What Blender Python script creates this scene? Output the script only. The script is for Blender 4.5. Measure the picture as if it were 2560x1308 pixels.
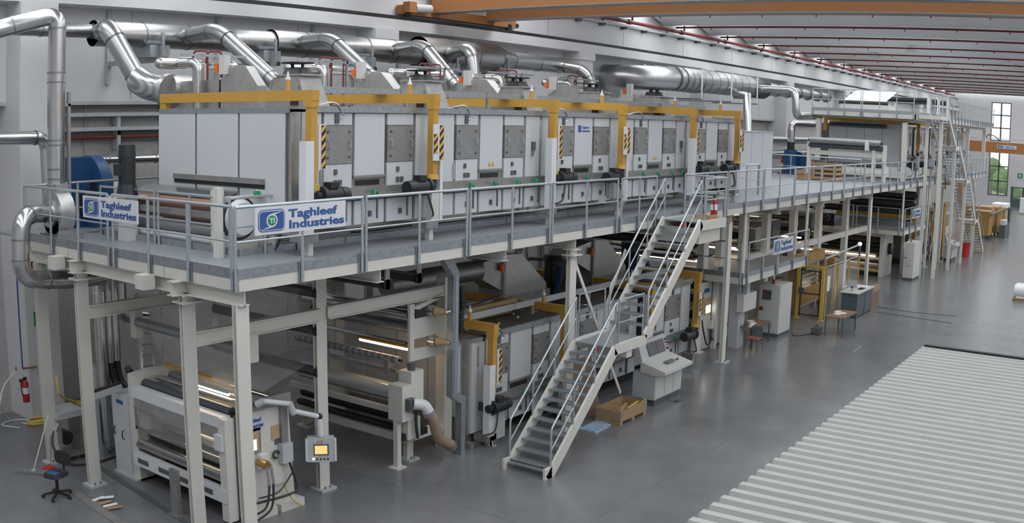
import bpy, math, random
from mathutils import Vector, Matrix
random.seed(7)
SC = bpy.context.scene
COL = SC.collection
for o in list(bpy.data.objects): bpy.data.objects.remove(o)
# ---------------------------------------------------------------- camera (wide lens with even barrel curvature, hand held on a gallery)
H = 7.5
FPX = 2553.907
R3 = ((0.5879315269734702, -0.808602868615975, 0.02231413132210051),
      (-0.10134100888672883, -0.10099659432361131, -0.989711921648341),
      (0.8025375502170997, 0.579621504777944, -0.1413237124140469))
cd = bpy.data.cameras.new('camera'); CAM = bpy.data.objects.new('camera', cd); COL.objects.link(CAM); SC.camera = CAM
cd.type = 'PANO'; cd.panorama_type = 'FISHEYE_LENS_POLYNOMIAL'
cd.sensor_width = 36; cd.sensor_fit = 'HORIZONTAL'; cd.fisheye_fov = math.radians(120)
cd.fisheye_polynomial_k0 = 0; cd.fisheye_polynomial_k1 = -2560 / (FPX * 36)
cd.fisheye_polynomial_k2 = 0; cd.fisheye_polynomial_k3 = 0; cd.fisheye_polynomial_k4 = 0
cd.clip_end = 400
CAM.matrix_world = Matrix(((R3[0][0], -R3[1][0], -R3[2][0], 0), (R3[0][1], -R3[1][1], -R3[2][1], 0),
                           (R3[0][2], -R3[1][2], -R3[2][2], H), (0, 0, 0, 1)))
# ---------------------------------------------------------------- light
W = bpy.data.worlds.new('daylight'); SC.world = W; W.use_nodes = True
bg = W.node_tree.nodes['Background']; bg.inputs[0].default_value = (0.90, 0.95, 1.0, 1); bg.inputs[1].default_value = 2.2
SKYLIGHT = 6.2          # rooflight strips between the roof beams
SC.view_settings.view_transform = 'Standard'; SC.view_settings.look = 'None'
SC.view_settings.exposure = -0.6; SC.view_settings.gamma = 1.0; SC.view_settings.use_curve_mapping = False

# ---------------------------------------------------------------- measuring: a photo pixel to a point on a known plane
def at(x, y, X=None, Y=None, Z=None):
    u = (x - 1280) / FPX; v = (y - 654) / FPX; t = math.hypot(u, v) + 1e-12; s = math.sin(t) / t
    c = (u * s, v * s, math.cos(t))
    r = [sum(R3[k][i] * c[k] for k in range(3)) for i in range(3)]
    if X is not None: t = X / r[0]
    elif Y is not None: t = Y / r[1]
    else: t = (Z - H) / r[2]
    return Vector((r[0] * t, r[1] * t, H + r[2] * t))
def atx(x, y, Y): return at(x, y, Y=Y)[0]
def atz(x, y, Y): return at(x, y, Y=Y)[2]

# ---------------------------------------------------------------- materials
MATS = {}
def mat(name, col, rough=0.5, metal=0.0, noise=0.0, nscale=8.0, bump=0.0, bscale=40.0, emit=None, estr=0.0, alpha=1.0, trans=0.0, col2=None, spec=0.5, stretch=None):
    m = bpy.data.materials.new(name); m.use_nodes = True; nt = m.node_tree; b = nt.nodes['Principled BSDF']
    b.inputs['Base Color'].default_value = (*col, 1); b.inputs['Roughness'].default_value = rough; b.inputs['Metallic'].default_value = metal
    b.inputs['Specular IOR Level'].default_value = spec
    if alpha < 1: b.inputs['Alpha'].default_value = alpha
    if trans: b.inputs['Transmission Weight'].default_value = trans
    if emit: b.inputs['Emission Color'].default_value = (*emit, 1); b.inputs['Emission Strength'].default_value = estr
    tc = None
    if noise or bump:
        tc = nt.nodes.new('ShaderNodeTexCoord'); src = tc.outputs['Object']
        if stretch:
            mp = nt.nodes.new('ShaderNodeMapping'); mp.inputs['Scale'].default_value = stretch; nt.links.new(src, mp.inputs[0]); src = mp.outputs[0]
    if noise:
        n = nt.nodes.new('ShaderNodeTexNoise'); n.inputs['Scale'].default_value = nscale; n.inputs['Detail'].default_value = 5; n.inputs['Roughness'].default_value = 0.65
        nt.links.new(src, n.inputs['Vector'])
        rp = nt.nodes.new('ShaderNodeValToRGB'); rp.color_ramp.elements[0].position = 0.3; rp.color_ramp.elements[1].position = 0.7
        c2 = col2 or tuple(max(0, c * (1 - noise)) for c in col)
        rp.color_ramp.elements[0].color = (*c2, 1); rp.color_ramp.elements[1].color = (*col, 1)
        nt.links.new(n.outputs['Fac'], rp.inputs[0]); nt.links.new(rp.outputs[0], b.inputs['Base Color'])
    if bump:
        n2 = nt.nodes.new('ShaderNodeTexNoise'); n2.inputs['Scale'].default_value = bscale; n2.inputs['Detail'].default_value = 3
        nt.links.new(src, n2.inputs['Vector']); bp = nt.nodes.new('ShaderNodeBump'); bp.inputs['Strength'].default_value = bump; bp.inputs['Distance'].default_value = 0.02
        nt.links.new(n2.outputs['Fac'], bp.inputs['Height']); nt.links.new(bp.outputs[0], b.inputs['Normal'])
    MATS[name] = m; return m
mat('floor', (0.20, 0.205, 0.215), 0.2, 0, 0.3, 0.55, spec=0.5)
mat('wall_white', (0.70, 0.70, 0.71), 0.7, 0, 0.07, 0.7)
mat('wall_rough', (0.52, 0.51, 0.50), 0.9, 0, 0.22, 9, 0.5, 60)
mat('roof_white', (0.80, 0.80, 0.81), 0.7, 0, 0.08, 0.5)
mat('cream', (0.69, 0.675, 0.625), 0.42, 0, 0.06, 1.5)
mat('panel', (0.60, 0.62, 0.65), 0.35, 0, 0.04, 0.8)
mat('seam', (0.12, 0.115, 0.115), 0.6)
mat('galv', (0.47, 0.51, 0.55), 0.42, 0.75, 0.35, 14)
mat('rail', (0.55, 0.60, 0.64), 0.35, 0.8, 0.15, 20)
mat('grating', (0.40, 0.43, 0.46), 0.5, 0.5, 0.3, 60)
mat('duct', (0.52, 0.525, 0.53), 0.33, 1.0, 0.14, 3.0)
mat('duct_bright', (0.64, 0.64, 0.645), 0.22, 1.0, 0.08, 4.0)
mat('duct_dull', (0.45, 0.455, 0.46), 0.42, 0.85, 0.2, 4.0)
mat('hood', (0.56, 0.56, 0.55), 0.38, 0.8, 0.18, 5.0)
mat('plate', (0.36, 0.355, 0.35), 0.45, 0.5, 0.25, 6.0)
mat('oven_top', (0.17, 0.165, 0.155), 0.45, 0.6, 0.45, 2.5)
mat('yellow', (0.58, 0.32, 0.055), 0.42, 0, 0.08, 3.0)
mat('lemon', (0.56, 0.39, 0.08), 0.45)
mat('crane', (0.40, 0.17, 0.055), 0.45, 0, 0.08, 1.0)
mat('black', (0.018, 0.019, 0.021), 0.45)
mat('rubber', (0.03, 0.031, 0.034), 0.38)
mat('darkgrey', (0.10, 0.105, 0.11), 0.5)
mat('slate', (0.085, 0.11, 0.125), 0.5)
mat('motor', (0.02, 0.023, 0.027), 0.4)
mat('blue', (0.02, 0.075, 0.19), 0.4, 0, 0.1, 4)
mat('navy', (0.035, 0.10, 0.33), 0.5)
mat('green', (0.03, 0.33, 0.13), 0.5)
mat('signgreen', (0.02, 0.28, 0.12), 0.5)
mat('white', (0.80, 0.81, 0.82), 0.4)
mat('signwhite', (0.70, 0.72, 0.75), 0.35)
mat('greybox', (0.50, 0.52, 0.54), 0.42, 0, 0.05, 2)
mat('cabinet', (0.62, 0.62, 0.605), 0.42, 0, 0.05, 2)
mat('red', (0.42, 0.025, 0.02), 0.4)
mat('redpipe', (0.20, 0.03, 0.028), 0.45, 0, 0.15, 5)
mat('orange', (0.75, 0.16, 0.03), 0.45)
mat('copper', (0.40, 0.21, 0.15), 0.32, 0.35, 0.12, 6, stretch=(1, 8, 1))
mat('roller', (0.085, 0.095, 0.11), 0.33, 0.2, 0.2, 5)
mat('roller_grey', (0.33, 0.34, 0.355), 0.32, 0.5, 0.2, 5)
mat('chrome', (0.70, 0.71, 0.72), 0.12, 1.0)
mat('steel', (0.52, 0.525, 0.53), 0.26, 0.9, 0.15, 6)
mat('hose', (0.36, 0.26, 0.19), 0.5, 0, 0.12, 6, trans=0.1)
mat('tan', (0.50, 0.36, 0.19), 0.5)
mat('ochre', (0.40, 0.235, 0.07), 0.6, 0, 0.12, 3)
mat('band', (0.30, 0.305, 0.31), 0.35, 0.9)
mat('brass', (0.45, 0.30, 0.10), 0.35, 0.8)
mat('wood', (0.46, 0.31, 0.18), 0.7, 0, 0.35, 5, stretch=(1, 6, 6))
mat('table_wood', (0.27, 0.15, 0.09), 0.4, 0, 0.3, 4, stretch=(1, 8, 1))
mat('cardboard', (0.42, 0.27, 0.15), 0.8, 0, 0.15, 3)
mat('plywood', (0.25, 0.165, 0.115), 0.75, 0, 0.15, 3)
mat('roof_sheet', (0.36, 0.38, 0.36), 0.30, 0.0, 0.10, 2, spec=0.6)
mat('bluefoil', (0.22, 0.45, 0.70), 0.25, 0, 0.4, 9, col2=(0.55, 0.65, 0.75))
mat('paper', (0.82, 0.82, 0.80), 0.7)
mat('yellow_hose', (0.72, 0.52, 0.12), 0.5)
mat('white_hose', (0.78, 0.79, 0.80), 0.4)
mat('chairblack', (0.03, 0.032, 0.035), 0.55, 0, 0.2, 30)
mat('chairred', (0.36, 0.10, 0.07), 0.5)
mat('lamp', (1, 0.95, 0.85), 0.5, emit=(1.0, 0.74, 0.46), estr=18.0)
mat('whitelamp', (1, 1, 1), 0.5, emit=(1.0, 0.97, 0.93), estr=4.0)
mat('screen', (0.9, 0.6, 0.2), 0.3, 0, emit=(0.95, 0.62, 0.25), estr=1.0)
mat('screen_dark', (0.10, 0.10, 0.105), 0.2)
mat('leaf', (0.16, 0.30, 0.06), 0.8, 0, 0.5, 2)
mat('grass', (0.20, 0.28, 0.09), 0.9, 0, 0.4, 0.5)
mat('skylight', (0.8, 0.82, 0.84), 0.6, emit=(0.95, 0.98, 1.0), estr=SKYLIGHT)
mat('glass', (0.95, 0.97, 0.97), 0.05, alpha=0.10)
mat('film', (0.86, 0.87, 0.88), 0.12, alpha=0.12, spec=0.8)
mat('film_roll', (0.62, 0.63, 0.64), 0.18, 0.4, 0.1, 3, stretch=(6, 1, 6))
def stripes():
    m = bpy.data.materials.new('hazard'); m.use_nodes = True; nt = m.node_tree; b = nt.nodes['Principled BSDF']
    tc = nt.nodes.new('ShaderNodeTexCoord'); sp = nt.nodes.new('ShaderNodeSeparateXYZ'); nt.links.new(tc.outputs['Object'], sp.inputs[0])
    a = nt.nodes.new('ShaderNodeMath'); a.operation = 'SUBTRACT'; nt.links.new(sp.outputs['Z'], a.inputs[0]); nt.links.new(sp.outputs['X'], a.inputs[1])
    k = nt.nodes.new('ShaderNodeMath'); k.operation = 'MULTIPLY'; k.inputs[1].default_value = 6.2; nt.links.new(a.outputs[0], k.inputs[0])
    f = nt.nodes.new('ShaderNodeMath'); f.operation = 'FRACT'; nt.links.new(k.outputs[0], f.inputs[0])
    g = nt.nodes.new('ShaderNodeMath'); g.operation = 'GREATER_THAN'; g.inputs[1].default_value = 0.5; nt.links.new(f.outputs[0], g.inputs[0])
    mx = nt.nodes.new('ShaderNodeMix'); mx.data_type = 'RGBA'; mx.inputs['A'].default_value = (0.02, 0.018, 0.018, 1); mx.inputs['B'].default_value = (0.72, 0.40, 0.07, 1)
    nt.links.new(g.outputs[0], mx.inputs['Factor']); nt.links.new(mx.outputs['Result'], b.inputs['Base Color']); b.inputs['Roughness'].default_value = 0.5
    MATS['hazard'] = m
stripes()
def ribbed(name, c1, c2, axis, freq, metal, rough):
    m = bpy.data.materials.new(name); m.use_nodes = True; nt = m.node_tree; b = nt.nodes['Principled BSDF']
    tc = nt.nodes.new('ShaderNodeTexCoord'); w = nt.nodes.new('ShaderNodeTexWave'); w.bands_direction = axis; w.inputs['Scale'].default_value = freq
    nt.links.new(tc.outputs['Object'], w.inputs['Vector'])
    rp = nt.nodes.new('ShaderNodeValToRGB'); rp.color_ramp.elements[0].color = (*c1, 1); rp.color_ramp.elements[1].color = (*c2, 1)
    nt.links.new(w.outputs['Fac'], rp.inputs[0]); nt.links.new(rp.outputs[0], b.inputs['Base Color'])
    bp = nt.nodes.new('ShaderNodeBump'); bp.inputs['Strength'].default_value = 0.4; nt.links.new(w.outputs['Fac'], bp.inputs['Height']); nt.links.new(bp.outputs[0], b.inputs['Normal'])
    b.inputs['Metallic'].default_value = metal; b.inputs['Roughness'].default_value = rough; MATS[name] = m
ribbed('banded', (0.20, 0.215, 0.235), (0.42, 0.43, 0.44), 'Y', 1.6, 0.3, 0.4)
ribbed('fins', (0.006, 0.007, 0.008), (0.04, 0.042, 0.046), 'X', 9, 0.1, 0.45)
ribbed('flex', (0.36, 0.37, 0.38), (0.66, 0.67, 0.68), 'X', 5, 0.9, 0.3)

# ---------------------------------------------------------------- mesh building
class M:
    def __init__(s): s.v = []; s.f = []
    def add(s, vs, fs):
        n = len(s.v); s.v += [tuple(v) for v in vs]; s.f += [tuple(i + n for i in f) for f in fs]; return s
    def box(s, x0, x1, y0, y1, z0, z1):
        if x0 > x1: x0, x1 = x1, x0
        if y0 > y1: y0, y1 = y1, y0
        if z0 > z1: z0, z1 = z1, z0
        return s.add([(x0, y0, z0), (x1, y0, z0), (x1, y1, z0), (x0, y1, z0), (x0, y0, z1), (x1, y0, z1), (x1, y1, z1), (x0, y1, z1)],
                     [(0, 3, 2, 1), (4, 5, 6, 7), (0, 1, 5, 4), (1, 2, 6, 5), (2, 3, 7, 6), (3, 0, 4, 7)])
    def bar(s, p, q, w, h, up=(0, 0, 1)):
        p = Vector(p); q = Vector(q); d = (q - p).normalized(); u = Vector(up)
        if abs(d.dot(u)) > 0.98: u = Vector((0, 1, 0))
        a = d.cross(u).normalized(); b = a.cross(d).normalized(); a *= w / 2; b *= h / 2
        vs = [p - a - b, p + a - b, p + a + b, p - a + b, q - a - b, q + a - b, q + a + b, q - a + b]
        return s.add(vs, [(0, 1, 2, 3), (7, 6, 5, 4), (0, 4, 5, 1), (1, 5, 6, 2), (2, 6, 7, 3), (3, 7, 4, 0)])
    def cyl(s, p, q, r, r2=None, n=12, cap=True):
        p = Vector(p); q = Vector(q); r2 = r if r2 is None else r2
        d = (q - p).normalized(); u = Vector((0, 0, 1)) if abs(d.z) < 0.95 else Vector((1, 0, 0))
        a = d.cross(u).normalized(); b = d.cross(a)
        vs = []
        for c, rr in ((p, r), (q, r2)):
            for i in range(n):
                t = 2 * math.pi * i / n; vs.append(c + a * (rr * math.cos(t)) + b * (rr * math.sin(t)))
        fs = [(i, (i + 1) % n, n + (i + 1) % n, n + i) for i in range(n)]
        if cap: fs += [tuple(range(n - 1, -1, -1)), tuple(range(n, 2 * n))]
        return s.add(vs, fs)
    def tube(s, pts, r, n=10, cap=True):
        pts = [Vector(p) for p in pts]; m = len(pts); rs = r if isinstance(r, (list, tuple)) else [r] * m
        T = []
        for i in range(m):
            d = (pts[min(i + 1, m - 1)] - pts[max(i - 1, 0)]); T.append(d.normalized() if d.length > 1e-9 else Vector((0, 0, 1)))
        u = Vector((0, 0, 1)) if abs(T[0].z) < 0.95 else Vector((1, 0, 0)); a = T[0].cross(u).normalized(); vs = []
        for i in range(m):
            a = (a - T[i] * a.dot(T[i])); a = a.normalized() if a.length > 1e-6 else T[i].orthogonal().normalized(); b = T[i].cross(a)
            for k in range(n):
                t = 2 * math.pi * k / n; vs.append(pts[i] + a * (rs[i] * math.cos(t)) + b * (rs[i] * math.sin(t)))
        fs = [(i * n + k, i * n + (k + 1) % n, (i + 1) * n + (k + 1) % n, (i + 1) * n + k) for i in range(m - 1) for k in range(n)]
        if cap: fs += [tuple(range(n - 1, -1, -1)), tuple(range((m - 1) * n, m * n))]
        return s.add(vs, fs)
    def prism(s, poly, ax, a0, a1):
        n = len(poly); k = 'xyz'.index(ax)
        def mk(p, a):
            l = list(p); l.insert(k, a); return tuple(l)
        vs = [mk(p, a0) for p in poly] + [mk(p, a1) for p in poly]
        fs = [tuple(range(n - 1, -1, -1)), tuple(range(n, 2 * n))] + [(i, (i + 1) % n, n + (i + 1) % n, n + i) for i in range(n)]
        return s.add(vs, fs)
    def hull8(s, a, b):    # two quads of four points
        return s.add(list(a) + list(b), [(3, 2, 1, 0), (4, 5, 6, 7), (0, 1, 5, 4), (1, 2, 6, 5), (2, 3, 7, 6), (3, 0, 4, 7)])
    def ball(s, c, r, n=10, m=6, sc=(1, 1, 1)):
        c = Vector(c); vs = []; fs = []
        for j in range(1, m):
            ph = math.pi * j / m
            for i in range(n):
                t = 2 * math.pi * i / n; vs.append((c.x + r * sc[0] * math.sin(ph) * math.cos(t), c.y + r * sc[1] * math.sin(ph) * math.sin(t), c.z + r * sc[2] * math.cos(ph)))
        vs += [(c.x, c.y, c.z + r * sc[2]), (c.x, c.y, c.z - r * sc[2])]; N = (m - 1) * n
        for j in range(m - 2):
            for i in range(n): fs.append((j * n + i, (j + 1) * n + i, (j + 1) * n + (i + 1) % n, j * n + (i + 1) % n))
        for i in range(n): fs.append((N, i, (i + 1) % n)); fs.append((N + 1, (m - 2) * n + (i + 1) % n, (m - 2) * n + i))
        return s.add(vs, fs)
def arc(c, u, w, r, a0, a1, n=8):
    c = Vector(c); u = Vector(u); w = Vector(w)
    return [c + u * (r * math.cos(math.radians(a0 + (a1 - a0) * i / n))) + w * (r * math.sin(math.radians(a0 + (a1 - a0) * i / n))) for i in range(n + 1)]
def smooth_path(pts, r=0.3, n=6):
    P = [Vector(p) for p in pts]; out = [P[0]]
    for i in range(1, len(P) - 1):
        a = (P[i - 1] - P[i]); b = (P[i + 1] - P[i]); k = min(r, a.length * 0.48, b.length * 0.48)
        s0 = P[i] + a.normalized() * k; s1 = P[i] + b.normalized() * k
        for j in range(n + 1):
            t = j / n; out.append(s0 * (1 - t) ** 2 + P[i] * 2 * t * (1 - t) + s1 * t ** 2)
    out.append(P[-1]); return out
def spline(pts, n=8):
    P = [Vector(p) for p in pts]; out = []
    for i in range(len(P) - 1):
        a = P[max(i - 1, 0)]; b = P[i]; c = P[i + 1]; d = P[min(i + 2, len(P) - 1)]
        for j in range(n):
            t = j / n; out.append(0.5 * ((2 * b) + (c - a) * t + (2 * a - 5 * b + 4 * c - d) * t * t + (3 * b - a - 3 * c + d) * t ** 3))
    out.append(P[-1]); return out
def obj(name, m, material, parent=None, smooth=False, label=None, kind=None):
    off = Vector((0, 0, 0)); p = parent
    while p is not None: off = off + p.location; p = p.parent
    me = bpy.data.meshes.new(name); me.from_pydata([(v[0] - off.x, v[1] - off.y, v[2] - off.z) for v in m.v], [], m.f)
    me.materials.append(MATS[material])
    if smooth:
        me.shade_smooth(); me.set_sharp_from_angle(angle=math.radians(38))
    me.update()
    o = bpy.data.objects.new(name, me); COL.objects.link(o)
    if parent is not None: o.parent = parent
    if label: o['label'] = label
    if kind: o['kind'] = kind
    return o
def thing(name, label, cat, loc, group=None, kind=None):
    o = bpy.data.objects.new(name, None); o.empty_display_size = 0.2; COL.objects.link(o); o.location = loc
    if label: o['label'] = label
    if cat: o['category'] = cat
    if group: o['group'] = group
    if kind: o['kind'] = kind
    return o
def tag(o, label, cat, group=None):
    o['label'] = label; o['category'] = cat
    if group: o['group'] = group
    return o
def struct(name, m, material, parent=None, smooth=False):
    return obj(name, m, material, parent, smooth, kind='structure' if parent is None else None)
def copy_tree(o, loc, label=None, parent=None):
    c = o.copy(); COL.objects.link(c)
    if parent is not None: c.parent = parent
    if loc is not None: c.location = loc
    if label: c['label'] = label
    for ch in list(o.children): copy_tree(ch, None, None, c)
    return c
def text_mesh(body, size, bold=0.0):
    cu = bpy.data.curves.new('t', 'FONT'); cu.body = body; cu.size = size; cu.offset = bold; cu.extrude = 0.003; cu.resolution_u = 3; cu.space_line = 0.95
    o = bpy.data.objects.new('t', cu); COL.objects.link(o); dg = bpy.context.evaluated_depsgraph_get()
    me = bpy.data.meshes.new_from_object(o.evaluated_get(dg)); bpy.data.objects.remove(o); bpy.data.curves.remove(cu)
    return me
def text(name, body, size, origin, ux, uz, material, parent, bold=0.0, width=None):
    me = text_mesh(body, size, bold); me.materials.clear(); me.materials.append(MATS[material])
    ux = Vector(ux).normalized(); uz = Vector(uz).normalized(); un = ux.cross(uz)
    xs = [v.co.x for v in me.vertices]; k = 1.0
    if width: k = width / (max(xs) - min(xs))
    off = Vector((0, 0, 0)); p = parent
    while p is not None: off = off + p.location; p = p.parent
    for v in me.vertices: v.co = Vector(origin) + ux * (v.co.x * k) + uz * v.co.y + un * v.co.z - off
    o = bpy.data.objects.new(name, me); COL.objects.link(o); o.parent = parent; return o
ORD = ['first', 'second', 'third', 'fourth', 'fifth', 'sixth', 'seventh', 'eighth', 'ninth', 'tenth', 'eleventh', 'twelfth', 'thirteenth', 'fourteenth', 'fifteenth', 'sixteenth', 'seventeenth', 'eighteenth', 'nineteenth', 'twentieth']
# ================================================================ the hall
YW = 23.5
struct('floor', M().box(-6, 116, -14, 26, -0.3, 0), 'floor')
fl = bpy.data.objects['floor']
m = M()
for x in (4.0, 14.6, 25.2, 35.8, 46.4, 57.0): m.box(x, x + 0.012, -14, 23.9, -0.001, 0.0015)
for y in (9.2, 3.0): m.box(-6, 116, y, y + 0.012, -0.001, 0.0015)
obj('saw_cut', m, 'darkgrey', fl)
wl = struct('wall_left', M().box(-6, 116, YW, 24.2, 7.87, 13.4), 'wall_white')
m = M()
for i in range(10):
    x = 9.0 + i * 2.42; obj('wall_panel', M().box(x, x + 2.40, 23.92, 24.2, 0, 7.84), 'wall_rough', wl)
x = -6
obj('wall_panel', M().box(-6, 8.98, 23.92, 24.2, 0, 7.84), 'wall_rough', wl)
for i in range(14):
    x = 33.2 + i * 5.9; obj('wall_panel', M().box(x, x + 5.87, 23.92, 24.2, 0, 7.84), 'wall_white' if x > 36 and x < 44 else 'wall_rough', wl)
for i in range(18):
    x = 9.0 + i * 6.05; obj('panel_joint', M().box(x, x + 0.02, YW - 0.004, YW, 7.9, 10.28), 'plate', wl)
obj('ledge', M().box(-6, 116, YW, 24.2, 7.78, 7.87), 'greybox', wl)
# runway beam of the crane with its rail, and the fascia above
rb = struct('trim_1', M().box(-6, 116, 22.72, YW, 10.28, 10.64), 'wall_white')
obj('crane_rail', M().box(-6, 116, 22.72, 22.86, 10.64, 10.76), 'black', rb)
obj('fascia', M().box(-6, 116, 23.05, YW, 10.64, 11.72), 'wall_white', rb)
obj('gutter', M().box(-6, 116, 22.85, 23.1, 11.68, 11.78), 'greybox', rb)
for i in range(16): obj('fascia_joint', M().box(34 + i * 6.05, 34.03 + i * 6.05, 23.045, 23.05, 10.8, 11.68), 'plate', rb)
for i in range(30): obj('bracket', M().box(36 + i * 1.9, 36.05 + i * 1.9, 22.72, 23.05, 11.56, 11.68), 'darkgrey', rb)
for i, (x, w) in enumerate(((11.3, 0.95), (23.7, 1.0), (35.9, 1.05), (48.0, 1.0), (60.1, 1.0), (72.2, 1.0), (84.3, 1.0), (96.4, 1.0))):
    c = struct('trim_%d' % (i + 2), M().box(x, x + w, 22.7, 23.95, 0, 10.28), 'wall_white')
    obj('capital', M().box(x - 0.05, x + w + 0.05, 22.62, 23.95, 9.95, 10.28), 'wall_white', c)
struct('wall_right', M().box(-6, 116, -14.3, -14, 0, 13.42), 'wall_white')
struct('wall_near', M().box(-6.3, -6, -14.3, 24.2, 0, 13.42), 'wall_white')
# far end wall with tall windows and a door
XF = 116.0
wf = struct('wall_far', M().box(XF, XF + 0.4, 18.9, YW + 0.3, 0, 13.4).box(XF, XF + 0.4, 18.9, 16.6, 0, 1.2).box(XF, XF + 0.4, 18.9, 16.6, 11.5, 13.4)
            .box(XF, XF + 0.4, 16.6, 16.2, 0, 13.4).box(XF, XF + 0.4, 16.2, 14.6, 2.3, 13.4).box(XF, XF + 0.4, 14.6, -14, 0, 13.4)
            .box(XF, XF + 0.4, 18.9, 16.6, 6.05, 7.25), 'wall_white')
def window(n, y0, y1, z0, z1, rows):
    w = struct('window_%d' % n, M().box(XF - 0.02, XF + 0.1, y0, y0 + 0.1, z0, z1).box(XF - 0.02, XF + 0.1, y1 - 0.1, y1, z0, z1)
               .box(XF - 0.02, XF + 0.1, y0, y1, z0, z0 + 0.1).box(XF - 0.02, XF + 0.1, y0, y1, z1 - 0.1, z1), 'slate')
    ym = (y0 + y1) / 2
    obj('mullion', M().box(XF, XF + 0.08, ym - 0.08, ym + 0.08, z0, z1), 'slate', w)
    for k in range(1, rows):
        z = z0 + (z1 - z0) * k / rows; obj('transom', M().box(XF, XF + 0.08, y0, y1, z - 0.06, z + 0.06), 'slate', w)
    for k in range(rows):
        for a, b in ((y0, ym), (ym, y1)):
            obj('pane', M().box(XF + 0.03, XF + 0.045, a + 0.09, b - 0.09, z0 + (z1 - z0) * k / rows + 0.05, z0 + (z1 - z0) * (k + 1) / rows - 0.05), 'glass', w)
window(1, 16.6, 18.9, 7.25, 11.5, 3); window(2, 16.6, 18.9, 1.2, 6.05, 3)
d = struct('door_1', M().box(XF - 0.03, XF + 0.12, 14.6, 14.75, 0, 2.3).box(XF - 0.03, XF + 0.12, 16.05, 16.2, 0, 2.3).box(XF - 0.03, XF + 0.12, 14.6, 16.2, 2.2, 2.3), 'slate')
obj('door_leaf', M().box(XF, XF + 0.06, 14.75, 16.05, 0.02, 1.0).box(XF, XF + 0.06, 14.75, 14.9, 1.0, 2.2).box(XF, XF + 0.06, 15.9, 16.05, 1.0, 2.2), 'slate', d)
obj('pane', M().box(XF + 0.02, XF + 0.03, 14.9, 15.9, 1.0, 2.2), 'glass', d)
# roof: winged beams every 5.3 m with rooflight strips between, sprinkler mains below
ce = struct('ceiling', M().box(-6, 116, -14, YW + 0.3, 13.42, 13.6), 'roof_white')
for k in range(-1, 14):
    X = 44.6 + 5.3 * k
    if X < 30: continue
    b = obj('roof_beam', M().prism([(X - 0.25, 12.22), (X + 0.25, 12.22), (X + 1.7, 12.66), (X + 1.7, 12.74), (X + 0.3, 13.42), (X - 0.3, 13.42), (X - 1.7, 12.74), (X - 1.7, 12.66)], 'y', -14, 23.3), 'roof_white', ce)
    obj('rooflight', M().box(X + 1.7, X + 3.6, -14, 23.0, 12.9, 12.94), 'skylight', ce)
for k in range(-9, -2):
    X = 44.6 + 5.3 * k
    obj('roof_beam', M().prism([(X - 0.25, 12.22), (X + 0.25, 12.22), (X + 1.7, 12.66), (X + 1.7, 12.74), (X + 0.3, 13.42), (X - 0.3, 13.42), (X - 1.7, 12.74), (X - 1.7, 12.66)], 'y', -14, 23.3), 'roof_white', ce)
    obj('rooflight', M().box(X + 1.7, X + 3.6, -14, 23.0, 12.9, 12.94), 'skylight', ce)
# pale light fittings seen under the beams
k = 0
for (x, y, z) in ((55.2, 13.6, 12.0), (65.5, 9.2, 12.0), (71.0, 15.0, 12.0), (60.6, 17.2, 12.05), (76.0, 10.0, 12.0), (81.6, 6.0, 12.0), (87.0, 13.0, 12.0)):
    f = thing('ceiling_lamp', 'round grey lamp hung from a roof beam, %s nearest of the hanging lamps' % ORD[k], 'lamp', (x, y, z), 'hanging ceiling lamps'); k += 1
    obj('lamp_shade', M().cyl((x, y, z - 0.08), (x, y, z + 0.02), 0.45, 0.2, 16), 'greybox', f, True)
    obj('hanger', M().cyl((x, y, z + 0.02), (x, y, 12.75), 0.02, n=6), 'darkgrey', f)
# sprinkler: one main along the wall, one branch below each beam
mp = thing('sprinkler_main', 'dark red sprinkler main pipe running along the top of the left wall', 'pipe', (30, 22.95, 11.95))
obj('pipe', M().cyl((30, 22.9, 11.95), (114, 22.9, 11.95), 0.085, n=12), 'redpipe', mp, True)
for i in range(14): obj('clamp', M().box(32 + i * 6, 32.05 + i * 6, 22.86, 22.94, 11.78, 11.95), 'darkgrey', mp)
for k in range(-1, 13):
    X = 45 + 5.3 * k
    obj('riser', M().cyl((X + 0.9, 22.9, 11.95), (X + 0.9, 22.9, 12.3), 0.05, n=8), 'redpipe', mp)
    obj('coupling', M().cyl((X + 0.5, 22.9, 11.95), (X + 0.75, 22.9, 11.95), 0.12, n=12), 'redpipe', mp)
for k in range(-1, 13):
    X = 45 + 5.3 * k
    t = thing('sprinkler_branch', 'thin dark red sprinkler pipe below a roof beam, %s counted from the camera' % ORD[k + 1], 'pipe', (X, 22.7, 12.13), 'sprinkler branch pipes')
    obj('pipe', M().cyl((X, 22.9, 12.13), (X, -13, 12.13), 0.045, n=8), 'redpipe', t, True)
    mm = M()
    for j in range(14): mm.cyl((X, 21 - j * 2.4, 12.0), (X, 21 - j * 2.4, 12.13), 0.03, n=6)
    obj('sprinkler_head', mm, 'redpipe', t, kind='stuff')
# outside, seen through the far windows
gr = struct('ground_outside', M().box(XF + 0.5, XF + 60, -20, 50, -0.4, -0.2), 'grass')
for i in range(7):
    x = XF + 14 + (i % 3) * 4; y = 11 + i * 2.6; hh = 3.0 + (i * 37 % 5) * 0.6
    mm = M(); rnd = random.Random(i)
    for j in range(9): mm.ball((x + rnd.uniform(-1.2, 1.2), y + rnd.uniform(-1.1, 1.1), hh * 0.55 + rnd.uniform(-1, 1.1) * hh * 0.3), rnd.uniform(0.7, 1.2), 8, 5)
    t = thing('tree', 'leafy green tree outside the far windows, %s from the left' % ORD[6 - i], 'tree', (x, y, -0.2), 'trees outside')
    obj('crown', mm, 'leaf', t); obj('trunk', M().cyl((x, y, -0.2), (x, y, hh * 0.6), 0.15), 'wood', t)
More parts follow.
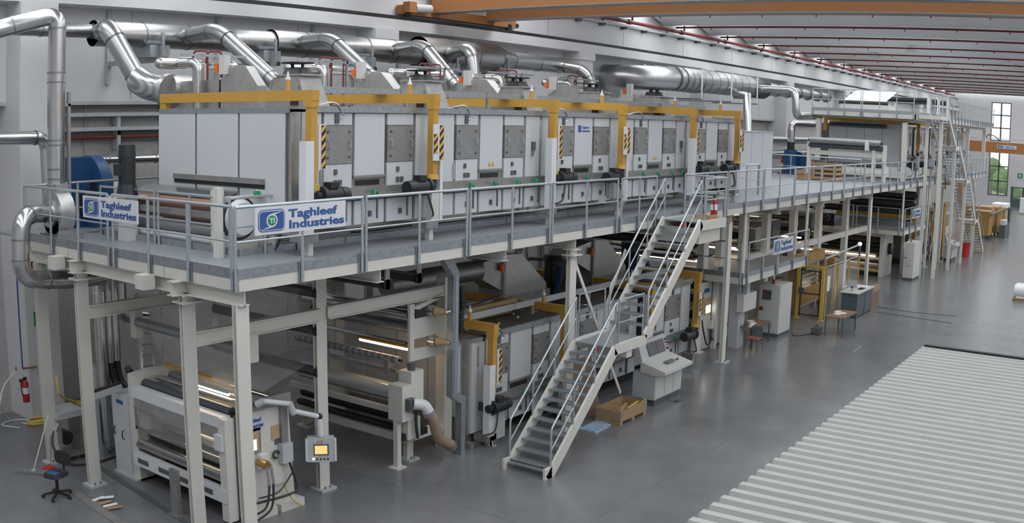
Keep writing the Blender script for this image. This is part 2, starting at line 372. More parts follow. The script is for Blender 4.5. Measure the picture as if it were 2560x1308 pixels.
# ribbed roof of the low office in the foreground
of = thing('office_roof', 'white ribbed metal roof of the low office in the right foreground', 'roof', (15.8, 0, 3.0))
P_R = 0.29
obj('fascia_strip', M().box(6.5, 21.62, 4.60, 4.72, 2.82, 2.93), 'darkgrey', of)
obj('end_strip', M().box(21.5, 21.62, -4, 4.62, 2.9, 3.03), 'black', of)
for i in range(52):
    x = 21.48 - (i + 1) * P_R
    obj('rib_sheet', M().prism([(x, 2.93), (x + 0.10, 2.93), (x + 0.135, 3.0), (x + 0.25, 3.0), (x + P_R, 2.93), (x + P_R, 2.91), (x, 2.91)], 'y', -4, 4.65), 'roof_sheet', of)
ow = struct('office_walls', M().box(6.5, 21.4, -4, 4.5, 0, 2.82), 'cabinet')
# ================================================================ steel mezzanine
ZD = 4.95; YE = 12.55; XE = 10.05
def hpost(name_parent, x, y, z0, z1, w=0.27, flange='y', base=True, name='post', d=0.11):
    h = w / 2; e = d / 2; t = 0.02
    m = M().box(x - h, x + h, y - e, y - e + t, z0, z1).box(x - h, x + h, y + e - t, y + e, z0, z1).box(x - h * 0.55, x + h * 0.55, y - e + t, y + e - t, z0, z1)
    p = obj(name, m, 'cream', name_parent)
    if base:
        obj('base_plate', M().box(x - h - 0.07, x + h + 0.07, y - e - 0.13, y + e + 0.13, 0, 0.05), 'greybox', p)
        for sx in (-0.5, 0.5): obj('anchor_bolt', M().cyl((x + sx * h, y - e - 0.07, 0.05), (x + sx * h, y - e - 0.07, 0.1), 0.016, n=6), 'darkgrey', p)
    return p
def ibeam(parent, p, q, w, h, name='cross_beam', mt='cream'):
    p = Vector(p); q = Vector(q); t = 0.02; u = Vector((0, 0, (h - t) / 2))
    return obj(name, M().bar(p + u, q + u, w, t).bar(p - u, q - u, w, t).bar(p, q, t, h), mt, parent)
mz = thing('mezzanine', 'long cream steel mezzanine with grey grating deck along the production line', 'mezzanine', (30, 14, 0))
def deck(x0, x1, y0, y1, parent, z=ZD, n=None, ax='x'):
    n = n or max(1, round(((x1 - x0) if ax == 'x' else (y1 - y0)) / 2.95))
    for i in range(n):
        if ax == 'x': a = x0 + (x1 - x0) * i / n; b = x0 + (x1 - x0) * (i + 1) / n; obj('deck_panel', M().box(a + 0.006, b - 0.006, y0, y1, z - 0.04, z), 'grating', parent)
        else: a = y0 + (y1 - y0) * i / n; b = y0 + (y1 - y0) * (i + 1) / n; obj('deck_panel', M().box(x0, x1, a + 0.006, b - 0.006, z - 0.04, z), 'grating', parent)
deck(XE, 11.5, 14.35, 21.6, mz, ax='y'); deck(XE, 33.0, YE, 14.35, mz); deck(33.0, 49.0, YE, 20.4, mz); deck(49.0, 76.5, YE, 13.9, mz)
deck(49.0, 56.0, 13.9, 20.4, mz)
obj('edge_beam', M().box(XE, 76.5, YE, YE + 0.09, 4.70, ZD - 0.04), 'cream', mz)
for a, b in ((12.64, 14.65), (14.67, 18.1), (18.12, 19.9)): obj('edge_beam', M().box(XE, XE + 0.09, a, b, 4.70, ZD - 0.04), 'cream', mz)
obj('end_beam', M().box(76.41, 76.5, YE, 13.9, 4.70, ZD - 0.04), 'cream', mz)
for i in range(23):
    a = XE - 0.03 + i * 2.95
    if 23.6 < a + 1.5 < 25.3: continue
    obj('toe_board', M().box(a, min(a + 2.93, 76.5), YE - 0.012, YE + 0.004, ZD - 0.05, ZD + 0.115), 'galv', mz)
for a, b in ((12.54, 16.3), (16.32, 19.9)): obj('toe_board', M().box(XE - 0.012, XE + 0.004, a, b, ZD - 0.05, ZD + 0.115), 'galv', mz)
obj('toe_board', M().box(11.48, 11.5, 14.35, 19.2, ZD, ZD + 0.13), 'galv', mz)
for i in range(8): obj('toe_board', M().box(11.5 + i * 2.7, 11.5 + i * 2.7 + 2.68, 14.33, 14.35, ZD, ZD + 0.13), 'galv', mz)
obj('cable_tray', M().box(12.2, 32, 14.42, 14.60, ZD + 0.02, ZD + 0.16), 'galv', mz)
# main girders under the deck edge, posts and braces
for a, b in ((12.6, 20.2),): ibeam(mz, (10.2, a, 4.575), (10.2, b, 4.575), 0.2, 0.25, 'girder')
for y in (14.2, 17.7): ibeam(mz, (9.85, y, 4.575), (20.0, y, 4.575), 0.2, 0.25)
for y in (14.95, 18.25): obj('beam_end', M().box(9.8, 10.05, y, y + 0.28, 4.46, 4.72), 'cream', mz)
for x in (13.4, 17.25, 20.0, 24.4, 29.0, 33.2, 38.0, 45.0, 51.0, 57.1, 63, 70): ibeam(mz, (x, 12.62, 4.575), (x, 19.5 if x < 50 else 13.9, 4.575), 0.2, 0.25)
for (x, y) in ((10.17, 19.62), (10.13, 17.76), (10.2, 14.2), (10.2, 12.72), (13.45, 14.3)): hpost(mz, x, y, 0, 4.45)
for x in (20.0, 29.05, 45.05, 57.15, 71.8): hpost(mz, x, 12.72, 0, 4.45)
for x in (20.0, 29.05, 45.05, 57.15): hpost(mz, x, 19.3, 0, 4.45)
hpost(mz, 60.65, 12.66, 0, 4.45, 0.3, d=0.2)
for x in (10.13, 10.2, 20.0):
    y = {10.13: 17.76, 10.2: 14.2, 20.0: 12.72}[x]
    obj('head_plate', M().box(x - 0.2, x + 0.2, y - 0.17, y + 0.17, 4.30, 4.33).box(x - 0.17, x + 0.17, y - 0.15, y + 0.15, 4.43, 4.45), 'cream', mz)
ibeam(mz, (10.3, 14.2, 3.64), (13.33, 14.2, 3.64), 0.16, 0.26, 'tie_beam'); ibeam(mz, (13.57, 14.2, 3.66), (17.1, 14.2, 3.66), 0.16, 0.26, 'tie_beam')
ibeam(mz, (10.25, 17.7, 3.64), (13.3, 17.7, 3.64), 0.16, 0.26, 'tie_beam')
obj('diagonal_brace', M().bar((20.1, 12.72, 4.2), (22.6, 12.72, 0.4), 0.02, 0.09), 'cream', mz); obj('diagonal_brace', M().bar((22.6, 12.75, 4.2), (20.1, 12.75, 0.4), 0.02, 0.09), 'cream', mz)
for yy, zz in ((18.1, 3.15), (14.25, 3.3)): obj('bracket', M().box(11.55, 11.75, yy - 0.1, yy + 0.1, zz - 0.3, zz + 0.25), 'cream', mz)
# ---- guardrails
def guardrail(p0, p1, nposts, label, group=None, zt=1.1, out=(0, -1, 0), foot=0.23, top=True, rails=1, z0=None, cap=True, name='guardrail'):
    p0 = Vector(p0); p1 = Vector(p1); d = (p1 - p0); o = Vector(out)
    t = thing(name, label, 'railing', p0, group); up = Vector((0, 0, 1))
    for i in range(nposts):
        b = p0 + d * (i / (nposts - 1)); obj('post', M().cyl(b - up * foot, b + up * zt, 0.027, n=8), 'rail', t, True)
        if foot > 0.1: obj('foot_plate', M().bar(b - up * 0.25 - o * 0.034, b + up * 0.09 - o * 0.034, 0.11, 0.012, up=o), 'galv', t)
    obj('top_rail', M().cyl(p0 + up * zt, p1 + up * zt, 0.027, n=8), 'rail', t, True)
    for k in range(rails): obj('mid_rail', M().cyl(p0 + up * zt * (k + 1) / (rails + 1), p1 + up * zt * (k + 1) / (rails + 1), 0.017, n=8), 'rail', t, True)
    return t
YR = 12.49
n = 0
for i in range(23):
    a = 9.93 + i * 2.955; b = a + 2.86
    if i == 4: b = 23.68; a = 21.85
    if i == 5: a = 25.36; b = 28.2
    if i >= 6: a = 28.32 + (i - 6) * 2.955; b = a + 2.86
    if b > 76.4: b = 76.4
    if a > 75: break
    w = 'front guardrail section on the mezzanine edge, %s from the near corner' % (ORD[i] if i < 20 else 'twenty-' + ORD[i - 20])
    if i == 0: w = 'front guardrail section at the near corner of the mezzanine, carrying the large sign'
    if i == 4: w = 'short front guardrail section just before the top of the white stairs'
    if i == 5: w = 'front guardrail section just beyond the top landing of the white stairs'
    guardrail((a, YR, ZD), (b, YR, ZD), 3, 'galvanised ' + w, 'mezzanine front guardrails')
XL = 9.99
guardrail((XL, 12.66, ZD), (XL, 16.24, ZD), 4, 'galvanised guardrail on the short near edge of the mezzanine, half towards the corner', 'mezzanine end guardrails', out=(-1, 0, 0))
guardrail((XL, 16.42, ZD), (XL, 19.85, ZD), 4, 'galvanised guardrail on the short near edge behind the smaller sign', 'mezzanine end guardrails', out=(-1, 0, 0))
guardrail((XL, 19.9, ZD), (15.4, 19.9, ZD), 5, 'galvanised guardrail behind the blower and the blue fan', 'mezzanine end guardrails', out=(0, 1, 0), foot=0)
guardrail((11.45, 14.72, ZD), (11.45, 16.86, ZD), 3, 'inner guardrail beside the brown roller on the walkway', 'inner guardrails', out=(1, 0, 0), foot=0, zt=1.04)
guardrail((11.45, 17.0, ZD), (11.45, 19.1, ZD), 3, 'inner guardrail in front of the tall black motor', 'inner guardrails', out=(1, 0, 0), foot=0, zt=1.04)
guardrail((11.25, 14.3, ZD), (12.9, 14.3, ZD), 3, 'inner guardrail at the walkway corner by the white round guard', 'inner guardrails', out=(0, 1, 0), foot=0, zt=1.06)
guardrail((31.4, 14.2, ZD), (35.0, 14.2, ZD), 4, 'inner guardrail at the end of the upper ovens beside the grey box', 'inner guardrails', out=(0, 1, 0), foot=0)
guardrail((35.0, 14.25, ZD), (35.0, 17.6, ZD), 3, 'inner guardrail crossing the deck next to the red extinguisher', 'inner guardrails', out=(1, 0, 0), foot=0)
guardrail((48.9, 14.4, ZD), (48.9, 20.0, ZD), 4, 'inner guardrail across the deck behind the wooden crate', 'inner guardrails', out=(1, 0, 0), foot=0)
# ---- signs
def sign(label, o, ux, w, h, un, scale=1.0, detail=True, logo=True):
    o = Vector(o); ux = Vector(ux).normalized(); uz = Vector((0, 0, 1)); un = Vector(un)
    t = thing('company_sign', label, 'sign', o, 'company signs')
    def P(a, b, k=0.0): return o + ux * a + uz * b + un * k
    obj('board', M().hull8([P(0, 0), P(w, 0), P(w, h), P(0, h)], [P(0, 0, 0.02), P(w, 0, 0.02), P(w, h, 0.02), P(0, h, 0.02)]), 'signwhite', t)
    def slab(name, pts, k, mt):
        n = len(pts); obj(name, M().add([P(a, b, k) for a, b in pts] + [P(a, b, k + 0.003) for a, b in pts], [tuple(range(n)), tuple(range(2 * n - 1, n - 1, -1))] + [(i, (i + 1) % n, n + (i + 1) % n, n + i) for i in range(n)]), mt, t)
    def rrect(x0, x1, y0, y1, r):
        out = []
        for cx, cy, a in ((x1 - r, y1 - r, 0), (x0 + r, y1 - r, 90), (x0 + r, y0 + r, 180), (x1 - r, y0 + r, 270)):
            for j in range(6): t_ = math.radians(a + 18 * j); out.append((cx + r * math.cos(t_), cy + r * math.sin(t_)))
        return out
    L0, L1, B0, B1 = 0.03 * w, 0.31 * w, 0.10 * h, 0.90 * h
    cx, cy = (L0 + L1) / 2, (B0 + B1) / 2; rx, ry = (L1 - L0) / 2, (B1 - B0) / 2
    slab('logo_border', rrect(L0, L1, B0, B1, 0.2 * h), 0.021, 'navy')
    e = 0.035 * h; slab('logo_gap', rrect(L0 + e, L1 - e, B0 + e, B1 - e, 0.17 * h), 0.0245, 'signwhite')
    e = 0.065 * h; slab('logo_field', rrect(L0 + e, L1 - e, B0 + e, B1 - e, 0.14 * h), 0.028, 'navy')
    el = [(cx + rx * 0.42 * math.cos(math.radians(k)), cy + ry * 0.62 * math.sin(math.radians(k))) for k in range(0, 360, 20)]
    slab('logo_ring', el, 0.0315, 'signwhite')
    slab('logo_swoosh', [(cx - rx * 0.35, cy + ry * 0.35), (cx - rx * 0.05, cy + ry * 0.62), (cx + rx * 0.8, cy + ry * 0.80), (cx + rx * 0.25, cy + ry * 0.55)], 0.0317, 'signwhite')
    slab('logo_swoosh', [(cx + rx * 0.35, cy - ry * 0.35), (cx + rx * 0.05, cy - ry * 0.62), (cx - rx * 0.8, cy - ry * 0.80), (cx - rx * 0.25, cy - ry * 0.55)], 0.0317, 'signwhite')
    slab('logo_disc', [(cx + rx * 0.33 * math.cos(math.radians(k)), cy + ry * 0.46 * math.sin(math.radians(k))) for k in range(0, 360, 20)], 0.035, 'signgreen')
    if detail: text('monogram', 'TI', ry * 0.62, P(cx - rx * 0.2, cy - ry * 0.22, 0.039), ux, uz, 'signwhite', t, 0.004, rx * 0.4)
    text('lettering', 'Taghleef', 0.42 * h, P(0.35 * w, 0.55 * h, 0.024), ux, uz, 'navy', t, 0.012 * h, 0.55 * w)
    text('lettering', 'Industries', 0.42 * h, P(0.35 * w, 0.15 * h, 0.024), ux, uz, 'navy', t, 0.012 * h, 0.62 * w)
    return t
a = at(636, 590, Y=12.45); b = at(862, 560, Y=12.45); c = at(636, 520, Y=12.45)
sign('large white company sign with blue lettering on the front guardrail near the corner', (a.x, 12.45, a.z), (1, 0, 0), b.x - a.x, c.z - a.z, (0, -1, 0))
a = at(210, 545, X=9.95); b = at(347, 568, X=9.95); c = at(210, 487, X=9.95)
sign('white company sign with blue lettering on the short end guardrail at left', (9.95, a.y, a.z + 0.02), (0, -1, 0), a.y - b.y, c.z - a.z - 0.03, (-1, 0, 0))
# ---- main stairs
st = thing('staircase', 'cream steel staircase with grey treads rising from the floor to the mezzanine', 'staircase', (16.9, 11.75, 0))
Y0, Y1 = 11.2, 12.26
FL = [((16.95, 0.0), (19.55, 2.36)), ((20.95, 2.42), (23.75, 4.95))]
for y in (Y0, Y1):
    for (a, b) in FL: obj('stringer', M().bar((a[0], y, a[1] - 0.02), (b[0], y, b[1] - 0.02), 0.06, 0.26), 'cream', st)
    obj('landing_beam', M().box(19.5, 21.0, y - 0.03, y + 0.03, 2.22, 2.46), 'cream', st)
    obj('stringer_foot', M().box(16.82, 17.08, y - 0.03, y + 0.03, 0, 0.24), 'cream', st)
    obj('top_beam', M().box(23.68, 25.3, y - 0.03, y + 0.03, 4.72, 4.97), 'cream', st)
obj('landing_plate', M().box(19.5, 21.0, Y0, Y1, 2.37, 2.40), 'grating', st)
obj('top_plate', M().box(23.7, 25.3, Y0, 12.54, 4.92, 4.95), 'grating', st)
obj('top_beam', M().box(25.25, 25.31, Y0, 12.5, 4.72, 4.97), 'cream', st); obj('top_support', M().box(23.9, 25.2, Y0 + 0.1, 12.5, 4.35, 4.72), 'cream', st)
obj('landing_support', M().box(20.1, 20.35, Y0, Y1, 2.05, 2.22), 'cream', st)
for (a, b) in FL:
    for i in range(1, 13):
        f = i / 13; x = a[0] + (b[0] - a[0]) * f; z = a[1] + (b[1] - a[1]) * f
        obj('tread', M().box(x - 0.11, x + 0.14, Y0 + 0.03, Y1 - 0.03, z, z + 0.035), 'galv', st)
obj('tread', M().box(16.93, 17.2, Y0 + 0.03, Y1 - 0.03, 0.13, 0.165), 'galv', st)
for y in (Y0, Y1):
    for (a, b), nm in zip(FL, (4, 4)):
        p = Vector((a[0] + 0.1, y, a[1] + 0.1)); q = Vector((b[0] - 0.02, y, b[1] + 0.08)); up = Vector((0, 0, 0.98))
        h = obj('handrail', M().tube([p, p + up * 0.98, p + up + (q - p) * 0.02, q + up], 0.024, 8), 'rail', st, True)
        obj('mid_rail', M().cyl(p + up * 0.5, q + up * 0.5, 0.016, n=8), 'rail', h)
        for k in range(1, nm): w = p + (q - p) * (k / (nm - 1)); obj('baluster', M().cyl(w, w + up, 0.022, n=8), 'rail', h)
    p = Vector((19.66, y, 2.42)); q = Vector((20.82, y, 2.42)); up = Vector((0, 0, 1.05))
    h = obj('handrail', M().tube([p, p + up, q + up, q], 0.024, 8), 'rail', st, True)
    obj('mid_rail', M().cyl(p + up * 0.5, q + up * 0.5, 0.016, n=8), 'rail', h)
p = Vector((23.95, Y0, 4.95)); q = Vector((25.24, Y0, 4.95)); r = Vector((25.24, 12.42, 4.95)); up = Vector((0, 0, 1.1))
h = obj('handrail', M().tube([p, p + up, q + up, r + up, r], 0.026, 8), 'rail', st, True)
obj('mid_rail', M().tube([p + up * 0.5, q + up * 0.5, r + up * 0.5], 0.016, 8), 'rail', h)
obj('baluster', M().cyl(q, q + up, 0.024, n=8), 'rail', h)
obj('warning_plate', M().box(23.62, 23.64, 11.55, 11.7, 4.8, 4.9), 'red', st); obj('warning_plate', M().box(19.48, 19.5, 11.6, 11.75, 2.26, 2.34), 'red', st)
# ================================================================ ovens (upper row on the mezzanine, lower row on the floor)
YO = 13.8; DZ = -5.07
ZT = 7.62; Z_PT = atz(845, 314, YO); Z_PB = atz(845, 410, YO); Z_MB = atz(925, 440, YO); Z_SB = atz(925, 466, YO); Z_LT = Z_SB - 0.26; Z_LB = 5.38
def oven(label, cols, group, dz=0.0, logo=False, end0=None, y1=18.7, detail=True, tri=False):
    x0 = cols[0][1]; x1 = cols[-1][2]
    t = thing('oven_module', label, 'oven', (x0, YO, 0.0 if dz < -1 else ZD), group)
    obj('body', M().box(x0 - 0.02, x1 + 0.02, YO + 0.05, y1, Z_LB + dz + 0.03, ZT + dz - 0.06), 'seam', t)
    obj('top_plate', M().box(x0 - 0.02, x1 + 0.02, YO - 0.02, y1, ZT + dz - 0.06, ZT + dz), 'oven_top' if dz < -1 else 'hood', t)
    obj('top_angle', M().box(x0 - 0.02, x1 + 0.02, YO - 0.05, YO + 0.03, ZT + dz - 0.09, ZT + dz + 0.03), 'galv', t)
    for (k, a, b) in cols:
        g = 0.03; a += g; b -= g; zt = ZT + dz - 0.1
        def pan(z0, z1, nm='panel', mt='panel', pr=0.0): return obj(nm, M().box(a, b, YO - pr, YO + 0.05, z0 + dz, z1 + dz), mt, t)
        zt0 = ZT - 0.1
        if k == 'plate':
            pan(Z_PT + 0.01, zt0); pan(Z_SB, Z_PB - 0.01)
            dr = pan(Z_PB, Z_PT, 'inspection_plate', 'plate', 0.012)
            if detail:
                for s in (0.12, 0.88):
                    xx = a + (b - a) * s; zm = (Z_PB + Z_PT) / 2 + dz
                    obj('handle', M().tube([(xx, YO - 0.01, zm + 0.09), (xx, YO - 0.07, zm + 0.06), (xx, YO - 0.07, zm - 0.06), (xx, YO - 0.01, zm - 0.09)], 0.014, 6), 'rail', dr)
                    for zz in (Z_PB + 0.12 + dz, Z_PT - 0.12 + dz): obj('clamp', M().box(xx - 0.02, xx + 0.02, YO - 0.035, YO - 0.01, zz - 0.02, zz + 0.02), 'darkgrey', dr)
                xm = a + (b - a) * 0.4
                obj('latch', M().box(xm - 0.035, xm + 0.035, YO - 0.03, YO, Z_PB - 0.2 + dz, Z_PB - 0.1 + dz), 'darkgrey', t)
                for q in (0.0, 0.12): obj('latch', M().box(xm - 0.035 + q, xm + 0.035 + q, YO - 0.03, YO, Z_SB + 0.06 + dz, Z_SB + 0.16 + dz), 'darkgrey', t)
        elif k == 'mid':
            pn = pan(Z_MB + 0.02, zt0)
            obj('viewing_slot', M().box(a - 0.03, b + 0.03, YO + 0.03, YO + 0.06, Z_SB + dz, Z_MB + dz).box(a - 0.03, b + 0.03, YO - 0.01, YO + 0.06, Z_MB - 0.03 + dz, Z_MB + 0.02 + dz), 'plate', t)
            obj('slot_opening', M().box(a + 0.05, b - 0.12, YO + 0.015, YO + 0.04, Z_SB + 0.03 + dz, Z_MB - 0.07 + dz), 'black', t)
            if tri:
                for q in (0.42, 0.58): xx = a + (b - a) * q; obj('warning_triangle', M().prism([(xx - 0.06, Z_MB + 0.07 + dz), (xx + 0.06, Z_MB + 0.07 + dz), (xx, Z_MB + 0.18 + dz)], 'y', YO - 0.004, YO + 0.01), 'yellow', t)
        else:
            pan(Z_SB, zt0)
            if k == 'latch':
                obj('lever', M().box((a + b) / 2 - 0.06, (a + b) / 2 + 0.06, YO - 0.05, YO, 6.72 + dz, 6.92 + dz).bar(((a + b) / 2, YO - 0.05, 6.78 + dz), ((a + b) / 2 - 0.1, YO - 0.07, 6.58 + dz), 0.03, 0.03), 'darkgrey', t)
        obj('lower_panel', M().box(a, b, YO, YO + 0.05, Z_LB + dz, Z_LT + dz), 'panel', t)
        if detail and k != 'blank':
            xm = (a + b) / 2; obj('latch', M().box(xm - 0.04, xm + 0.04, YO - 0.03, YO, Z_LB + 0.14 + dz, Z_LB + 0.25 + dz), 'darkgrey', t)
            obj('sensor', M().box(xm - 0.04, xm + 0.04, YO - 0.16, YO - 0.1, Z_SB - 0.14 + dz, Z_SB - 0.05 + dz), 'green', t)
            obj('drop_bar', M().box(xm + 0.09, xm + 0.12, YO - 0.13, YO - 0.1, Z_LB + 0.1 + dz, Z_SB - 0.1 + dz), 'darkgrey', t)
    obj('slide_rail', M().box(x0, x1, YO - 0.1, YO + 0.02, Z_SB - 0.21 + dz, Z_SB - 0.13 + dz).box(x0, x1, YO - 0.02, YO + 0.06, Z_SB - 0.24 + dz, Z_SB + dz), 'plate', t)
    obj('slide_bar', M().cyl((x0, YO - 0.12, Z_SB - 0.20 + dz), (x1, YO - 0.12, Z_SB - 0.20 + dz), 0.025, n=8), 'darkgrey', t)
    if detail:
        xp = [c for c in cols if c[0] == 'plate'][0]; xx = xp[1] + (xp[2] - xp[1]) * 0.5
        obj('conduit', M().tube(spline([(xx - 0.35, YO + 0.3, ZT + dz + 0.02), (xx - 0.15, YO - 0.03, ZT + dz + 0.1), (xx + 0.05, YO - 0.06, ZT + dz - 0.1), (xx + 0.08, YO - 0.06, Z_PT + 0.17 + dz), (xx, YO - 0.03, Z_PT + 0.12 + dz)], 5), 0.014, 6), 'rail', t)
        obj('junction_box', M().box(xx - 0.1, xx, YO - 0.03, YO, Z_PT + 0.04 + dz, Z_PT + 0.22 + dz), 'darkgrey', t)
        cb = [c for c in cols if c[0] == 'blank']
        if cb: c = cb[0]; obj('cable_pipe', M().cyl((c[2] - 0.05, YO - 0.03, Z_SB + 0.05 + dz), (c[2] - 0.05, YO - 0.03, Z_PB - 0.1 + dz), 0.02, n=6), 'rail', t)
    if logo:
        c = [c for c in cols if c[0] == 'mid'][0]; a = c[1] + (c[2] - c[1]) * 0.2; w = (c[2] - c[1]) * 0.65; zz = Z_PT - 0.14 + dz
        obj('logo_block', M().box(a, a + 0.24 * w, YO - 0.004, YO, zz, zz + 0.3 * w), 'navy', t)
        text('lettering', 'Taghleef', 0.13 * w, (a + 0.3 * w, YO - 0.003, zz + 0.17 * w), (1, 0, 0), (0, 0, 1), 'navy', t, 0.002, 0.6 * w)
        text('lettering', 'Industries', 0.13 * w, (a + 0.3 * w, YO - 0.003, zz + 0.02 * w), (1, 0, 0), (0, 0, 1), 'navy', t, 0.002, 0.66 * w)
    return t
def cols(y, Yp, *c): return [(k, atx(a, y, Yp), atx(b, y, Yp)) for k, a, b in c]
G = 'upper ovens'
oven('nearest white oven module of the upper row, beside the large sign', cols(350, YO, ('blank', 786, 806), ('plate', 807, 883), ('mid', 884, 964), ('plate', 965.5, 1035), ('blank', 1037, 1073)), G, tri=False)
oven('second white oven module of the upper row with two small warning triangles', cols(350, YO, ('blank', 1090, 1137), ('plate', 1138, 1197), ('mid', 1198.5, 1258), ('plate', 1259, 1311), ('latch', 1312.5, 1351), ('blank', 1353, 1372)), G, tri=True)
oven('third white oven module of the upper row with a small blue logo', cols(350, YO, ('plate', 1386, 1433.5), ('mid', 1435, 1482), ('plate', 1483, 1523.5), ('blank', 1525, 1548)), G, logo=True)
oven('fourth white oven module of the upper row, behind the stair top', cols(350, YO, ('blank', 1563, 1584), ('plate', 1585, 1619), ('mid', 1620, 1656), ('plate', 1657.5, 1689), ('latch', 1690, 1713.5), ('blank', 1715, 1725)), G, tri=True)
oven('fifth white oven module at the far end of the upper row', cols(350, YO, ('plate', 1741, 1764), ('mid', 1765, 1794), ('plate', 1795, 1819), ('blank', 1820, 1838)), G)
# end housing of the upper row facing the camera
X0 = 12.25
t = thing('oven_end_housing', 'white three-panel end wall of the upper oven row above the brown roller', 'oven', (X0, YO, ZD))
obj('body', M().box(X0 + 0.04, 12.9, YO + 0.06, 17.95, 5.3, ZT - 0.03), 'hood', t); obj('seam_back', M().box(X0 + 0.02, X0 + 0.045, YO + 0.1, 17.9, 5.74, ZT - 0.1), 'seam', t)
ys = [at(x, 350, X=X0).y for x in (397, 487, 492, 594, 599, 712)]
for i in range(3): obj('end_panel', M().box(X0, X0 + 0.05, ys[2 * i], ys[2 * i + 1], 5.72, ZT - 0.1), 'panel', t)
obj('top_strip', M().box(X0 - 0.01, 12.9, YO + 0.06, 17.98, ZT - 0.1, ZT), 'galv', t)
a = at(436, 433, X=X0 - 0.02); b = at(660, 447, X=X0 - 0.02); c = at(660, 462, X=X0 - 0.02)
obj('slit_guard', M().box(X0 - 0.06, X0, b.y, a.y, c.z, a.z), 'plate', t); obj('slit', M().box(X0 - 0.03, X0 + 0.01, b.y, a.y, c.z - 0.08, c.z), 'black', t)
obj('side_strip', M().box(12.3, 12.52, YO + 0.02, YO + 0.1, 5.4, ZT - 0.08), 'hood', t); obj('side_strip', M().box(12.54, 12.88, YO, YO + 0.1, 5.4, ZT - 0.08), 'panel', t)
# ---- lifting gantries in yellow
def gantry(label, X, dz, kind, yb=18.2, zbot=None, group='yellow lifting gantries', stub=True):
    zt = 7.93 + dz; h = 0.19; Yp = 13.5; zb = (6.15 if kind == 'A' else 6.28) + dz
    t = thing('lifting_gantry', label, 'gantry', (X, Yp, 0 if dz < -1 else ZD), group)
    obj('post', M().box(X - 0.07, X + 0.07, Yp - 0.08, Yp + 0.08, zb, zt - h - 0.1), 'yellow', t)
    obj('collar', M().box(X - 0.085, X + 0.09, Yp - 0.1, Yp + 0.1, zt - h - 0.12, zt - h), 'yellow', t)
    obj('beam', M().box(X - 0.08, X + 0.09, Yp - 0.11, yb, zt - h, zt), 'yellow', t)
    if yb > 16: obj('rear_post', M().box(X - 0.07, X + 0.07, yb - 0.2, yb, zt - 0.75, zt - h), 'yellow', t)
    s = obj('eye_stub', M().cyl((X, 14.15, zt), (X, 14.15, zt + 0.2), 0.05, 0.045, n=10), 'yellow', t, True)
    obj('eye_cap', M().cyl((X, 14.15, zt + 0.2), (X, 14.15, zt + 0.25), 0.05, n=10).cyl((X, 14.15, zt + 0.25), (X, 14.15, zt + 0.35), 0.025, 0.012, n=8), 'white', s)
    if kind == 'A':
        obj('guide_column', M().prism([(X - 0.27, 13.34), (X - 0.07, 13.34), (X - 0.07, 13.39), (X - 0.23, 13.39), (X - 0.23, 13.52), (X - 0.27, 13.52)], 'z', 5.35 + dz, 7.02 + dz), 'signwhite', t)
        b = obj('hazard_board', M().box(X + 0.13, X + 0.29, 13.44, 13.47, 6.5 + dz, 7.32 + dz), 'signwhite', t); obj('hazard_strip', M().box(X + 0.2, X + 0.29, 13.425, 13.44, 6.52 + dz, 7.3 + dz), 'hazard', b)
        obj('limit_switch', M().box(X - 0.04, X + 0.1, 13.36, 13.42, 6.1 + dz, 6.24 + dz), 'lemon', t)
        obj('screw_head', M().cyl((X - 0.38, 13.6, 7.0 + dz), (X - 0.38, 13.6, 7.45 + dz), 0.025, n=6), 'steel', t)
    else:
        b = obj('hazard_board', M().box(X - 0.16, X + 0.14, 13.33, 13.36, 6.58 + dz, 7.32 + dz), 'signwhite', t)
        obj('hazard_strip', M().box(X + 0.02, X + 0.13, 13.315, 13.33, 6.6 + dz, 7.3 + dz), 'hazard', b); obj('hazard_strip', M().box(X - 0.16, X - 0.05, 13.315, 13.33, 6.73 + dz, 7.12 + dz), 'hazard', b)
        obj('cone', M().cyl((X, Yp, 6.2 + dz), (X, Yp, 6.3 + dz), 0.15, 0.12, n=14), 'yellow', t, True); obj('spindle', M().cyl((X, Yp, 6.02 + dz), (X, Yp, 6.2 + dz), 0.09, n=12), 'black', t, True)
        obj('guide_column', M().box(X + 0.16, X + 0.25, 13.42, 13.56, 5.35 + dz, 7.0 + dz), 'signwhite', t)
        obj('control_box', M().box(X - 0.1, X + 0.14, 13.42, 13.56, 5.35 + dz, 5.95 + dz), 'cabinet', t)
    obj('ground_plate', M().box(X - 0.25, X + 0.12, 13.42, 13.8, 5.2 + dz, 5.35 + dz), 'plate', t); obj('leg', M().box(X - 0.06, X + 0.06, 13.5, 13.62, (0.0 if dz < -1 else ZD), 5.2 + dz), 'cabinet', t)
    return t
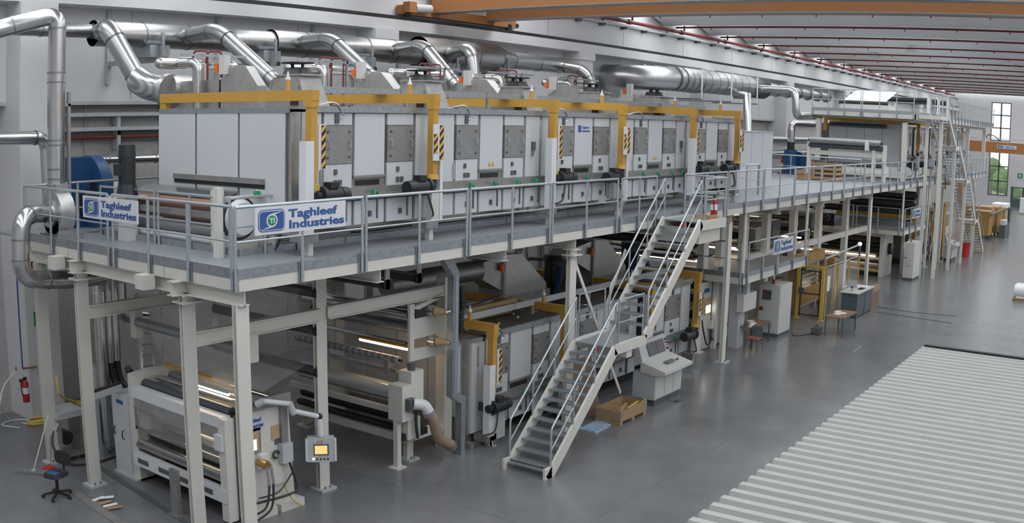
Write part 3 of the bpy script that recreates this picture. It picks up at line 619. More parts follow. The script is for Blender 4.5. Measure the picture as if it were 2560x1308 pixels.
def motor(label, x, y, z, s=1.0, d=1, group='black electric motors', vertical=False):
    t = thing('electric_motor', label, 'motor', (x, y, z), group)
    if vertical:
        obj('housing', M().cyl((x, y, z + 0.25 * s), (x, y, z + 0.85 * s), 0.2 * s, n=16), 'fins', t, True); obj('fan_cover', M().cyl((x, y, z + 0.85 * s), (x, y, z + 1.12 * s), 0.21 * s, 0.19 * s, n=16), 'motor', t, True)
        obj('flange', M().cyl((x, y, z), (x, y, z + 0.25 * s), 0.26 * s, 0.2 * s, n=12), 'motor', t); obj('terminal_box', M().box(x - 0.3 * s, x - 0.15 * s, y - 0.1 * s, y + 0.1 * s, z + 0.45 * s, z + 0.7 * s), 'motor', t)
        return t
    obj('housing', M().cyl((x - 0.2 * s * d, y, z), (x + 0.22 * s * d, y, z), 0.15 * s, n=16), 'fins', t, True)
    obj('fan_cover', M().cyl((x + 0.22 * s * d, y, z), (x + 0.42 * s * d, y, z), 0.16 * s, 0.14 * s, n=16), 'motor', t, True)
    obj('flange', M().cyl((x - 0.28 * s * d, y, z), (x - 0.2 * s * d, y, z), 0.18 * s, n=14).cyl((x - 0.4 * s * d, y, z), (x - 0.28 * s * d, y, z), 0.1 * s, n=10), 'motor', t, True)
    obj('terminal_box', M().box(x - 0.12 * s, x + 0.1 * s, y - 0.11 * s, y + 0.09 * s, z + 0.13 * s, z + 0.25 * s), 'motor', t)
    obj('cable', M().tube(spline([(x - 0.12 * s * d, y - 0.08, z - 0.1), (x - 0.2 * d, y - 0.12, z - 0.35), (x - 0.3 * d, y - 0.1, z - 0.55), (x - 0.5 * d, y + 0.1, z - 0.62)], 5), 0.022, 6), 'rubber', t)
    obj('mount', M().box(x - 0.34 * s * d, x - 0.26 * s * d, y - 0.05, y + 0.32, z - 0.1, z + 0.1), 'motor', t)
    return t
gx = [at(p, 330, Y=13.5).x for p in (778, 1082, 1383, 1555, 1733, 1844)]
gl = ['nearest yellow lifting gantry over the upper oven end wall', 'second yellow gantry of the upper row with a double striped board', 'third yellow gantry of the upper row beside a white guide column', 'fourth yellow gantry of the upper row, left of the stair top', 'fifth yellow gantry of the upper row above the stair landing', 'last yellow gantry of the upper row, before the plain grey box']
for i, X in enumerate(gx): gantry(gl[i], X, 0.0, 'AB'[i % 2])
mpx = [(828, 488, 1), (1050, 468, -1), (1412, 445, 1), (1535, 443, -1), (1753, 423, 1), (1822, 420, -1)]
ml = ['black motor at the foot of the nearest upper gantry', 'black motor left of the second upper gantry', 'black motor right of the third upper gantry', 'black motor left of the fourth upper gantry', 'black motor by the fifth upper gantry, over the stair landing', 'black motor by the last upper gantry']
for (px, py, d), l in zip(mpx, ml): p = at(px, py, Y=13.35); motor(l, p.x, 13.35, p.z, 0.95, d)
# ---- lower ovens
G = 'lower ovens'
oven('nearest white oven module of the lower row, left of the stairs', cols(900, YO, ('blank', 1213, 1224), ('plate', 1225, 1272), ('mid', 1274, 1329), ('plate', 1331, 1372), ('blank', 1374, 1403)), G, DZ)
oven('white oven module of the lower row half hidden behind the stairs', [('blank', 21.75, 22.15), ('plate', 22.18, 23.0), ('mid', 23.02, 24.05), ('plate', 24.07, 24.8), ('blank', 24.82, 25.3)], G, DZ)
oven('white oven module at the far end of the lower row, behind the control desk', [('blank', 25.75, 26.1), ('mid', 26.12, 27.0), ('plate', 27.02, 28.05), ('blank', 28.07, 28.75)], G, DZ)
t = thing('lower_oven_end', 'white end wall of the lower oven row behind the rollers', 'oven', (17.6, YO, 0))
obj('body', M().box(17.62, 18.15, YO + 0.05, 18.0, 0.25, 2.5), 'hood', t)
for i in range(4): obj('end_panel', M().box(17.58, 17.62, 14.1 + i * 0.97, 15.04 + i * 0.97, 0.62, 2.42), 'panel', t)
obj('slit_plate', M().box(17.52, 17.58, 14.3, 17.6, 0.42, 0.62), 'plate', t); obj('plinth', M().box(17.6, 18.15, YO + 0.1, 18.0, 0, 0.25), 'plate', t)
for x in (18.3, 18.55): obj('side_strip', M().box(17.62 + (x - 18.3), 17.84 + (x - 18.3), YO - 0.02, YO + 0.05, 0.3, 2.4), 'panel', t)
gantry('yellow gantry at the near end of the lower oven row', 18.0, DZ, 'A', yb=14.9)
gantry('second yellow gantry of the lower row, just left of the stair landing', atx(1411, 830, 13.5), DZ, 'B')
gantry('yellow gantry of the lower row glimpsed between the stair treads', 25.5, DZ, 'A')
gantry('yellow gantry at the far end of the lower row with a striped board', 28.6, DZ, 'B')
p = at(1245, 1015, Y=13.35); motor('black motor at the foot of the nearest lower gantry', p.x, 13.35, p.z, 0.95, 1)
p = at(1725, 838, Y=13.35); motor('black motor at the foot of the far lower gantry', p.x, 13.35, p.z, 1.0, -1)
motor('black motor behind the lower stair treads', 22.35, 13.4, 0.85, 0.9, 1)
t = thing('junction_box', 'small pale switch box on the floor rail left of the stairs', 'box', (18.55, 13.42, 0.15)); a = at(1226, 1040, Y=13.42); b = at(1262, 1090, Y=13.42)
obj('box', M().box(a.x, b.x, 13.42, 13.62, b.z, a.z), 'cabinet', t); obj('cable', M().tube(spline([(a.x + 0.05, 13.4, b.z), (a.x + 0.08, 13.36, b.z - 0.15), (a.x + 0.15, 13.36, b.z - 0.1)], 5), 0.012, 6), 'white_hose', t); obj('foot', M().box(a.x + 0.1, b.x - 0.1, 13.5, 13.8, 0, b.z), 'plate', t)
_t = thing('slide_track', 'dark slide track on the floor along the lower ovens', 'track', (17.5, 13.68, 0)); obj('track', M().box(17.5, 29.0, 13.62, 13.75, 0, 0.12), 'darkgrey', _t); obj('end_stop', M().box(17.4, 17.5, 13.6, 13.77, 0, 0.16), 'plate', _t)
for i in range(26): x = 18.4 + (i * 7919 % 100) / 100 * 2.8; y = 14.2 + (i * 104729 % 100) / 100 * 3.4; obj('top_bolt', M().cyl((x, y, 2.55), (x, y, 2.58), 0.03, n=6), 'white', bpy.data.objects['oven_module.005'])
# box beyond the upper ovens
a = at(1852, 330, Y=15.6); b = at(1933, 332, Y=15.6)
t = thing('plain_housing', 'plain pale grey box housing beyond the far end of the upper ovens', 'housing', (a.x, 15.6, ZD))
obj('body', M().box(a.x, b.x, 15.6, 18.5, ZD, a.z), 'panel', t); obj('lid', M().box(a.x - 0.03, b.x + 0.03, 15.57, 18.5, a.z, a.z + 0.04), 'greybox', t)
for i in range(1, 3): x = a.x + (b.x - a.x) * i / 3; obj('seam_strip', M().box(x - 0.01, x + 0.01, 15.59, 15.6, ZD, a.z), 'greybox', t)
# ================================================================ ductwork
def duct(label, pts, r, mt='duct', bands=(), name='duct', bend=0.35, group=None, n=18, nb=7, cat='duct'):
    P = smooth_path(pts, bend, nb); rs = r
    if isinstance(r, (list, tuple)):
        tot = [0]
        for i in range(1, len(P)): tot.append(tot[-1] + (P[i] - P[i - 1]).length)
        L = tot[-1]; rs = []
        for s in tot:
            f = s / L * (len(r) - 1); k = min(int(f), len(r) - 2); rs.append(r[k] + (r[k + 1] - r[k]) * (f - k))
    t = thing(name, label, cat, P[0], group)
    obj('pipe', M().tube(P, rs, n), mt, t, True)
    for j, b in enumerate(bands):
        b = Vector(b); i = min(range(len(P) - 1), key=lambda q: ((P[q] + P[q + 1]) / 2 - b).length); seg = P[i + 1] - P[i]; f = max(0, min(1, (b - P[i]).dot(seg) / seg.length_squared)); c = P[i] + seg * f; d = seg.normalized()
        rr = (rs[i] if isinstance(rs, list) else rs) + 0.012
        obj('band', M().cyl(c - d * 0.018, c + d * 0.018, rr, n=n), 'band', t, True)
    return t
YM = 21.4; ZM = 9.45
# main duct in sections of growing bore
def sect(label, x0, x1, r, z=ZM, mt='duct', taper=None, y=YM):
    t = thing('duct_section', label, 'duct', (x0, y, z - r), 'main exhaust duct sections')
    obj('pipe', M().cyl((x0, y, z), (x1, y, z), r, taper, n=24), mt, t, True)
    k = max(1, round((x1 - x0) / 1.35))
    for i in range(k + 1):
        x = x0 + (x1 - x0) * i / k; rr = r + ((taper or r) - r) * i / k
        obj('band', M().cyl((max(x - 0.02, x0), y, z), (min(x + 0.02, x1), y, z), rr + 0.014, n=24), 'band', t, True)
    return t
sect('thin silver duct section at the far left of the wall', 4.0, 12.6, 0.17, 9.5)
sect('silver main duct section above the tall black motor', 12.6, 18.2, 0.31)
sect('silver main duct section above the second gantry', 18.2, 24.3, 0.36)
sect('thick silver duct section on the wall in front of the mid column', 24.3, 28.3, 0.5, 9.5)
sect('silver duct reducer with a small valve past the thick section', 28.3, 29.3, 0.5, 9.5, taper=0.3)
sect('silver duct section between the thick drum and the end elbow', 29.3, 32.4, 0.3, 9.5)
for i, px in enumerate((408, 690, 932, 1145, 1272)):
    p = at(px, 140, Y=20.85)
    t = thing('duct_bracket', 'grey wall bracket carrying the main duct, %s from the left' % ORD[i], 'bracket', (p.x, 20.9, 9.0), 'duct brackets')
    obj('arm', M().box(p.x - 0.06, p.x + 0.06, 20.75, YW - 0.13, 8.78, 8.9), 'galv', t); obj('drop', M().box(p.x - 0.04, p.x + 0.04, 20.85, 20.91, 8.78, 9.5), 'galv', t)
    obj('end_cap', M().box(p.x - 0.05, p.x + 0.05, 20.72, 20.75, 8.79, 8.89), 'black', t); obj('wall_post', M().box(p.x - 0.06, p.x + 0.06, YW - 0.12, YW - 0.004, 8.3, 10.26), 'greybox', t); obj('saddle', M().box(p.x - 0.3, p.x + 0.3, 21.0, 21.8, 8.9, 9.2), 'galv', t)
# branches from the hoods up to the main
def branch(i, label, s, e1, e2, e3, y1=19.7, y2=17.7, r=0.19, mt='duct'):
    a = at(*s, Y=YM); b = at(*e1, Y=y1); c = at(*e2, Y=y2); pts = [(a.x, YM - 0.1, ZM), b, c]
    if e3: pts.append(Vector(e3))
    P = [Vector(p) for p in pts]
    return duct(label, P, r, mt, [P[0] + (P[1] - P[0]) * q for q in (0.25, 0.3, 0.8)] + [P[1] + (P[2] - P[1]) * q for q in (0.25, 0.3, 0.9)], 'branch_duct', 0.45, 'branch ducts')
branch(1, 'silver branch duct elbowing down at the far left end of the ovens', (250, 78), (268, 66), (345, 200), at(368, 216, Y=19.6), 20.6, 19.9, 0.24)
branch(2, 'silver branch duct descending behind the first grey hood', (452, 88), (545, 74), (690, 208), None, 19.7, 17.6)
branch(3, 'silver branch duct descending behind the second grey hood', (735, 100), (828, 97), (935, 200), None, 19.7, 17.6)
branch(4, 'silver branch duct descending behind the third grey hood', (972, 118), (1058, 112), (1145, 220), None, 19.7, 17.6)
branch(5, 'silver branch duct dropping straight down beside the thick drum', (1100, 130), (1178, 120), (1186, 205), None, 19.7, 19.5, 0.2)
branch(6, 'silver elbow duct at the right end of the main exhaust', (1392, 160), (1466, 178), (1484, 232), None, 20.0, 19.8, 0.2)
a = at(372, 216, Y=19.5); b = at(414, 225, Y=19.0)
t = thing('flexible_duct', 'ribbed grey flexible duct joining the left hood to its branch', 'duct', a); obj('bellows', M().tube(spline([at(345, 200, Y=19.9), a, b], 5), 0.31, 20), 'flex', t, True); obj('collar', M().cyl(b, b + (b - a).normalized() * 0.12, 0.37, n=20), 'hood', t, True)
# second duct on the wall, coming out of a square wall collar
t = thing('duct_collar', 'square grey wall collar where the large duct leaves the wall', 'collar', (39.0, YW, 9.3)); obj('plate', M().box(37.9, 40.6, YW - 0.06, YW, 8.55, 10.2), 'galv', t); 
def sect2(label, pts, r, mt='duct'):
    return duct(label, pts, r, mt, [Vector(pts[0]) + (Vector(pts[-1]) - Vector(pts[0])) * k for k in (0.02, 0.18, 0.34, 0.5, 0.66, 0.82, 0.98)], 'duct_section', 0.8, 'second duct sections')
t = duct('big silver duct bend coming out of the wall collar', [(39.2, 24.1, 9.38), (39.2, 22.3, 9.38), (41.4, 21.2, 9.45), (44.5, 21.2, 9.48)], 0.56, 'duct', [], 'duct_section', 1.2, 'second duct sections', n=24, nb=9)
for x in (40.0, 40.5, 41.0, 41.5, 42.0, 42.6, 43.2, 43.8): obj('band', M().cyl((x, 21.2 + max(0, (41.6 - x)) * 0.5, 9.45), (x + 0.05, 21.2 + max(0, (41.6 - x)) * 0.47, 9.45), 0.575, n=24), 'band', t, True)
sect2('straight run of the big silver duct on the right wall', [(44.5, 21.2, 9.48), (50.2, 21.2, 9.5)], 0.56)
sect2('tapering silver duct piece after the big straight run', [(50.2, 21.2, 9.5), (52.3, 21.2, 9.5)], [0.56, 0.36])
sect2('narrow silver duct running on to the upper rear platform', [(52.3, 21.2, 9.5), (63.0, 21.0, 9.5)], [0.36, 0.22])
p = [at(1900, 222, Y=20.6), at(1988, 226, Y=18.5), at(1990, 290, Y=18.4), at(2050, 290, Y=18.2)]
duct('silver S-bend duct dropping beside the upper rear platform', p, 0.2, 'duct_bright', p[1:3], 'branch_duct', 0.4)
p = [at(2030, 262, Y=17.5), at(2060, 262, Y=17.5), at(2050, 288, Y=17.9), at(2015, 292, Y=18.2)]
t = thing('ribbed_duct', 'ribbed silver riser under the large duct', 'duct', at(1868, 340, Y=19.5)); a = at(1868, 340, Y=19.5); b = at(1868, 240, Y=20.2); obj('bellows', M().tube([a, (a + b) / 2, b, (b.x, 20.9, 9.0)], 0.22, 16), 'flex', t, True); obj('stem', M().cyl((a.x, 19.5, ZD), a, 0.2, n=14), 'duct', t, True)
for i, px in enumerate((1754, 1828, 1893)):
    p = at(px, 200, Y=20.6); t = thing('duct_hanger', 'thin white hanger rod beside the big duct, %s from the left' % ORD[i], 'hanger', p, 'duct hangers'); obj('rod', M().box(p.x - 0.03, p.x + 0.03, 20.55, 20.6, 8.6, 10.0), 'white', t); obj('arm', M().box(p.x - 0.05, p.x + 0.05, 20.55, YW, 8.55, 8.62), 'galv', t)
# ---- hoods on top of the upper ovens (profile across the line)
def hood(label, pts, right, yf=16.0, low=None):
    x0 = at(*pts[0], Y=yf).x; q = [at(x, y, X=x0) for x, y in pts]; prof = [(p.y, p.z) for p in q]
    x1 = at(*right, Y=q[0].y).x
    prof = [(prof[0][0], ZT)] + prof + [(prof[-1][0], ZT)]
    t = thing('fan_hood', label, 'hood', (x0, yf, ZT), 'sheet metal fan hoods')
    obj('casing', M().prism(prof, 'x', x0, x1), 'hood', t)
    ym = (q[1].y + q[2].y) / 2 + 0.1; zm = (q[1].z + q[0].z) / 2 + 0.1
    obj('seam_flange', M().box(x0 - 0.03, x1 + 0.01, ym + 0.16, ym + 0.22, ZT, q[1].z + 0.02), 'hood', t)
    obj('actuator', M().box(x0 - 0.16, x0, ym + 0.24, ym + 0.42, zm - 0.05, zm + 0.35), 'cabinet', t)
    obj('red_switch', M().box(x0 - 0.18, x0 - 0.04, ym + 0.44, ym + 0.56, zm + 0.0, zm + 0.18), 'orange', t)
    return t
hood('sheet metal fan hood behind the nearest yellow gantry', [(644, 214), (614, 165), (588, 163), (552, 200)], (666, 214))
hood('second sheet metal fan hood, its sloped front shining', [(984, 222), (953, 181), (930, 179), (884, 219)], (1006, 222))
hood('third sheet metal fan hood in front of the thick duct', [(1247, 237), (1217, 200), (1195, 196), (1146, 230)], (1266, 237))
hood('fourth sheet metal fan hood beside the end elbow', [(1455, 247), (1426, 213), (1406, 211), (1363, 243)], (1468, 247))
hood('small far sheet metal fan hood below the wall collar', [(1618, 252), (1610, 237), (1602, 236), (1576, 256)], (1626, 252))
t = thing('duct_box', 'long sheet metal duct box behind the nearest fan hood', 'duct', (13.2, 16.4, ZT))
x0 = at(644, 214, Y=16.0).x; a = at(432, 195, X=x0); b = at(548, 199, X=x0)
obj('box', M().box(x0 + 0.02, x0 + 0.75, b.y, a.y, ZT, b.z), 'hood', t); obj('flange', M().box(x0, x0 + 0.78, a.y, a.y + 0.05, ZT, a.z + 0.05), 'steel', t); obj('flange', M().box(x0, x0 + 0.78, b.y + 0.0, b.y + 0.05, ZT, b.z + 0.04), 'steel', t)
obj('transition', M().tube([(x0 + 0.38, a.y, (ZT + a.z) / 2), at(418, 224, Y=19.0)], [0.42, 0.34], 16), 'hood', t, True)
# ---- fans with plate stands between the hoods
def fan(label, px, py, yf=15.0, s=1.0):
    p = at(px, py, Y=yf); x, y = p.x, yf; zt = p.z
    t = thing('fan_drive', label, 'fan', (x, y, ZT), 'fan drives on the ovens')
    w = 0.34
    obj('stand', M().hull8([(x - w, y - 0.5, ZT), (x + w, y - 0.5, ZT), (x + w, y + 0.7, ZT), (x - w, y + 0.7, ZT)], [(x - w * 0.8, y - 0.25, zt), (x + w * 0.8, y - 0.25, zt), (x + w * 0.8, y + 0.4, zt), (x - w * 0.8, y + 0.4, zt)]), 'plate', t)
    obj('stand_top', M().box(x - w * 0.9, x + w * 0.9, y - 0.32, y + 0.46, zt, zt + 0.03), 'hood', t)
    obj('opening', M().box(x - w - 0.02, x - w + 0.1, y - 0.3, y - 0.1, ZT + 0.05, ZT + 0.2), 'black', t)
    obj('motor_body', M().cyl((x, y + 0.1, zt + 0.03), (x, y + 0.1, zt + 0.16), 0.3, 0.24, n=16), 'motor', t, True)
    for dx, dy in ((-0.14, 0), (0.14, 0), (0, 0.14), (0, -0.14)): obj('cowl_leg', M().box(x + dx - 0.02, x + dx + 0.02, y + 0.1 + dy - 0.02, y + 0.1 + dy + 0.02, zt + 0.16, zt + 0.24), 'motor', t)
    obj('rain_cowl', M().cyl((x, y + 0.1, zt + 0.24), (x, y + 0.1, zt + 0.27), 0.33, n=16), 'motor', t, True)
for i, (px, py) in enumerate(((752, 190), (1060, 205), (1300, 220), (1490, 233), (1642, 243))): fan('fan drive with black cowl on the upper ovens, %s from the left' % ORD[i], px, py)
# ---- cable tray along the oven tops
t = thing('cable_tray', 'long galvanised cable tray above the yellow gantries', 'tray', (13.0, 15.0, 7.9)); a = at(735, 214, Y=14.75); b = at(1764, 268, Y=14.75); c = at(735, 230, Y=14.75)
for i in range(6): x0 = a.x + (b.x - a.x) * i / 6; x1 = a.x + (b.x - a.x) * (i + 1) / 6 - 0.02; obj('tray_section', M().box(x0, x1, 14.72, 14.76, c.z, a.z).box(x0, x1, 14.76, 15.05, c.z, c.z + 0.02), 'galv', t)
for i in range(7): x = a.x + 0.4 + (b.x - a.x - 0.8) * i / 6; obj('tray_leg', M().box(x - 0.03, x + 0.03, 14.78, 14.84, ZT, c.z), 'galv', t)
# ---- insulated pipe loops behind the hoods
def loop(label, x0p, x1p, py, drops, Yp=18.3, r=0.12):
    a = at(x0p, py, Y=Yp); b = at(x1p, py + 4, Y=Yp); z = a.z
    t = thing('insulated_pipe', label, 'pipe', a, 'insulated heater pipes')
    obj('pipe', M().tube(smooth_path([(a.x, Yp, z), (b.x, Yp, z), (b.x, Yp, ZT)], 0.25, 5), r, 12), 'duct_bright', t, True)
    obj('end_cap', M().ball((a.x, Yp, z), r, 10, 6), 'duct_bright', t, True)
    x = a.x + (b.x - a.x) * 0.25
    obj('elbow', M().tube(smooth_path([(x - 0.1, Yp - 0.1, z + 0.02), (x + 0.15, Yp - 0.45, z + 0.02), (x + 0.15, Yp - 0.45, ZT)], 0.2, 5), r * 0.95, 12), 'duct_bright', t, True)
    for k, q in enumerate((0.48, 0.66)):
        x = a.x + (b.x - a.x) * q
        obj('red_pipe', M().tube(smooth_path([(x, Yp - 0.35, ZT), (x, Yp - 0.35, z + 0.28), (x - 0.25, Yp - 0.2, z + 0.28), (x - 0.25, Yp - 0.1, z)], 0.08, 4), 0.022, 6), 'redpipe', t)
    obj('riser', M().cyl((a.x + (b.x - a.x) * 0.55, Yp, ZT), (a.x + (b.x - a.x) * 0.55, Yp, z + 0.1), 0.13, n=12), 'duct_bright', t, True)
    obj('support_rail', M().box(a.x + 0.3, b.x - 0.05, Yp - 0.4, Yp - 0.35, z + 0.15, z + 0.2).box(b.x - 0.7, b.x - 0.65, Yp - 0.4, Yp - 0.35, ZT, z + 0.2), 'galv', t)
for i, (x0p, x1p, py) in enumerate(((400, 592, 158), (722, 888, 170), (978, 1124, 182), (1178, 1310, 194), (1362, 1474, 207))):
    loop('shiny insulated pipe loop with two red pipes, %s from the left' % ORD[i], x0p, x1p, py, 2)
# ---- left end: blower, tall duct, blue fan, black motor
t = thing('blower', 'grey snail-shaped blower standing at the far corner of the mezzanine deck', 'blower', (10.55, 19.3, ZD))
bx, by = 10.5, 19.2
obj('scroll', M().cyl((bx - 0.22, by, ZD + 0.55), (bx + 0.12, by, ZD + 0.55), 0.46, n=24), 'hood', t, True); obj('outlet', M().box(bx - 0.2, bx + 0.1, by - 0.2, by + 0.25, ZD + 0.6, ZD + 1.15), 'hood', t)
obj('inlet_flange', M().cyl((bx - 0.3, by, ZD + 0.55), (bx - 0.22, by, ZD + 0.55), 0.3, n=20), 'steel', t, True); obj('base', M().box(bx - 0.3, bx + 0.35, by - 0.4, by + 0.4, ZD, ZD + 0.12), 'plate', t); obj('casing_foot', M().box(bx - 0.22, bx + 0.12, by - 0.3, by + 0.3, ZD + 0.1, ZD + 0.4), 'hood', t)
a = at(145, 36, Y=19.3); b = at(143, 470, Y=19.3)
duct('tall silver duct rising from the blower and bending left', [(bx - 0.05, 19.25, ZD + 1.1), (bx - 0.05, 19.25, a.z), at(0, 72, Y=19.6), at(-60, 92, Y=19.6)], 0.19, 'duct_bright', [(bx - 0.05, 19.25, z) for z in (6.2, 6.4, 6.9, 7.0, 8.2, 8.4, 9.0)] + [at(40, 62, Y=19.5)], 'tall_duct', 0.3)
t = thing('duct_stay', 'narrow grey upright beside the tall silver duct', 'upright', (10.75, 19.3, ZD)); obj('upright', M().box(10.72, 10.78, 19.2, 19.28, ZD, 8.0), 'plate', t); obj('clip', M().box(10.5, 10.78, 19.2, 19.28, 7.7, 7.76), 'plate', t)
p = [(bx - 0.3, by, ZD + 0.55), at(52, 536, Y=18.9), at(52, 700, Y=18.9), at(185, 700, Y=18.9), at(260, 690, Y=18.9)]
duct('silver duct looping around the left edge of the mezzanine', p, 0.19, 'duct_bright', [at(52, 600, Y=18.9), at(52, 650, Y=18.9), at(80, 532, Y=18.9), at(120, 700, Y=18.9)], 'loop_duct', 0.42)
p = [at(-40, 345, Y=21.5), at(115, 345, Y=21.5), at(122, 480, Y=21.5), at(126, 590, Y=21.5)]
duct('silver pipe elbowing down in front of the left column', p, 0.16, 'duct_bright', [at(70, 345, Y=21.5), at(82, 345, Y=21.5)], 'elbow_duct', 0.3)
a = at(165, 402, Y=22.6); b = at(395, 396, Y=22.6)
duct('thin horizontal silver pipe behind the black motor', [a, b, b + Vector((3, 0, 0))], 0.11, 'duct_bright', [a + (b - a) * 0.4, a + (b - a) * 0.44, a + (b - a) * 0.9], 'thin_pipe', 0.1)
t = thing('red_pipe', 'thin dark red pipe on the rough wall behind the ovens', 'pipe', at(165, 345, Y=23.8)); a = at(150, 346, Y=23.7); b = at(395, 340, Y=23.7); obj('pipe', M().cyl(a, b + (b - a) * 1.2, 0.05, n=8), 'redpipe', t, True)
for i, py in enumerate((283, 320)):
    a = at(165, py, Y=23.6); t = thing('steel_channel', 'grey steel channel along the rough wall, %s one' % ('upper' if i == 0 else 'lower'), 'channel', a, 'wall channels'); obj('channel', M().box(a.x, a.x + 20, 23.55, 23.92, a.z - 0.1, a.z), 'greybox', t); obj('strut', M().box(a.x + 1.6, a.x + 1.7, 23.6, 23.9, a.z - 0.6, a.z), 'greybox', t)
cx, cy, cz = 12.35, 21.0, ZD + 0.85
t = thing('blue_fan', 'large blue round fan housing behind the blower', 'fan', (cx, cy, ZD))
obj('scroll', M().cyl((cx - 0.15, cy, cz), (cx + 0.15, cy, cz), 0.78, n=28), 'blue', t, True); obj('base', M().box(cx - 0.3, cx + 0.9, cy - 0.6, cy + 0.6, ZD, ZD + 0.25), 'blue', t); obj('outlet', M().box(cx - 0.7, cx - 0.15, cy - 0.25, cy + 0.25, ZD, ZD + 1.6), 'blue', t)
obj('motor', M().cyl((cx - 0.5, cy - 0.35, cz - 0.25), (cx + 0.1, cy - 0.35, cz - 0.25), 0.26, n=16), 'motor', t, True); obj('belt_guard', M().box(cx - 0.2, cx - 0.12, cy - 0.5, cy + 0.35, cz - 0.4, cz + 0.2), 'black', t)
deck(11.5, 14.6, 19.9, 21.8, bpy.data.objects['mezzanine'], n=1)
p = at(318, 470, Y=17.9); motor('tall black motor standing upright behind the brown roller', p.x, 17.9, p.z - 0.15, 0.92, vertical=True)
t = thing('motor_stand', 'grey pedestal under the upright black motor', 'stand', (p.x, 17.9, ZD)); obj('pillar', M().box(p.x - 0.15, p.x + 0.15, 17.75, 18.05, ZD, p.z - 0.17), 'cabinet', t); obj('plate', M().box(p.x - 0.3, p.x + 0.3, 17.6, 18.2, p.z - 0.17, p.z - 0.15), 'cabinet', t)
# ================================================================ winder in the left foreground
def roller(parent, x, z, y0, y1, r, mt, name='roller', n=18, journal=True):
    o = obj(name, M().cyl((x, y0, z), (x, y1, z), r, n=n), mt, parent, True)
    if journal: obj('journal', M().cyl((x, y0 - 0.08, z), (x, y0, z), r * 0.45, n=10), 'black', o); obj('journal', M().cyl((x, y1, z), (x, y1 + 0.08, z), r * 0.45, n=10), 'black', o)
    return o
wd = thing('winder', 'cream film winding machine with glass front under the near mezzanine corner', 'machine', (11.7, 16, 0))
obj('end_plate', M().prism([(11.16, 0.14), (12.44, 0.14), (12.34, 2.29), (11.2, 2.31)], 'y', 14.05, 14.13), 'cream', wd)
obj('end_plate', M().prism([(11.0, 0.0), (12.4, 0.0), (12.34, 2.25), (11.5, 2.32), (11.0, 2.28)], 'y', 17.3, 17.55), 'cream', wd)
obj('plate_cap', M().bar((11.2, 14.02, 2.24), (12.36, 14.02, 2.24), 0.08, 0.2), 'plate', wd)
c = obj('side_cabinet', M().box(10.95, 11.5, 17.56, 18.16, 0.02, 1.79), 'panel', wd)
obj('handle', M().tube([(10.95, 17.75, 1.02), (10.9, 17.75, 1.0), (10.9, 17.75, 0.85), (10.95, 17.75, 0.83)], 0.012, 6), 'black', c)
obj('handle', M().tube([(10.95, 18.08, 1.05), (10.91, 18.08, 1.03), (10.91, 18.08, 0.9), (10.95, 18.08, 0.88)], 0.012, 6), 'black', c)
obj('logo', M().box(10.944, 10.95, 17.72, 17.98, 1.58, 1.66), 'navy', c); obj('foot', M().box(10.9, 12.0, 17.3, 18.2, 0, 0.05), 'greybox', c)
obj('front_beam', M().box(10.92, 11.14, 14.3, 17.32, 1.85, 2.06), 'signwhite', wd); obj('front_fairing', M().prism([(10.94, 1.62), (11.1, 1.62), (11.14, 1.85), (10.98, 1.85)], 'y', 14.35, 17.3), 'steel', wd)
roller(wd, 11.27, 2.07, 14.4, 17.3, 0.1, 'roller')
for i, (x, z, r, mt) in enumerate(((11.46, 2.2, 0.035, 'chrome'), (11.62, 2.16, 0.05, 'chrome'), (11.95, 2.12, 0.1, 'roller_grey'), (12.15, 2.22, 0.05, 'chrome'), (11.8, 2.02, 0.06, 'roller_grey'))): roller(wd, x, z, 14.15, 17.3, r, mt)
obj('top_sheet', M().prism([(11.5, 2.02), (12.3, 2.05), (12.3, 2.08), (11.5, 2.05)], 'y', 14.2, 17.3), 'steel', wd); obj('yellow_bar', M().bar((11.72, 17.2, 2.42), (11.72, 15.6, 2.42), 0.08, 0.05), 'yellow', wd)
lp = obj('lamp_tube', M().cyl((11.5, 14.78, 2.3), (11.5, 16.16, 2.3), 0.035, n=10), 'lamp', wd, True); obj('lamp_tray', M().box(11.44, 11.58, 14.75, 16.2, 2.325, 2.35), 'greybox', lp)
g = obj('glass_door', M().box(10.955, 10.97, 14.4, 17.2, 1.24, 1.62), 'glass', wd)
for (y0, y1, z0, z1) in ((14.35, 17.25, 1.18, 1.24), (17.18, 17.25, 1.2, 1.65), (14.35, 14.42, 1.2, 1.65)): obj('frame_bar', M().box(10.93, 10.99, y0, y1, z0, z1), 'steel', g)
roller(wd, 11.55, 1.42, 14.3, 17.2, 0.2, 'film_roll', 'film_roll', 24); roller(wd, 11.85, 1.0, 14.2, 17.3, 0.24, 'steel', 'drum', 24); roller(wd, 11.35, 0.98, 14.2, 17.3, 0.09, 'roller')
obj('inner_lamp', M().cyl((11.2, 14.4, 1.1), (11.2, 15.9, 1.1), 0.02, n=8), 'lamp', wd)
obj('sill', M().box(10.95, 11.25, 14.2, 17.3, 0.78, 0.86), 'plate', wd); obj('pipe_rail', M().cyl((10.98, 14.2, 0.92), (10.98, 17.2, 0.92), 0.06, n=12), 'steel', wd, True)
lb = obj('lower_beam', M().box(10.86, 11.02, 14.2, 17.3, 0.42, 0.68), 'signwhite', wd)
for y in (14.6, 15.3, 16.0, 16.75): obj('slot', M().box(10.85, 10.87, y, y + 0.38, 0.5, 0.6), 'darkgrey', lb)
obj('back_wall', M().box(12.15, 12.2, 14.15, 17.3, 0.3, 2.0), 'plate', wd); obj('floor_tray', M().box(11.1, 12.2, 14.2, 17.3, 0.25, 0.32), 'roller', wd)
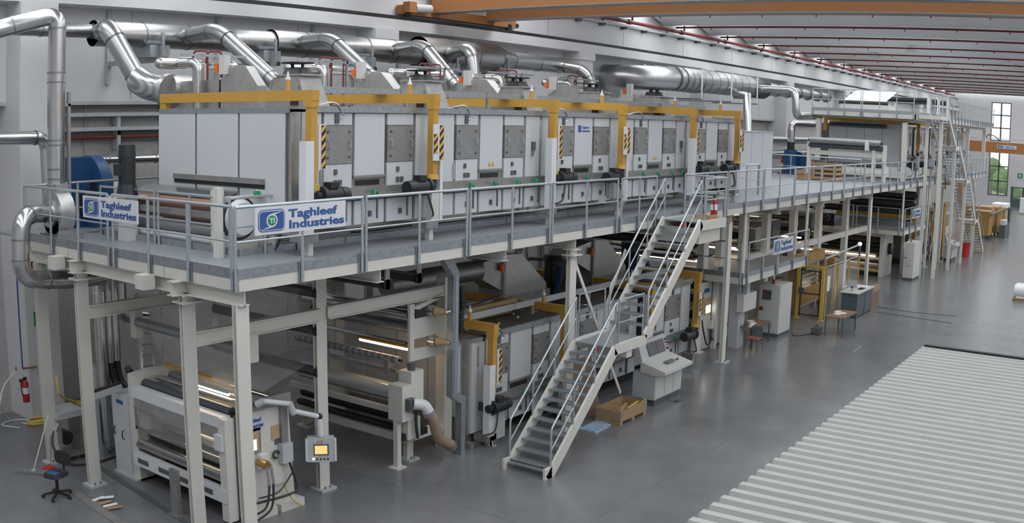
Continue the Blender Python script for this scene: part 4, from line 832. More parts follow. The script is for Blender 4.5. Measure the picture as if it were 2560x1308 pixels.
obj('front_upright', M().box(10.88, 11.1, 14.15, 14.36, 0.05, 2.05), 'cream', wd); obj('front_arm', M().box(10.82, 10.98, 14.2, 14.42, 1.45, 1.75), 'signwhite', wd); obj('upright_rail', M().box(11.1, 11.16, 14.1, 14.16, 0.1, 2.1), 'darkgrey', wd)
obj('foot_block', M().box(11.2, 11.9, 13.95, 14.2, 0, 0.16), 'cream', wd); obj('foot_block', M().box(12.0, 12.6, 13.95, 14.2, 0, 0.16), 'cream', wd)
def wface(name, x0, x1, y0, y1, mt, d=0.02, Yp=14.05):
    a = at(x0, y0, Y=Yp); b = at(x1, y1, Y=Yp); return obj(name, M().box(a.x, b.x, Yp - d, Yp + 0.01, b.z, a.z), mt, wd)
wface('window_frame', 612, 652, 1078, 1130, 'plate'); wface('window', 616, 646, 1084, 1124, 'tan', 0.025); wface('window_light', 618, 640, 1104, 1124, 'whitelamp', 0.027)
wface('window', 677, 697, 1066, 1096, 'tan'); wface('nameplate', 612, 656, 1046, 1072, 'panel'); wface('type_plate', 686, 700, 1098, 1108, 'slate')
a = at(616, 1062, Y=14.02); text('lettering', 'Taghleef', 0.11, (a.x, 14.02, a.z), (1, 0, 0), (0, 0, 1), 'navy', wd, 0.002, 0.36); text('lettering', 'Industries', 0.11, (a.x, 14.02, a.z - 0.11), (1, 0, 0), (0, 0, 1), 'navy', wd, 0.002, 0.4)
wface('valve_block', 640, 662, 1135, 1165, 'cream', 0.15); wface('cover_plate', 668, 702, 1172, 1205, 'cream', 0.05)
a = at(660, 1160, Y=13.85); obj('rotary_valve', M().cyl((a.x, 14.0, a.z), (a.x, 13.75, a.z), 0.08, n=12), 'brass', wd, True)
obj('lever', M().tube(arc(at(690, 1137, Y=14.0), (1, 0, 0), (0, 0, 1), 0.07, 0, 300, 10), 0.02, 6), 'black', wd)
b = at(712, 1120, Y=13.98); obj('switch_box', M().box(b.x - 0.12, b.x + 0.14, 13.9, 14.05, b.z - 0.28, b.z + 0.1), 'greybox', wd); obj('conduit', M().box(b.x - 0.06, b.x + 0.1, 13.98, 14.05, b.z + 0.1, 2.2), 'plate', wd)
hz = [[(a.x, 13.8, a.z - 0.05), (a.x + 0.02, 13.75, a.z - 0.35), (a.x - 0.1, 13.72, a.z - 0.8), (a.x - 0.45, 13.75, 0.25), (11.1, 13.8, 0.2)], [(a.x + 0.1, 13.8, a.z - 0.05), (a.x + 0.12, 13.75, a.z - 0.4), (a.x, 13.7, a.z - 0.85), (a.x - 0.4, 13.72, 0.12)]]
for q in hz: obj('black_hose', M().tube(spline(q, 6), 0.022, 8), 'rubber', wd, True)
for q in ((0, 0), (0.1, 0)): obj('braided_hose', M().cyl((a.x + q[0], 13.78, a.z), (a.x + q[0] + 0.02, 13.74, a.z - 0.4), 0.03, n=8), 'chrome', wd, True)
obj('black_cable', M().tube(spline([(b.x + 0.05, 13.92, b.z - 0.28), (b.x + 0.15, 13.85, b.z - 0.8), (b.x - 0.1, 13.8, 0.4), (b.x - 0.9, 13.85, 0.42)], 8), 0.025, 8), 'rubber', wd, True)
obj('cable', M().tube(spline([(b.x + 0.1, 13.92, 0.75), (b.x - 0.3, 13.85, 0.5), (b.x - 0.8, 13.85, 0.5)], 6), 0.016, 6), 'rubber', wd, True)
obj('earth_wire', M().tube(spline([(b.x - 0.1, 13.95, 0.6), (b.x + 0.05, 13.9, 0.25), (b.x + 0.3, 13.85, 0.03)], 5), 0.014, 6), 'lemon', wd)
# operator panel on its swivel arm
hm = thing('operator_panel', 'grey touch panel on a white swivel arm beside the winder', 'control panel', (12.9, 13.7, 1.0))
P = [at(640, 1012, Y=13.95), at(658, 1003, Y=13.85), at(725, 1010, Y=13.85), at(735, 1028, Y=13.8), at(798, 1042, Y=13.72), at(801, 1090, Y=13.72)]
obj('arm', M().tube(P[1:3], 0.05, 12), 'signwhite', hm, True); obj('arm', M().tube([P[3], P[4]], 0.05, 12), 'signwhite', hm, True); obj('joint', M().tube([P[2] + Vector((-0.02, 0, 0.03)), P[3] + Vector((0, 0, -0.06))], 0.065, 12), 'greybox', hm, True)
obj('joint', M().ball(P[4], 0.07, 10, 6), 'black', hm, True); obj('drop', M().cyl(P[4], P[5], 0.06, n=12), 'signwhite', hm, True); obj('bracket', M().cyl(P[0], P[1], 0.07, n=10), 'greybox', hm, True)
ux = Vector((0.74, -0.67, 0)); un = Vector((-0.67, -0.74, 0)); uz = Vector((0, 0, 1)); O = at(801, 1122, Y=13.72)
def pbox(name, a0, a1, b0, b1, k0, k1, mt, par=hm): obj(name, M().hull8([O + ux * a + uz * b + un * k0 for a, b in ((a0, b0), (a1, b0), (a1, b1), (a0, b1))], [O + ux * a + uz * b + un * k1 for a, b in ((a0, b0), (a1, b0), (a1, b1), (a0, b1))]), mt, par)
pbox('case', -0.25, 0.27, -0.24, 0.24, -0.1, 0.1, 'greybox'); pbox('side_grip', 0.27, 0.31, -0.22, 0.22, 0.0, 0.12, 'signwhite'); pbox('side_grip', -0.29, -0.25, -0.22, 0.22, 0.0, 0.12, 'signwhite')
pbox('bezel', -0.13, 0.16, -0.1, 0.12, 0.1, 0.108, 'slate'); pbox('display', -0.11, 0.13, -0.075, 0.095, 0.108, 0.112, 'screen')
for a_ in (-0.14, -0.07, 0.0, 0.07, 0.14): pbox('push_button', a_ - 0.015, a_ + 0.015, -0.19, -0.16, 0.1, 0.118, 'black' if a_ > -0.1 else 'whitelamp')
pbox('stop_button', 0.0, 0.05, 0.155, 0.205, 0.1, 0.13, 'yellow'); pbox('button', -0.13, -0.1, 0.16, 0.19, 0.1, 0.118, 'signwhite'); pbox('button', -0.07, -0.04, 0.16, 0.19, 0.1, 0.118, 'lemon')
# ================================================================ pull roller stand between winder and lower ovens
pr = thing('roller_stand', 'cream roller stand with lit rollers in front of the lower ovens', 'machine', (16.2, 16, 0))
for (x, y) in ((16.0, 14.25), (16.15, 17.7)): hpost(pr, x, y, 0, 0.5, 0.2, name='leg')
obj('base_beam', M().box(15.85, 16.1, 14.2, 17.75, 0.42, 0.6), 'cream', pr); obj('base_beam', M().box(15.9, 17.3, 14.18, 14.34, 0.42, 0.6), 'cream', pr); obj('base_beam', M().box(15.9, 17.3, 17.6, 17.75, 0.42, 0.6), 'cream', pr)
obj('upright', M().box(17.1, 17.38, 14.15, 14.4, 0, 3.95), 'cream', pr); obj('upright', M().box(17.1, 17.38, 17.6, 17.85, 0, 3.95), 'cream', pr)
hpl = obj('bearing_plate', M().box(15.93, 17.2, 14.16, 14.2, 2.72, 3.16).box(15.93, 17.2, 14.161, 14.201, 2.24, 2.5).box(15.92, 16.06, 14.13, 14.2, 2.3, 3.5), 'cream', pr)
obj('bearing_plate', M().box(15.93, 17.2, 17.7, 17.74, 2.24, 3.5), 'cream', pr); obj('gusset', M().prism([(15.95, 3.42), (17.1, 3.62), (17.1, 3.55), (16.2, 3.36)], 'y', 14.12, 14.22), 'cream', pr)
roller(pr, 16.15, 3.22, 14.3, 17.7, 0.16, 'chrome', 'chill_roller', 22); roller(pr, 16.45, 2.86, 14.3, 17.7, 0.13, 'roller_grey', 'chill_roller', 22); roller(pr, 16.0, 2.62, 14.3, 17.7, 0.05, 'chrome')
roller(pr, 15.75, 2.3, 14.3, 17.5, 0.075, 'banded', 'banded_roller'); obj('rail', M().bar((15.7, 17.5, 2.06), (15.7, 14.3, 2.06), 0.1, 0.08), 'steel', pr); obj('rail_clamp', M().box(15.62, 15.78, 14.5, 14.62, 1.98, 2.3), 'plate', pr)
lp = obj('lamp_tube', M().cyl((15.95, 14.2, 2.52), (15.95, 15.65, 2.52), 0.035, n=10), 'lamp', pr, True); obj('lamp_tray', M().box(15.9, 16.02, 14.2, 15.7, 2.55, 2.58), 'yellow', lp)
for z, X in ((3.3, 16.55), (2.62, 16.6)):
    v = obj('rotary_union', M().cyl((X, 14.12, z), (X, 13.95, z), 0.12, n=14), 'steel', pr, True); obj('union_cone', M().cyl((X, 13.95, z), (X + 0.05, 13.68, z), 0.11, 0.05, n=14), 'tan', v, True); obj('hose', M().tube(spline([(X + 0.05, 13.7, z), (X + 0.25, 13.62, z + 0.02), (X + 0.5, 13.7, z - 0.08), (X + 0.6, 13.9, z + 0.05)], 5), 0.035, 8), 'chrome', v, True)
obj('pipe_manifold', M().cyl((17.0, 13.95, 2.5), (17.0, 13.95, 3.2), 0.05, n=10), 'chrome', pr, True); obj('black_hose', M().tube([(16.7, 13.85, 3.25), (17.1, 13.8, 3.15)], 0.04, 8), 'rubber', pr); obj('black_hose', M().tube([(16.85, 13.85, 2.75), (17.05, 13.8, 2.95)], 0.04, 8), 'rubber', pr)
roller(pr, 15.95, 1.5, 14.5, 17.6, 0.19, 'film_roll', 'nip_roller', 22); roller(pr, 16.0, 0.95, 14.4, 17.6, 0.13, 'black', 'black_roller'); roller(pr, 15.85, 0.72, 14.4, 17.6, 0.08, 'black', 'black_roller')
obj('cross_bar', M().box(15.62, 15.72, 14.3, 17.7, 1.12, 1.24), 'cream', pr)
mb = obj('drive_box', M().box(15.36, 15.68, 13.85, 14.25, 1.08, 1.86), 'cream', pr); obj('drive_box', M().box(15.7, 16.1, 13.9, 14.25, 1.35, 2.1), 'cream', pr); obj('drive_cap', M().cyl((15.88, 14.06, 2.1), (15.88, 14.06, 2.26), 0.09, n=12), 'darkgrey', pr, True)
obj('gear_plate', M().box(15.6, 16.0, 13.9, 14.2, 0.62, 1.08), 'cream', pr); obj('cable', M().tube(spline([(15.75, 13.82, 1.5), (15.72, 13.78, 1.0), (15.8, 13.8, 0.65)], 6), 0.035, 8), 'rubber', pr, True); obj('chain_case', M().box(15.5, 16.3, 13.95, 14.1, 0.6, 0.75), 'black', pr)
t = thing('stand_post', 'slim cream post standing alone in front of the roller stand', 'post', (15.45, 14.0, 0)); obj('post', M().box(15.37, 15.49, 14.0, 14.12, 0.03, 1.12), 'cream', t); obj('foot', M().box(15.28, 15.58, 13.92, 14.2, 0, 0.03), 'cream', t)
p = [at(1033, 1010, Y=13.75), at(1062, 1012, Y=13.6), at(1085, 1055, Y=13.5), at(1098, 1098, Y=13.5), at(1125, 1112, Y=13.6)]
t = thing('suction_hose', 'tan flexible suction hose with white elbow by the roller stand', 'hose', p[0]); obj('elbow', M().tube(smooth_path([p[0], p[1], p[1] * 0.6 + p[2] * 0.4], 0.15, 5), 0.12, 14), 'signwhite', t, True); obj('clamp', M().cyl(p[1] * 0.62 + p[2] * 0.38, p[1] * 0.4 + p[2] * 0.6, 0.14, n=16), 'steel', t, True)
obj('hose', M().tube(spline([p[1] * 0.4 + p[2] * 0.6, p[2], p[3], p[4]], 6), 0.12, 14), 'hose', t, True); obj('clamp', M().cyl(p[4], p[4] + (p[4] - p[3]).normalized() * 0.1, 0.135, n=14), 'steel', t, True); obj('valve_box', M().box(p[0].x - 0.15, p[0].x + 0.05, 13.72, 13.95, p[0].z - 0.15, p[0].z + 0.12), 'darkgrey', t)
# galvanised cable duct and chain
t = thing('cable_duct', 'galvanised vertical cable duct from the mezzanine down to the floor', 'duct', (17.0, 13.6, 0))
obj('channel', M().prism([(16.35, 4.62), (16.55, 4.62), (16.85, 4.15), (16.85, 1.5), (17.12, 1.35), (17.12, 0.0), (16.98, 0.0), (16.98, 1.2), (16.66, 1.42), (16.66, 4.1), (16.35, 4.45)], 'y', 13.55, 13.72), 'galv', t); obj('cover_strip', M().box(16.72, 16.79, 13.535, 13.55, 1.5, 4.1), 'rail', t)
obj('side_panel', M().box(16.95, 17.12, 13.74, 13.8, 1.4, 2.6), 'panel', t)
t = thing('cable_chain', 'black plastic cable chain hanging beside the galvanised duct', 'chain', (17.2, 13.7, 2.9))
for i in range(14): obj('link', M().box(17.0 + 0.012 * i * (i < 7), 17.12 + 0.012 * i * (i < 7), 13.62, 13.72, 3.75 - i * 0.075, 3.81 - i * 0.075), 'black', t)
# dark rollers hung below the deck
for i, (x, z, y0, y1, l) in enumerate(((13.4, 4.05, 14.35, 17.6, 'dark web roller just under the deck beside the near posts'), (13.4, 3.3, 14.35, 17.6, 'dark web roller below the tie beam with a black end bearing'), (13.4, 2.47, 14.35, 17.6, 'dark ribbed roller low between the near posts'), (15.3, 4.0, 14.3, 17.6, 'dark web roller under the deck further right'), (16.3, 4.02, 14.3, 17.6, 'dark web roller under the deck by the bearing plates'), (11.55, 3.22, 14.5, 17.9, 'pale web roller behind the hanging film at left'))):
    t = thing('web_roller', l, 'roller', (x, y0, z), 'web rollers under the deck'); obj('shell', M().cyl((x, y0, z), (x, y1, z), 0.1, n=16), 'roller' if i != 5 else 'roller_grey', t, True)
    obj('bearing', M().cyl((x, y0 - 0.1, z), (x, y0, z), 0.115, n=14), 'black', t, True); obj('hanger', M().box(x - 0.06, x + 0.06, y0 - 0.1, y0 - 0.06, z - 0.1, min(z + 0.6, 4.45)), 'cream', t); obj('hanger', M().box(x - 0.06, x + 0.06, y1, y1 + 0.04, z - 0.1, min(z + 0.6, 4.45)), 'cream', t)
# transparent film webs
for l, q in (('clear film web hanging in front of the left posts', [(11.45, 3.25), (11.9, 2.2)]), ('clear film web rising from the winder to the roller under the deck', [(11.6, 3.3), (13.3, 4.1)]), ('clear film web between the two upper dark rollers', [(13.45, 4.15), (16.2, 3.32)]), ('clear film web from the low ribbed roller to the winder', [(12.2, 2.25), (13.35, 2.58)]), ('clear film web from the low ribbed roller to the roller stand', [(13.45, 2.4), (15.85, 1.66)])):
    t = thing('film_web', l, 'film', (q[0][0], 16, q[0][1]), 'film webs'); (xa, za), (xb, zb) = q; dx, dz = xb - xa, zb - za; L = math.hypot(dx, dz); nx, nz = -dz / L * 0.002, dx / L * 0.002
    obj('sheet', M().prism([(xa - nx, za - nz), (xb - nx, zb - nz), (xb + nx, zb + nz), (xa + nx, za + nz)], 'y', 14.6, 17.4), 'film', t)
# ---- brown roller station on the deck
t = thing('roller_station', 'cream roller station with a brown roller in front of the oven slit', 'machine', (11.8, 16.5, ZD))
roller(t, 11.85, 5.76, 15.3, 18.5, 0.12, 'copper', 'brown_roller', 20); roller(t, 11.95, 5.5, 15.3, 18.5, 0.07, 'copper'); roller(t, 11.8, 5.28, 15.3, 18.5, 0.1, 'roller_grey'); roller(t, 11.7, 5.12, 15.3, 18.5, 0.08, 'signwhite')
obj('guide_sheet', M().prism([(11.85, 5.9), (12.24, 6.02), (12.24, 6.04), (11.85, 5.92)], 'y', 15.3, 18.4), 'steel', t); obj('tie_bar', M().bar((11.6, 15.2, 5.62), (11.6, 18.5, 5.62), 0.06, 0.12), 'plate', t)
for y in (15.1, 18.55): obj('side_frame', M().box(11.55, 11.75, y, y + 0.16, 4.5, 6.1), 'cream', t); obj('bearing_arm', M().box(11.6, 12.15, y + 0.02, y + 0.12, 5.6, 5.85), 'cream', t)
obj('side_frame', M().box(11.1, 11.22, 14.45, 14.6, 4.6, 6.2), 'cream', t)
gd = obj('round_guard', M().cyl((11.75, 14.62, 5.6), (11.75, 14.5, 5.6), 0.36, 0.3, n=24), 'signwhite', t, True); obj('guard_rim', M().cyl((11.75, 14.7, 5.6), (11.75, 14.62, 5.6), 0.4, n=24), 'black', gd, True)
obj('drive_frame', M().box(11.5, 12.4, 14.65, 14.8, ZD, 6.0), 'cream', t); obj('drive_frame', M().box(12.35, 12.5, 14.35, 14.5, ZD, 5.75), 'cream', t); obj('floor_frame', M().box(12.2, 14.5, 14.5, 14.6, ZD + 0.02, ZD + 0.2), 'greybox', t)
obj('sensor_head', M().box(12.1, 12.18, 14.55, 14.65, 6.0, 6.08), 'green', t); obj('sensor_arm', M().box(12.2, 12.42, 14.5, 14.7, 5.98, 6.1), 'signwhite', t); obj('black_cable', M().tube(spline([(12.3, 14.4, 5.75), (12.45, 14.3, 5.3), (12.35, 14.35, 5.0), (12.2, 14.4, 5.02)], 6), 0.03, 8), 'rubber', t, True)
obj('side_box', M().box(11.0, 11.5, 18.0, 18.6, 5.55, 5.8), 'cream', t)
# ================================================================ on top of the lower ovens and behind them
def lowhood(label, dx):
    t = thing('fan_hood', label, 'hood', (21 + dx, 15.6, 2.55), 'hoods on the lower ovens')
    obj('casing', M().prism([(20.95 + dx, 2.55), (20.95 + dx, 3.95), (21.75 + dx, 3.9), (22.95 + dx, 3.0), (22.95 + dx, 2.55)], 'y', 15.4, 16.1), 'hood', t)
    obj('transition', M().hull8([(20.3 + dx, 15.55, 3.35), (20.3 + dx, 15.55, 3.8), (20.3 + dx, 15.95, 3.8), (20.3 + dx, 15.95, 3.35)], [(20.95 + dx, 15.4, 3.0), (20.95 + dx, 15.4, 3.95), (20.95 + dx, 16.1, 3.95), (20.95 + dx, 16.1, 3.0)]), 'hood', t)
    obj('flange', M().box(20.9 + dx, 21.0 + dx, 15.35, 16.15, 2.9, 4.0), 'plate', t); obj('round_pipe', M().cyl((16.9 + dx if dx == 0 else 19.6 + dx, 15.75, 3.6), (20.3 + dx, 15.75, 3.6), 0.26, n=20), 'duct_dull', t, True)
    obj('red_switch', M().box(20.75 + dx, 20.9 + dx, 15.3, 15.38, 3.55, 3.75), 'orange', t); obj('base_box', M().box(21.2 + dx, 23.0 + dx, 15.3, 16.2, 2.55, 2.85), 'plate', t)
lowhood('dull grey fan hood with round pipe on the lower ovens', 0.0); lowhood('dull grey fan hood on the lower ovens behind the stairs', 4.4)
for dx, l in ((0, 'black vertical motor in a blue frame on the lower ovens'), (4.4, 'black vertical motor in a blue frame behind the stairs')):
    x, y = 24.1 + dx, 15.9
    t = thing('framed_motor', l, 'motor', (x, y, 2.55), 'framed motors'); obj('housing', M().cyl((x, y, 2.75), (x, y, 3.45), 0.3, n=18), 'fins', t, True); obj('cover', M().cyl((x, y, 3.45), (x, y, 3.6), 0.36, 0.3, n=18), 'motor', t, True)
    for sx in (-1, 1): obj('blue_leg', M().bar((x + sx * 0.2, y - 0.35, 3.3), (x + sx * 0.6, y - 0.45, 2.55), 0.12, 0.1), 'blue', t)
    obj('base', M().box(x - 0.5, x + 0.5, y - 0.5, y + 0.5, 2.55, 2.75), 'motor', t)
t = thing('cable_tray', 'grey cable tray along the top of the lower ovens', 'tray', (17.6, 14.7, 2.8)); a = at(1160, 790, Y=14.4); b = at(1160, 805, Y=14.4)
for i in range(4): obj('tray_section', M().box(17.4 + i * 2.7, 17.4 + i * 2.7 + 2.68, 14.38, 14.44, 2.78, 2.93), 'greybox', t); obj('tray_leg', M().box(18.2 + i * 2.7, 18.26 + i * 2.7, 14.4, 14.46, 2.55, 2.78), 'greybox', t)
for i in range(8):
    x = 18.6 + (i % 4) * 0.12; y = 15.0 + (i % 3) * 0.3; z = 2.6 + (i // 3) * 0.12
    o = obj('steel_profile', M().bar((x, y, z), (x + 2.0 + 0.2 * (i % 3), y + 0.25 * (i % 2) - 0.1, z + 0.02), 0.1, 0.09), 'tan' if i % 3 == 0 else 'steel', None); tag(o, 'steel profile lying in the pile on the nearest lower oven', 'profile', 'steel profiles')
t = thing('grey_case', 'small grey box on the near top of the lower oven', 'box', (18.4, 14.9, 2.55)); obj('case', M().box(18.35, 18.95, 14.65, 15.1, 2.55, 2.82), 'plate', t); obj('lid', M().box(18.33, 18.97, 14.63, 15.12, 2.82, 2.85), 'greybox', t)
# ---- pipes and vessels behind the line
k = 0
for (px, y0, y1, r, Yp, mt) in ((1180, 590, 690, 0.12, 20.3, 'cream'), (1292, 590, 660, 0.06, 20, 'duct_dull'), (1300, 600, 655, 0.09, 20.3, 'cream'), (1318, 590, 660, 0.05, 19.8, 'steel'), (1352, 585, 660, 0.12, 20.4, 'duct'), (1388, 585, 665, 0.16, 20.5, 'cream'), (1400, 630, 660, 0.2, 19.6, 'signwhite'), (1416, 600, 660, 0.06, 20, 'steel'), (1480, 600, 640, 0.2, 20, 'duct_dull')):
    a = at(px, y0, Y=Yp); t = thing('riser_pipe', '%s pipe rising behind the lower ovens, %s from the left' % ({'cream': 'cream', 'duct_dull': 'dull grey', 'steel': 'thin steel', 'duct': 'silver', 'signwhite': 'short white'}[mt], ORD[k]), 'pipe', (a.x, Yp, 0), 'pipes behind the lower ovens'); k += 1
    obj('pipe', M().cyl((a.x, Yp, 0), (a.x, Yp, 3.2 if mt == 'signwhite' else 4.7), r, n=12), mt, t, True); obj('flange', M().cyl((a.x, Yp, 2.9), (a.x, Yp, 2.96), r * 1.4, n=12), 'plate', t)
t = thing('black_hose', 'black hose looping between pipes behind the lower ovens', 'hose', at(1315, 655, Y=19)); obj('hose', M().tube(smooth_path([at(1316, 690, Y=19), at(1318, 646, Y=19), at(1360, 648, Y=19), at(1395, 643, Y=19), at(1398, 668, Y=19)], 0.15, 4), 0.06, 8), 'rubber', t, True)
t = thing('blue_vessel', 'small blue vessel among the pipes behind the ovens', 'vessel', at(1400, 628, Y=20)); a = at(1400, 628, Y=20); obj('body', M().ball(a, 0.3, 12, 8), 'blue', t, True); obj('stand', M().cyl((a.x, a.y, 0), a, 0.12, n=10), 'steel', t)
# left rear: silver pipes, tank, arm
for i, (px, yb, r, l) in enumerate(((247, 1098, 0.15, 'thick silver pipe standing on the floor behind the second post'), (268, 905, 0.1, 'silver pipe ending in black hoses left of the winder'), (284, 900, 0.1, 'right-hand silver pipe ending in black hoses by the winder'))):
    a = at(px, 730, Y=19.2); b = at(px + (yb - 730) * 0.05, yb, Y=19.2); t = thing('silver_pipe', l, 'pipe', (a.x, 19.2, 0), 'silver pipes under the deck')
    z1 = 0.35 if i == 0 else b.z
    if i == 0: obj('pipe', M().tube(smooth_path([(a.x, 19.2, 4.6), (a.x, 19.2, 0.2), (a.x + 0.5, 19.2, 0.2)], 0.3, 6), r, 16), 'duct_bright', t, True)
    else: obj('pipe', M().cyl((a.x, 19.2, z1), (a.x, 19.2, 4.6), r, n=14), 'duct_bright', t, True); obj('hose', M().tube(spline([(a.x, 19.2, z1), (a.x + 0.05, 19.1, z1 - 0.5), (a.x + 0.3, 18.6, z1 - 0.75), (11.3, 18.0, 2.25)], 6), 0.075, 8), 'rubber', t, True)
    for z in (3.7, 4.0): obj('band', M().cyl((a.x, 19.2, z), (a.x, 19.2, z + 0.04), r + 0.012, n=14), 'chrome', t, True)
t = thing('steam_vessel', 'polished steel vessel hanging under the deck behind the left posts', 'vessel', at(290, 720, Y=20)); a = at(298, 720, Y=20.2); obj('shell', M().cyl((a.x, 20.2, 3.75), (a.x, 20.2, 4.6), 0.5, n=24), 'chrome', t, True); obj('rim', M().cyl((a.x, 20.2, 3.72), (a.x, 20.2, 3.78), 0.54, n=24), 'steel', t, True); obj('neck', M().tube(smooth_path([(a.x, 20.2, 3.75), (a.x, 20.2, 2.9), (a.x + 0.7, 20.2, 2.75)], 0.3, 5), 0.17, 14), 'duct_bright', t, True); obj('stand', M().box(a.x + 0.55, a.x + 0.75, 20.1, 20.3, 0, 3.0), 'wall_white', t)
t = thing('perforated_drum', 'grey perforated drum on the floor behind the silver pipe', 'drum', at(237, 1000, Y=19.6)); a = at(238, 960, Y=19.6); obj('shell', M().cyl((a.x, 19.6, 0), (a.x, 19.6, a.z + 0.5), 0.3, n=18), 'rail', t, True); obj('lid', M().cyl((a.x, 19.6, a.z + 0.5), (a.x, 19.6, a.z + 0.55), 0.34, n=18), 'steel', t, True)
t = thing('channel_bridge', 'grey channel bridging the second post and the winder', 'channel', (10.3, 17.75, 1.75)); obj('channel', M().bar((10.26, 17.85, 1.86), (11.0, 17.85, 1.94), 0.12, 0.14), 'greybox', t); obj('chain', M().bar((10.26, 17.85, 1.95), (11.0, 17.85, 2.03), 0.1, 0.04), 'black', t)
for i, y in enumerate((17.0, 18.6)):
    pass
t = thing('aluminium_ladder', 'aluminium ladder leaning behind the hanging film', 'ladder', (13.2, 19.5, 0)); a = at(355, 915, Y=19.2); b = at(350, 780, Y=19.6); c = at(385, 915, Y=19.2); d = at(375, 780, Y=19.6)
a0 = a + (a - b) * (a.z / (b.z - a.z)); c0 = c + (c - d) * (c.z / (d.z - c.z)); obj('rail', M().bar(a0, b, 0.05, 0.03), 'rail', t); obj('rail', M().bar(c0, d, 0.05, 0.03), 'rail', t)
for i in range(1, 13): f = i / 13; obj('rung', M().cyl(a0 + (b - a0) * f, c0 + (d - c0) * f, 0.018, n=6), 'rail', t)
t = thing('pump_cart', 'grey pump trolley on the floor behind the left posts', 'cart', at(178, 1145, Z=0)); a = at(165, 1145, Z=0); x, y = a.x, a.y
obj('frame', M().box(x - 0.25, x + 0.35, y - 0.3, y + 0.3, 0.1, 0.16).box(x - 0.25, x - 0.2, y - 0.3, y + 0.3, 0.161, 1.0).box(x + 0.3, x + 0.35, y - 0.3, y + 0.3, 0.161, 1.0), 'plate', t); obj('top_box', M().box(x - 0.3, x + 0.4, y - 0.32, y + 0.32, 1.0, 1.14), 'greybox', t); obj('pump', M().cyl((x, y - 0.15, 0.5), (x, y + 0.25, 0.5), 0.16, n=14), 'motor', t, True)
obj('brace', M().bar((x - 0.27, y - 0.25, 0.2), (x - 0.27, y + 0.25, 0.9), 0.03, 0.08), 'cabinet', t); obj('brace', M().bar((x - 0.27, y + 0.25, 0.2), (x - 0.27, y - 0.25, 0.9), 0.03, 0.08), 'cabinet', t); obj('cable', M().tube(spline([(x - 0.3, y - 0.1, 0.8), (x - 0.45, y - 0.3, 0.4), (x - 0.2, y - 0.6, 0.05), (x + 0.4, y - 0.8, 0.03), (x + 1.0, y - 0.7, 0.03)], 6), 0.025, 6), 'rubber', t, True)
for sx in (-0.2, 0.3):
    for sy in (-0.25, 0.25): obj('castor', M().cyl((x + sx, y + sy - 0.02, 0.05), (x + sx, y + sy + 0.02, 0.05), 0.05, n=10), 'black', t)
# ---- loose things on the floor at left
def office_chair(x, y, rz):
    t = thing('office_chair', 'small black swivel office chair at the left edge of the floor', 'chair', (x, y, 0)); c, s = math.cos(rz), math.sin(rz)
    def R(a, b, z): return (x + a * c - b * s, y + a * s + b * c, z)
    for k in range(5):
        an = math.radians(72 * k + 20); b = obj('base_arm', M().bar(R(0, 0, 0.12), R(0.3 * math.cos(an), 0.3 * math.sin(an), 0.07), 0.045, 0.035), 'black', t); p = R(0.31 * math.cos(an), 0.31 * math.sin(an), 0.035); obj('castor', M().cyl((p[0] - 0.025, p[1], 0.035), (p[0] + 0.025, p[1], 0.035), 0.035, n=10), 'black', b)
    obj('gas_lift', M().cyl((x, y, 0.1), (x, y, 0.46), 0.035, n=12), 'black', t, True)
    n = 20; rim = [(0.24 * abs(math.cos(2 * math.pi * i / n)) ** 0.6 * (1 if math.cos(2 * math.pi * i / n) >= 0 else -1), 0.22 * abs(math.sin(2 * math.pi * i / n)) ** 0.6 * (1 if math.sin(2 * math.pi * i / n) >= 0 else -1)) for i in range(n)]
    obj('seat', M().add([R(a, b, 0.46) for a, b in rim] + [R(a * 0.93, b * 0.93, 0.53) for a, b in rim], [tuple(range(n - 1, -1, -1)), tuple(range(n, 2 * n))] + [(i, (i + 1) % n, n + (i + 1) % n, n + i) for i in range(n)]), 'chairblack', t, True)
    obj('back_stem', M().tube(spline([R(-0.05, 0, 0.45), R(-0.24, 0, 0.48), R(-0.27, 0, 0.72)], 4), 0.022, 8), 'black', t, True)
    rb = [(0.2 * abs(math.cos(2 * math.pi * i / n)) ** 0.55 * (1 if math.cos(2 * math.pi * i / n) >= 0 else -1), 0.14 * abs(math.sin(2 * math.pi * i / n)) ** 0.55 * (1 if math.sin(2 * math.pi * i / n) >= 0 else -1)) for i in range(n)]
    obj('backrest', M().add([R(-0.29 + 0.25 * b * b, b, 0.77 + a) for b, a in rb] + [R(-0.23 + 0.25 * b * b, b, 0.77 + a) for b, a in rb], [tuple(range(n)), tuple(range(2 * n - 1, n - 1, -1))] + [(i, (i + 1) % n, n + (i + 1) % n, n + i) for i in range(n)]), 'chairblack', t, True)
    obj('blue_cloth', M().hull8([R(0.0, -0.14, 0.531), R(0.14, -0.14, 0.531), R(0.14, 0.12, 0.531), R(0.0, 0.12, 0.531)], [R(0.01, -0.13, 0.545), R(0.13, -0.13, 0.545), R(0.13, 0.11, 0.545), R(0.01, 0.11, 0.545)]), 'navy', t)
p = at(146, 1243, Z=0); office_chair(p.x, p.y, math.radians(200))
a = at(42, 1180, Z=0); b = at(128, 1187, Z=0); t = thing('dust_mop', 'wide grey dust mop with white handle on the floor', 'mop', (a + b) / 2)
obj('mop_head', M().bar(a + Vector((0, 0, 0.03)), b + Vector((0, 0, 0.03)), 0.2, 0.05), 'roller_grey', t); m0 = (a + b) / 2; h1 = at(121, 1038, X=m0.x + 0.3); obj('handle', M().cyl(m0 + Vector((0, 0, 0.06)), h1, 0.014, n=8), 'white', t); obj('socket', M().bar(m0 + Vector((-0.05, 0, 0.06)), m0 + Vector((0.05, 0, 0.08)), 0.07, 0.04), 'greybox', t)
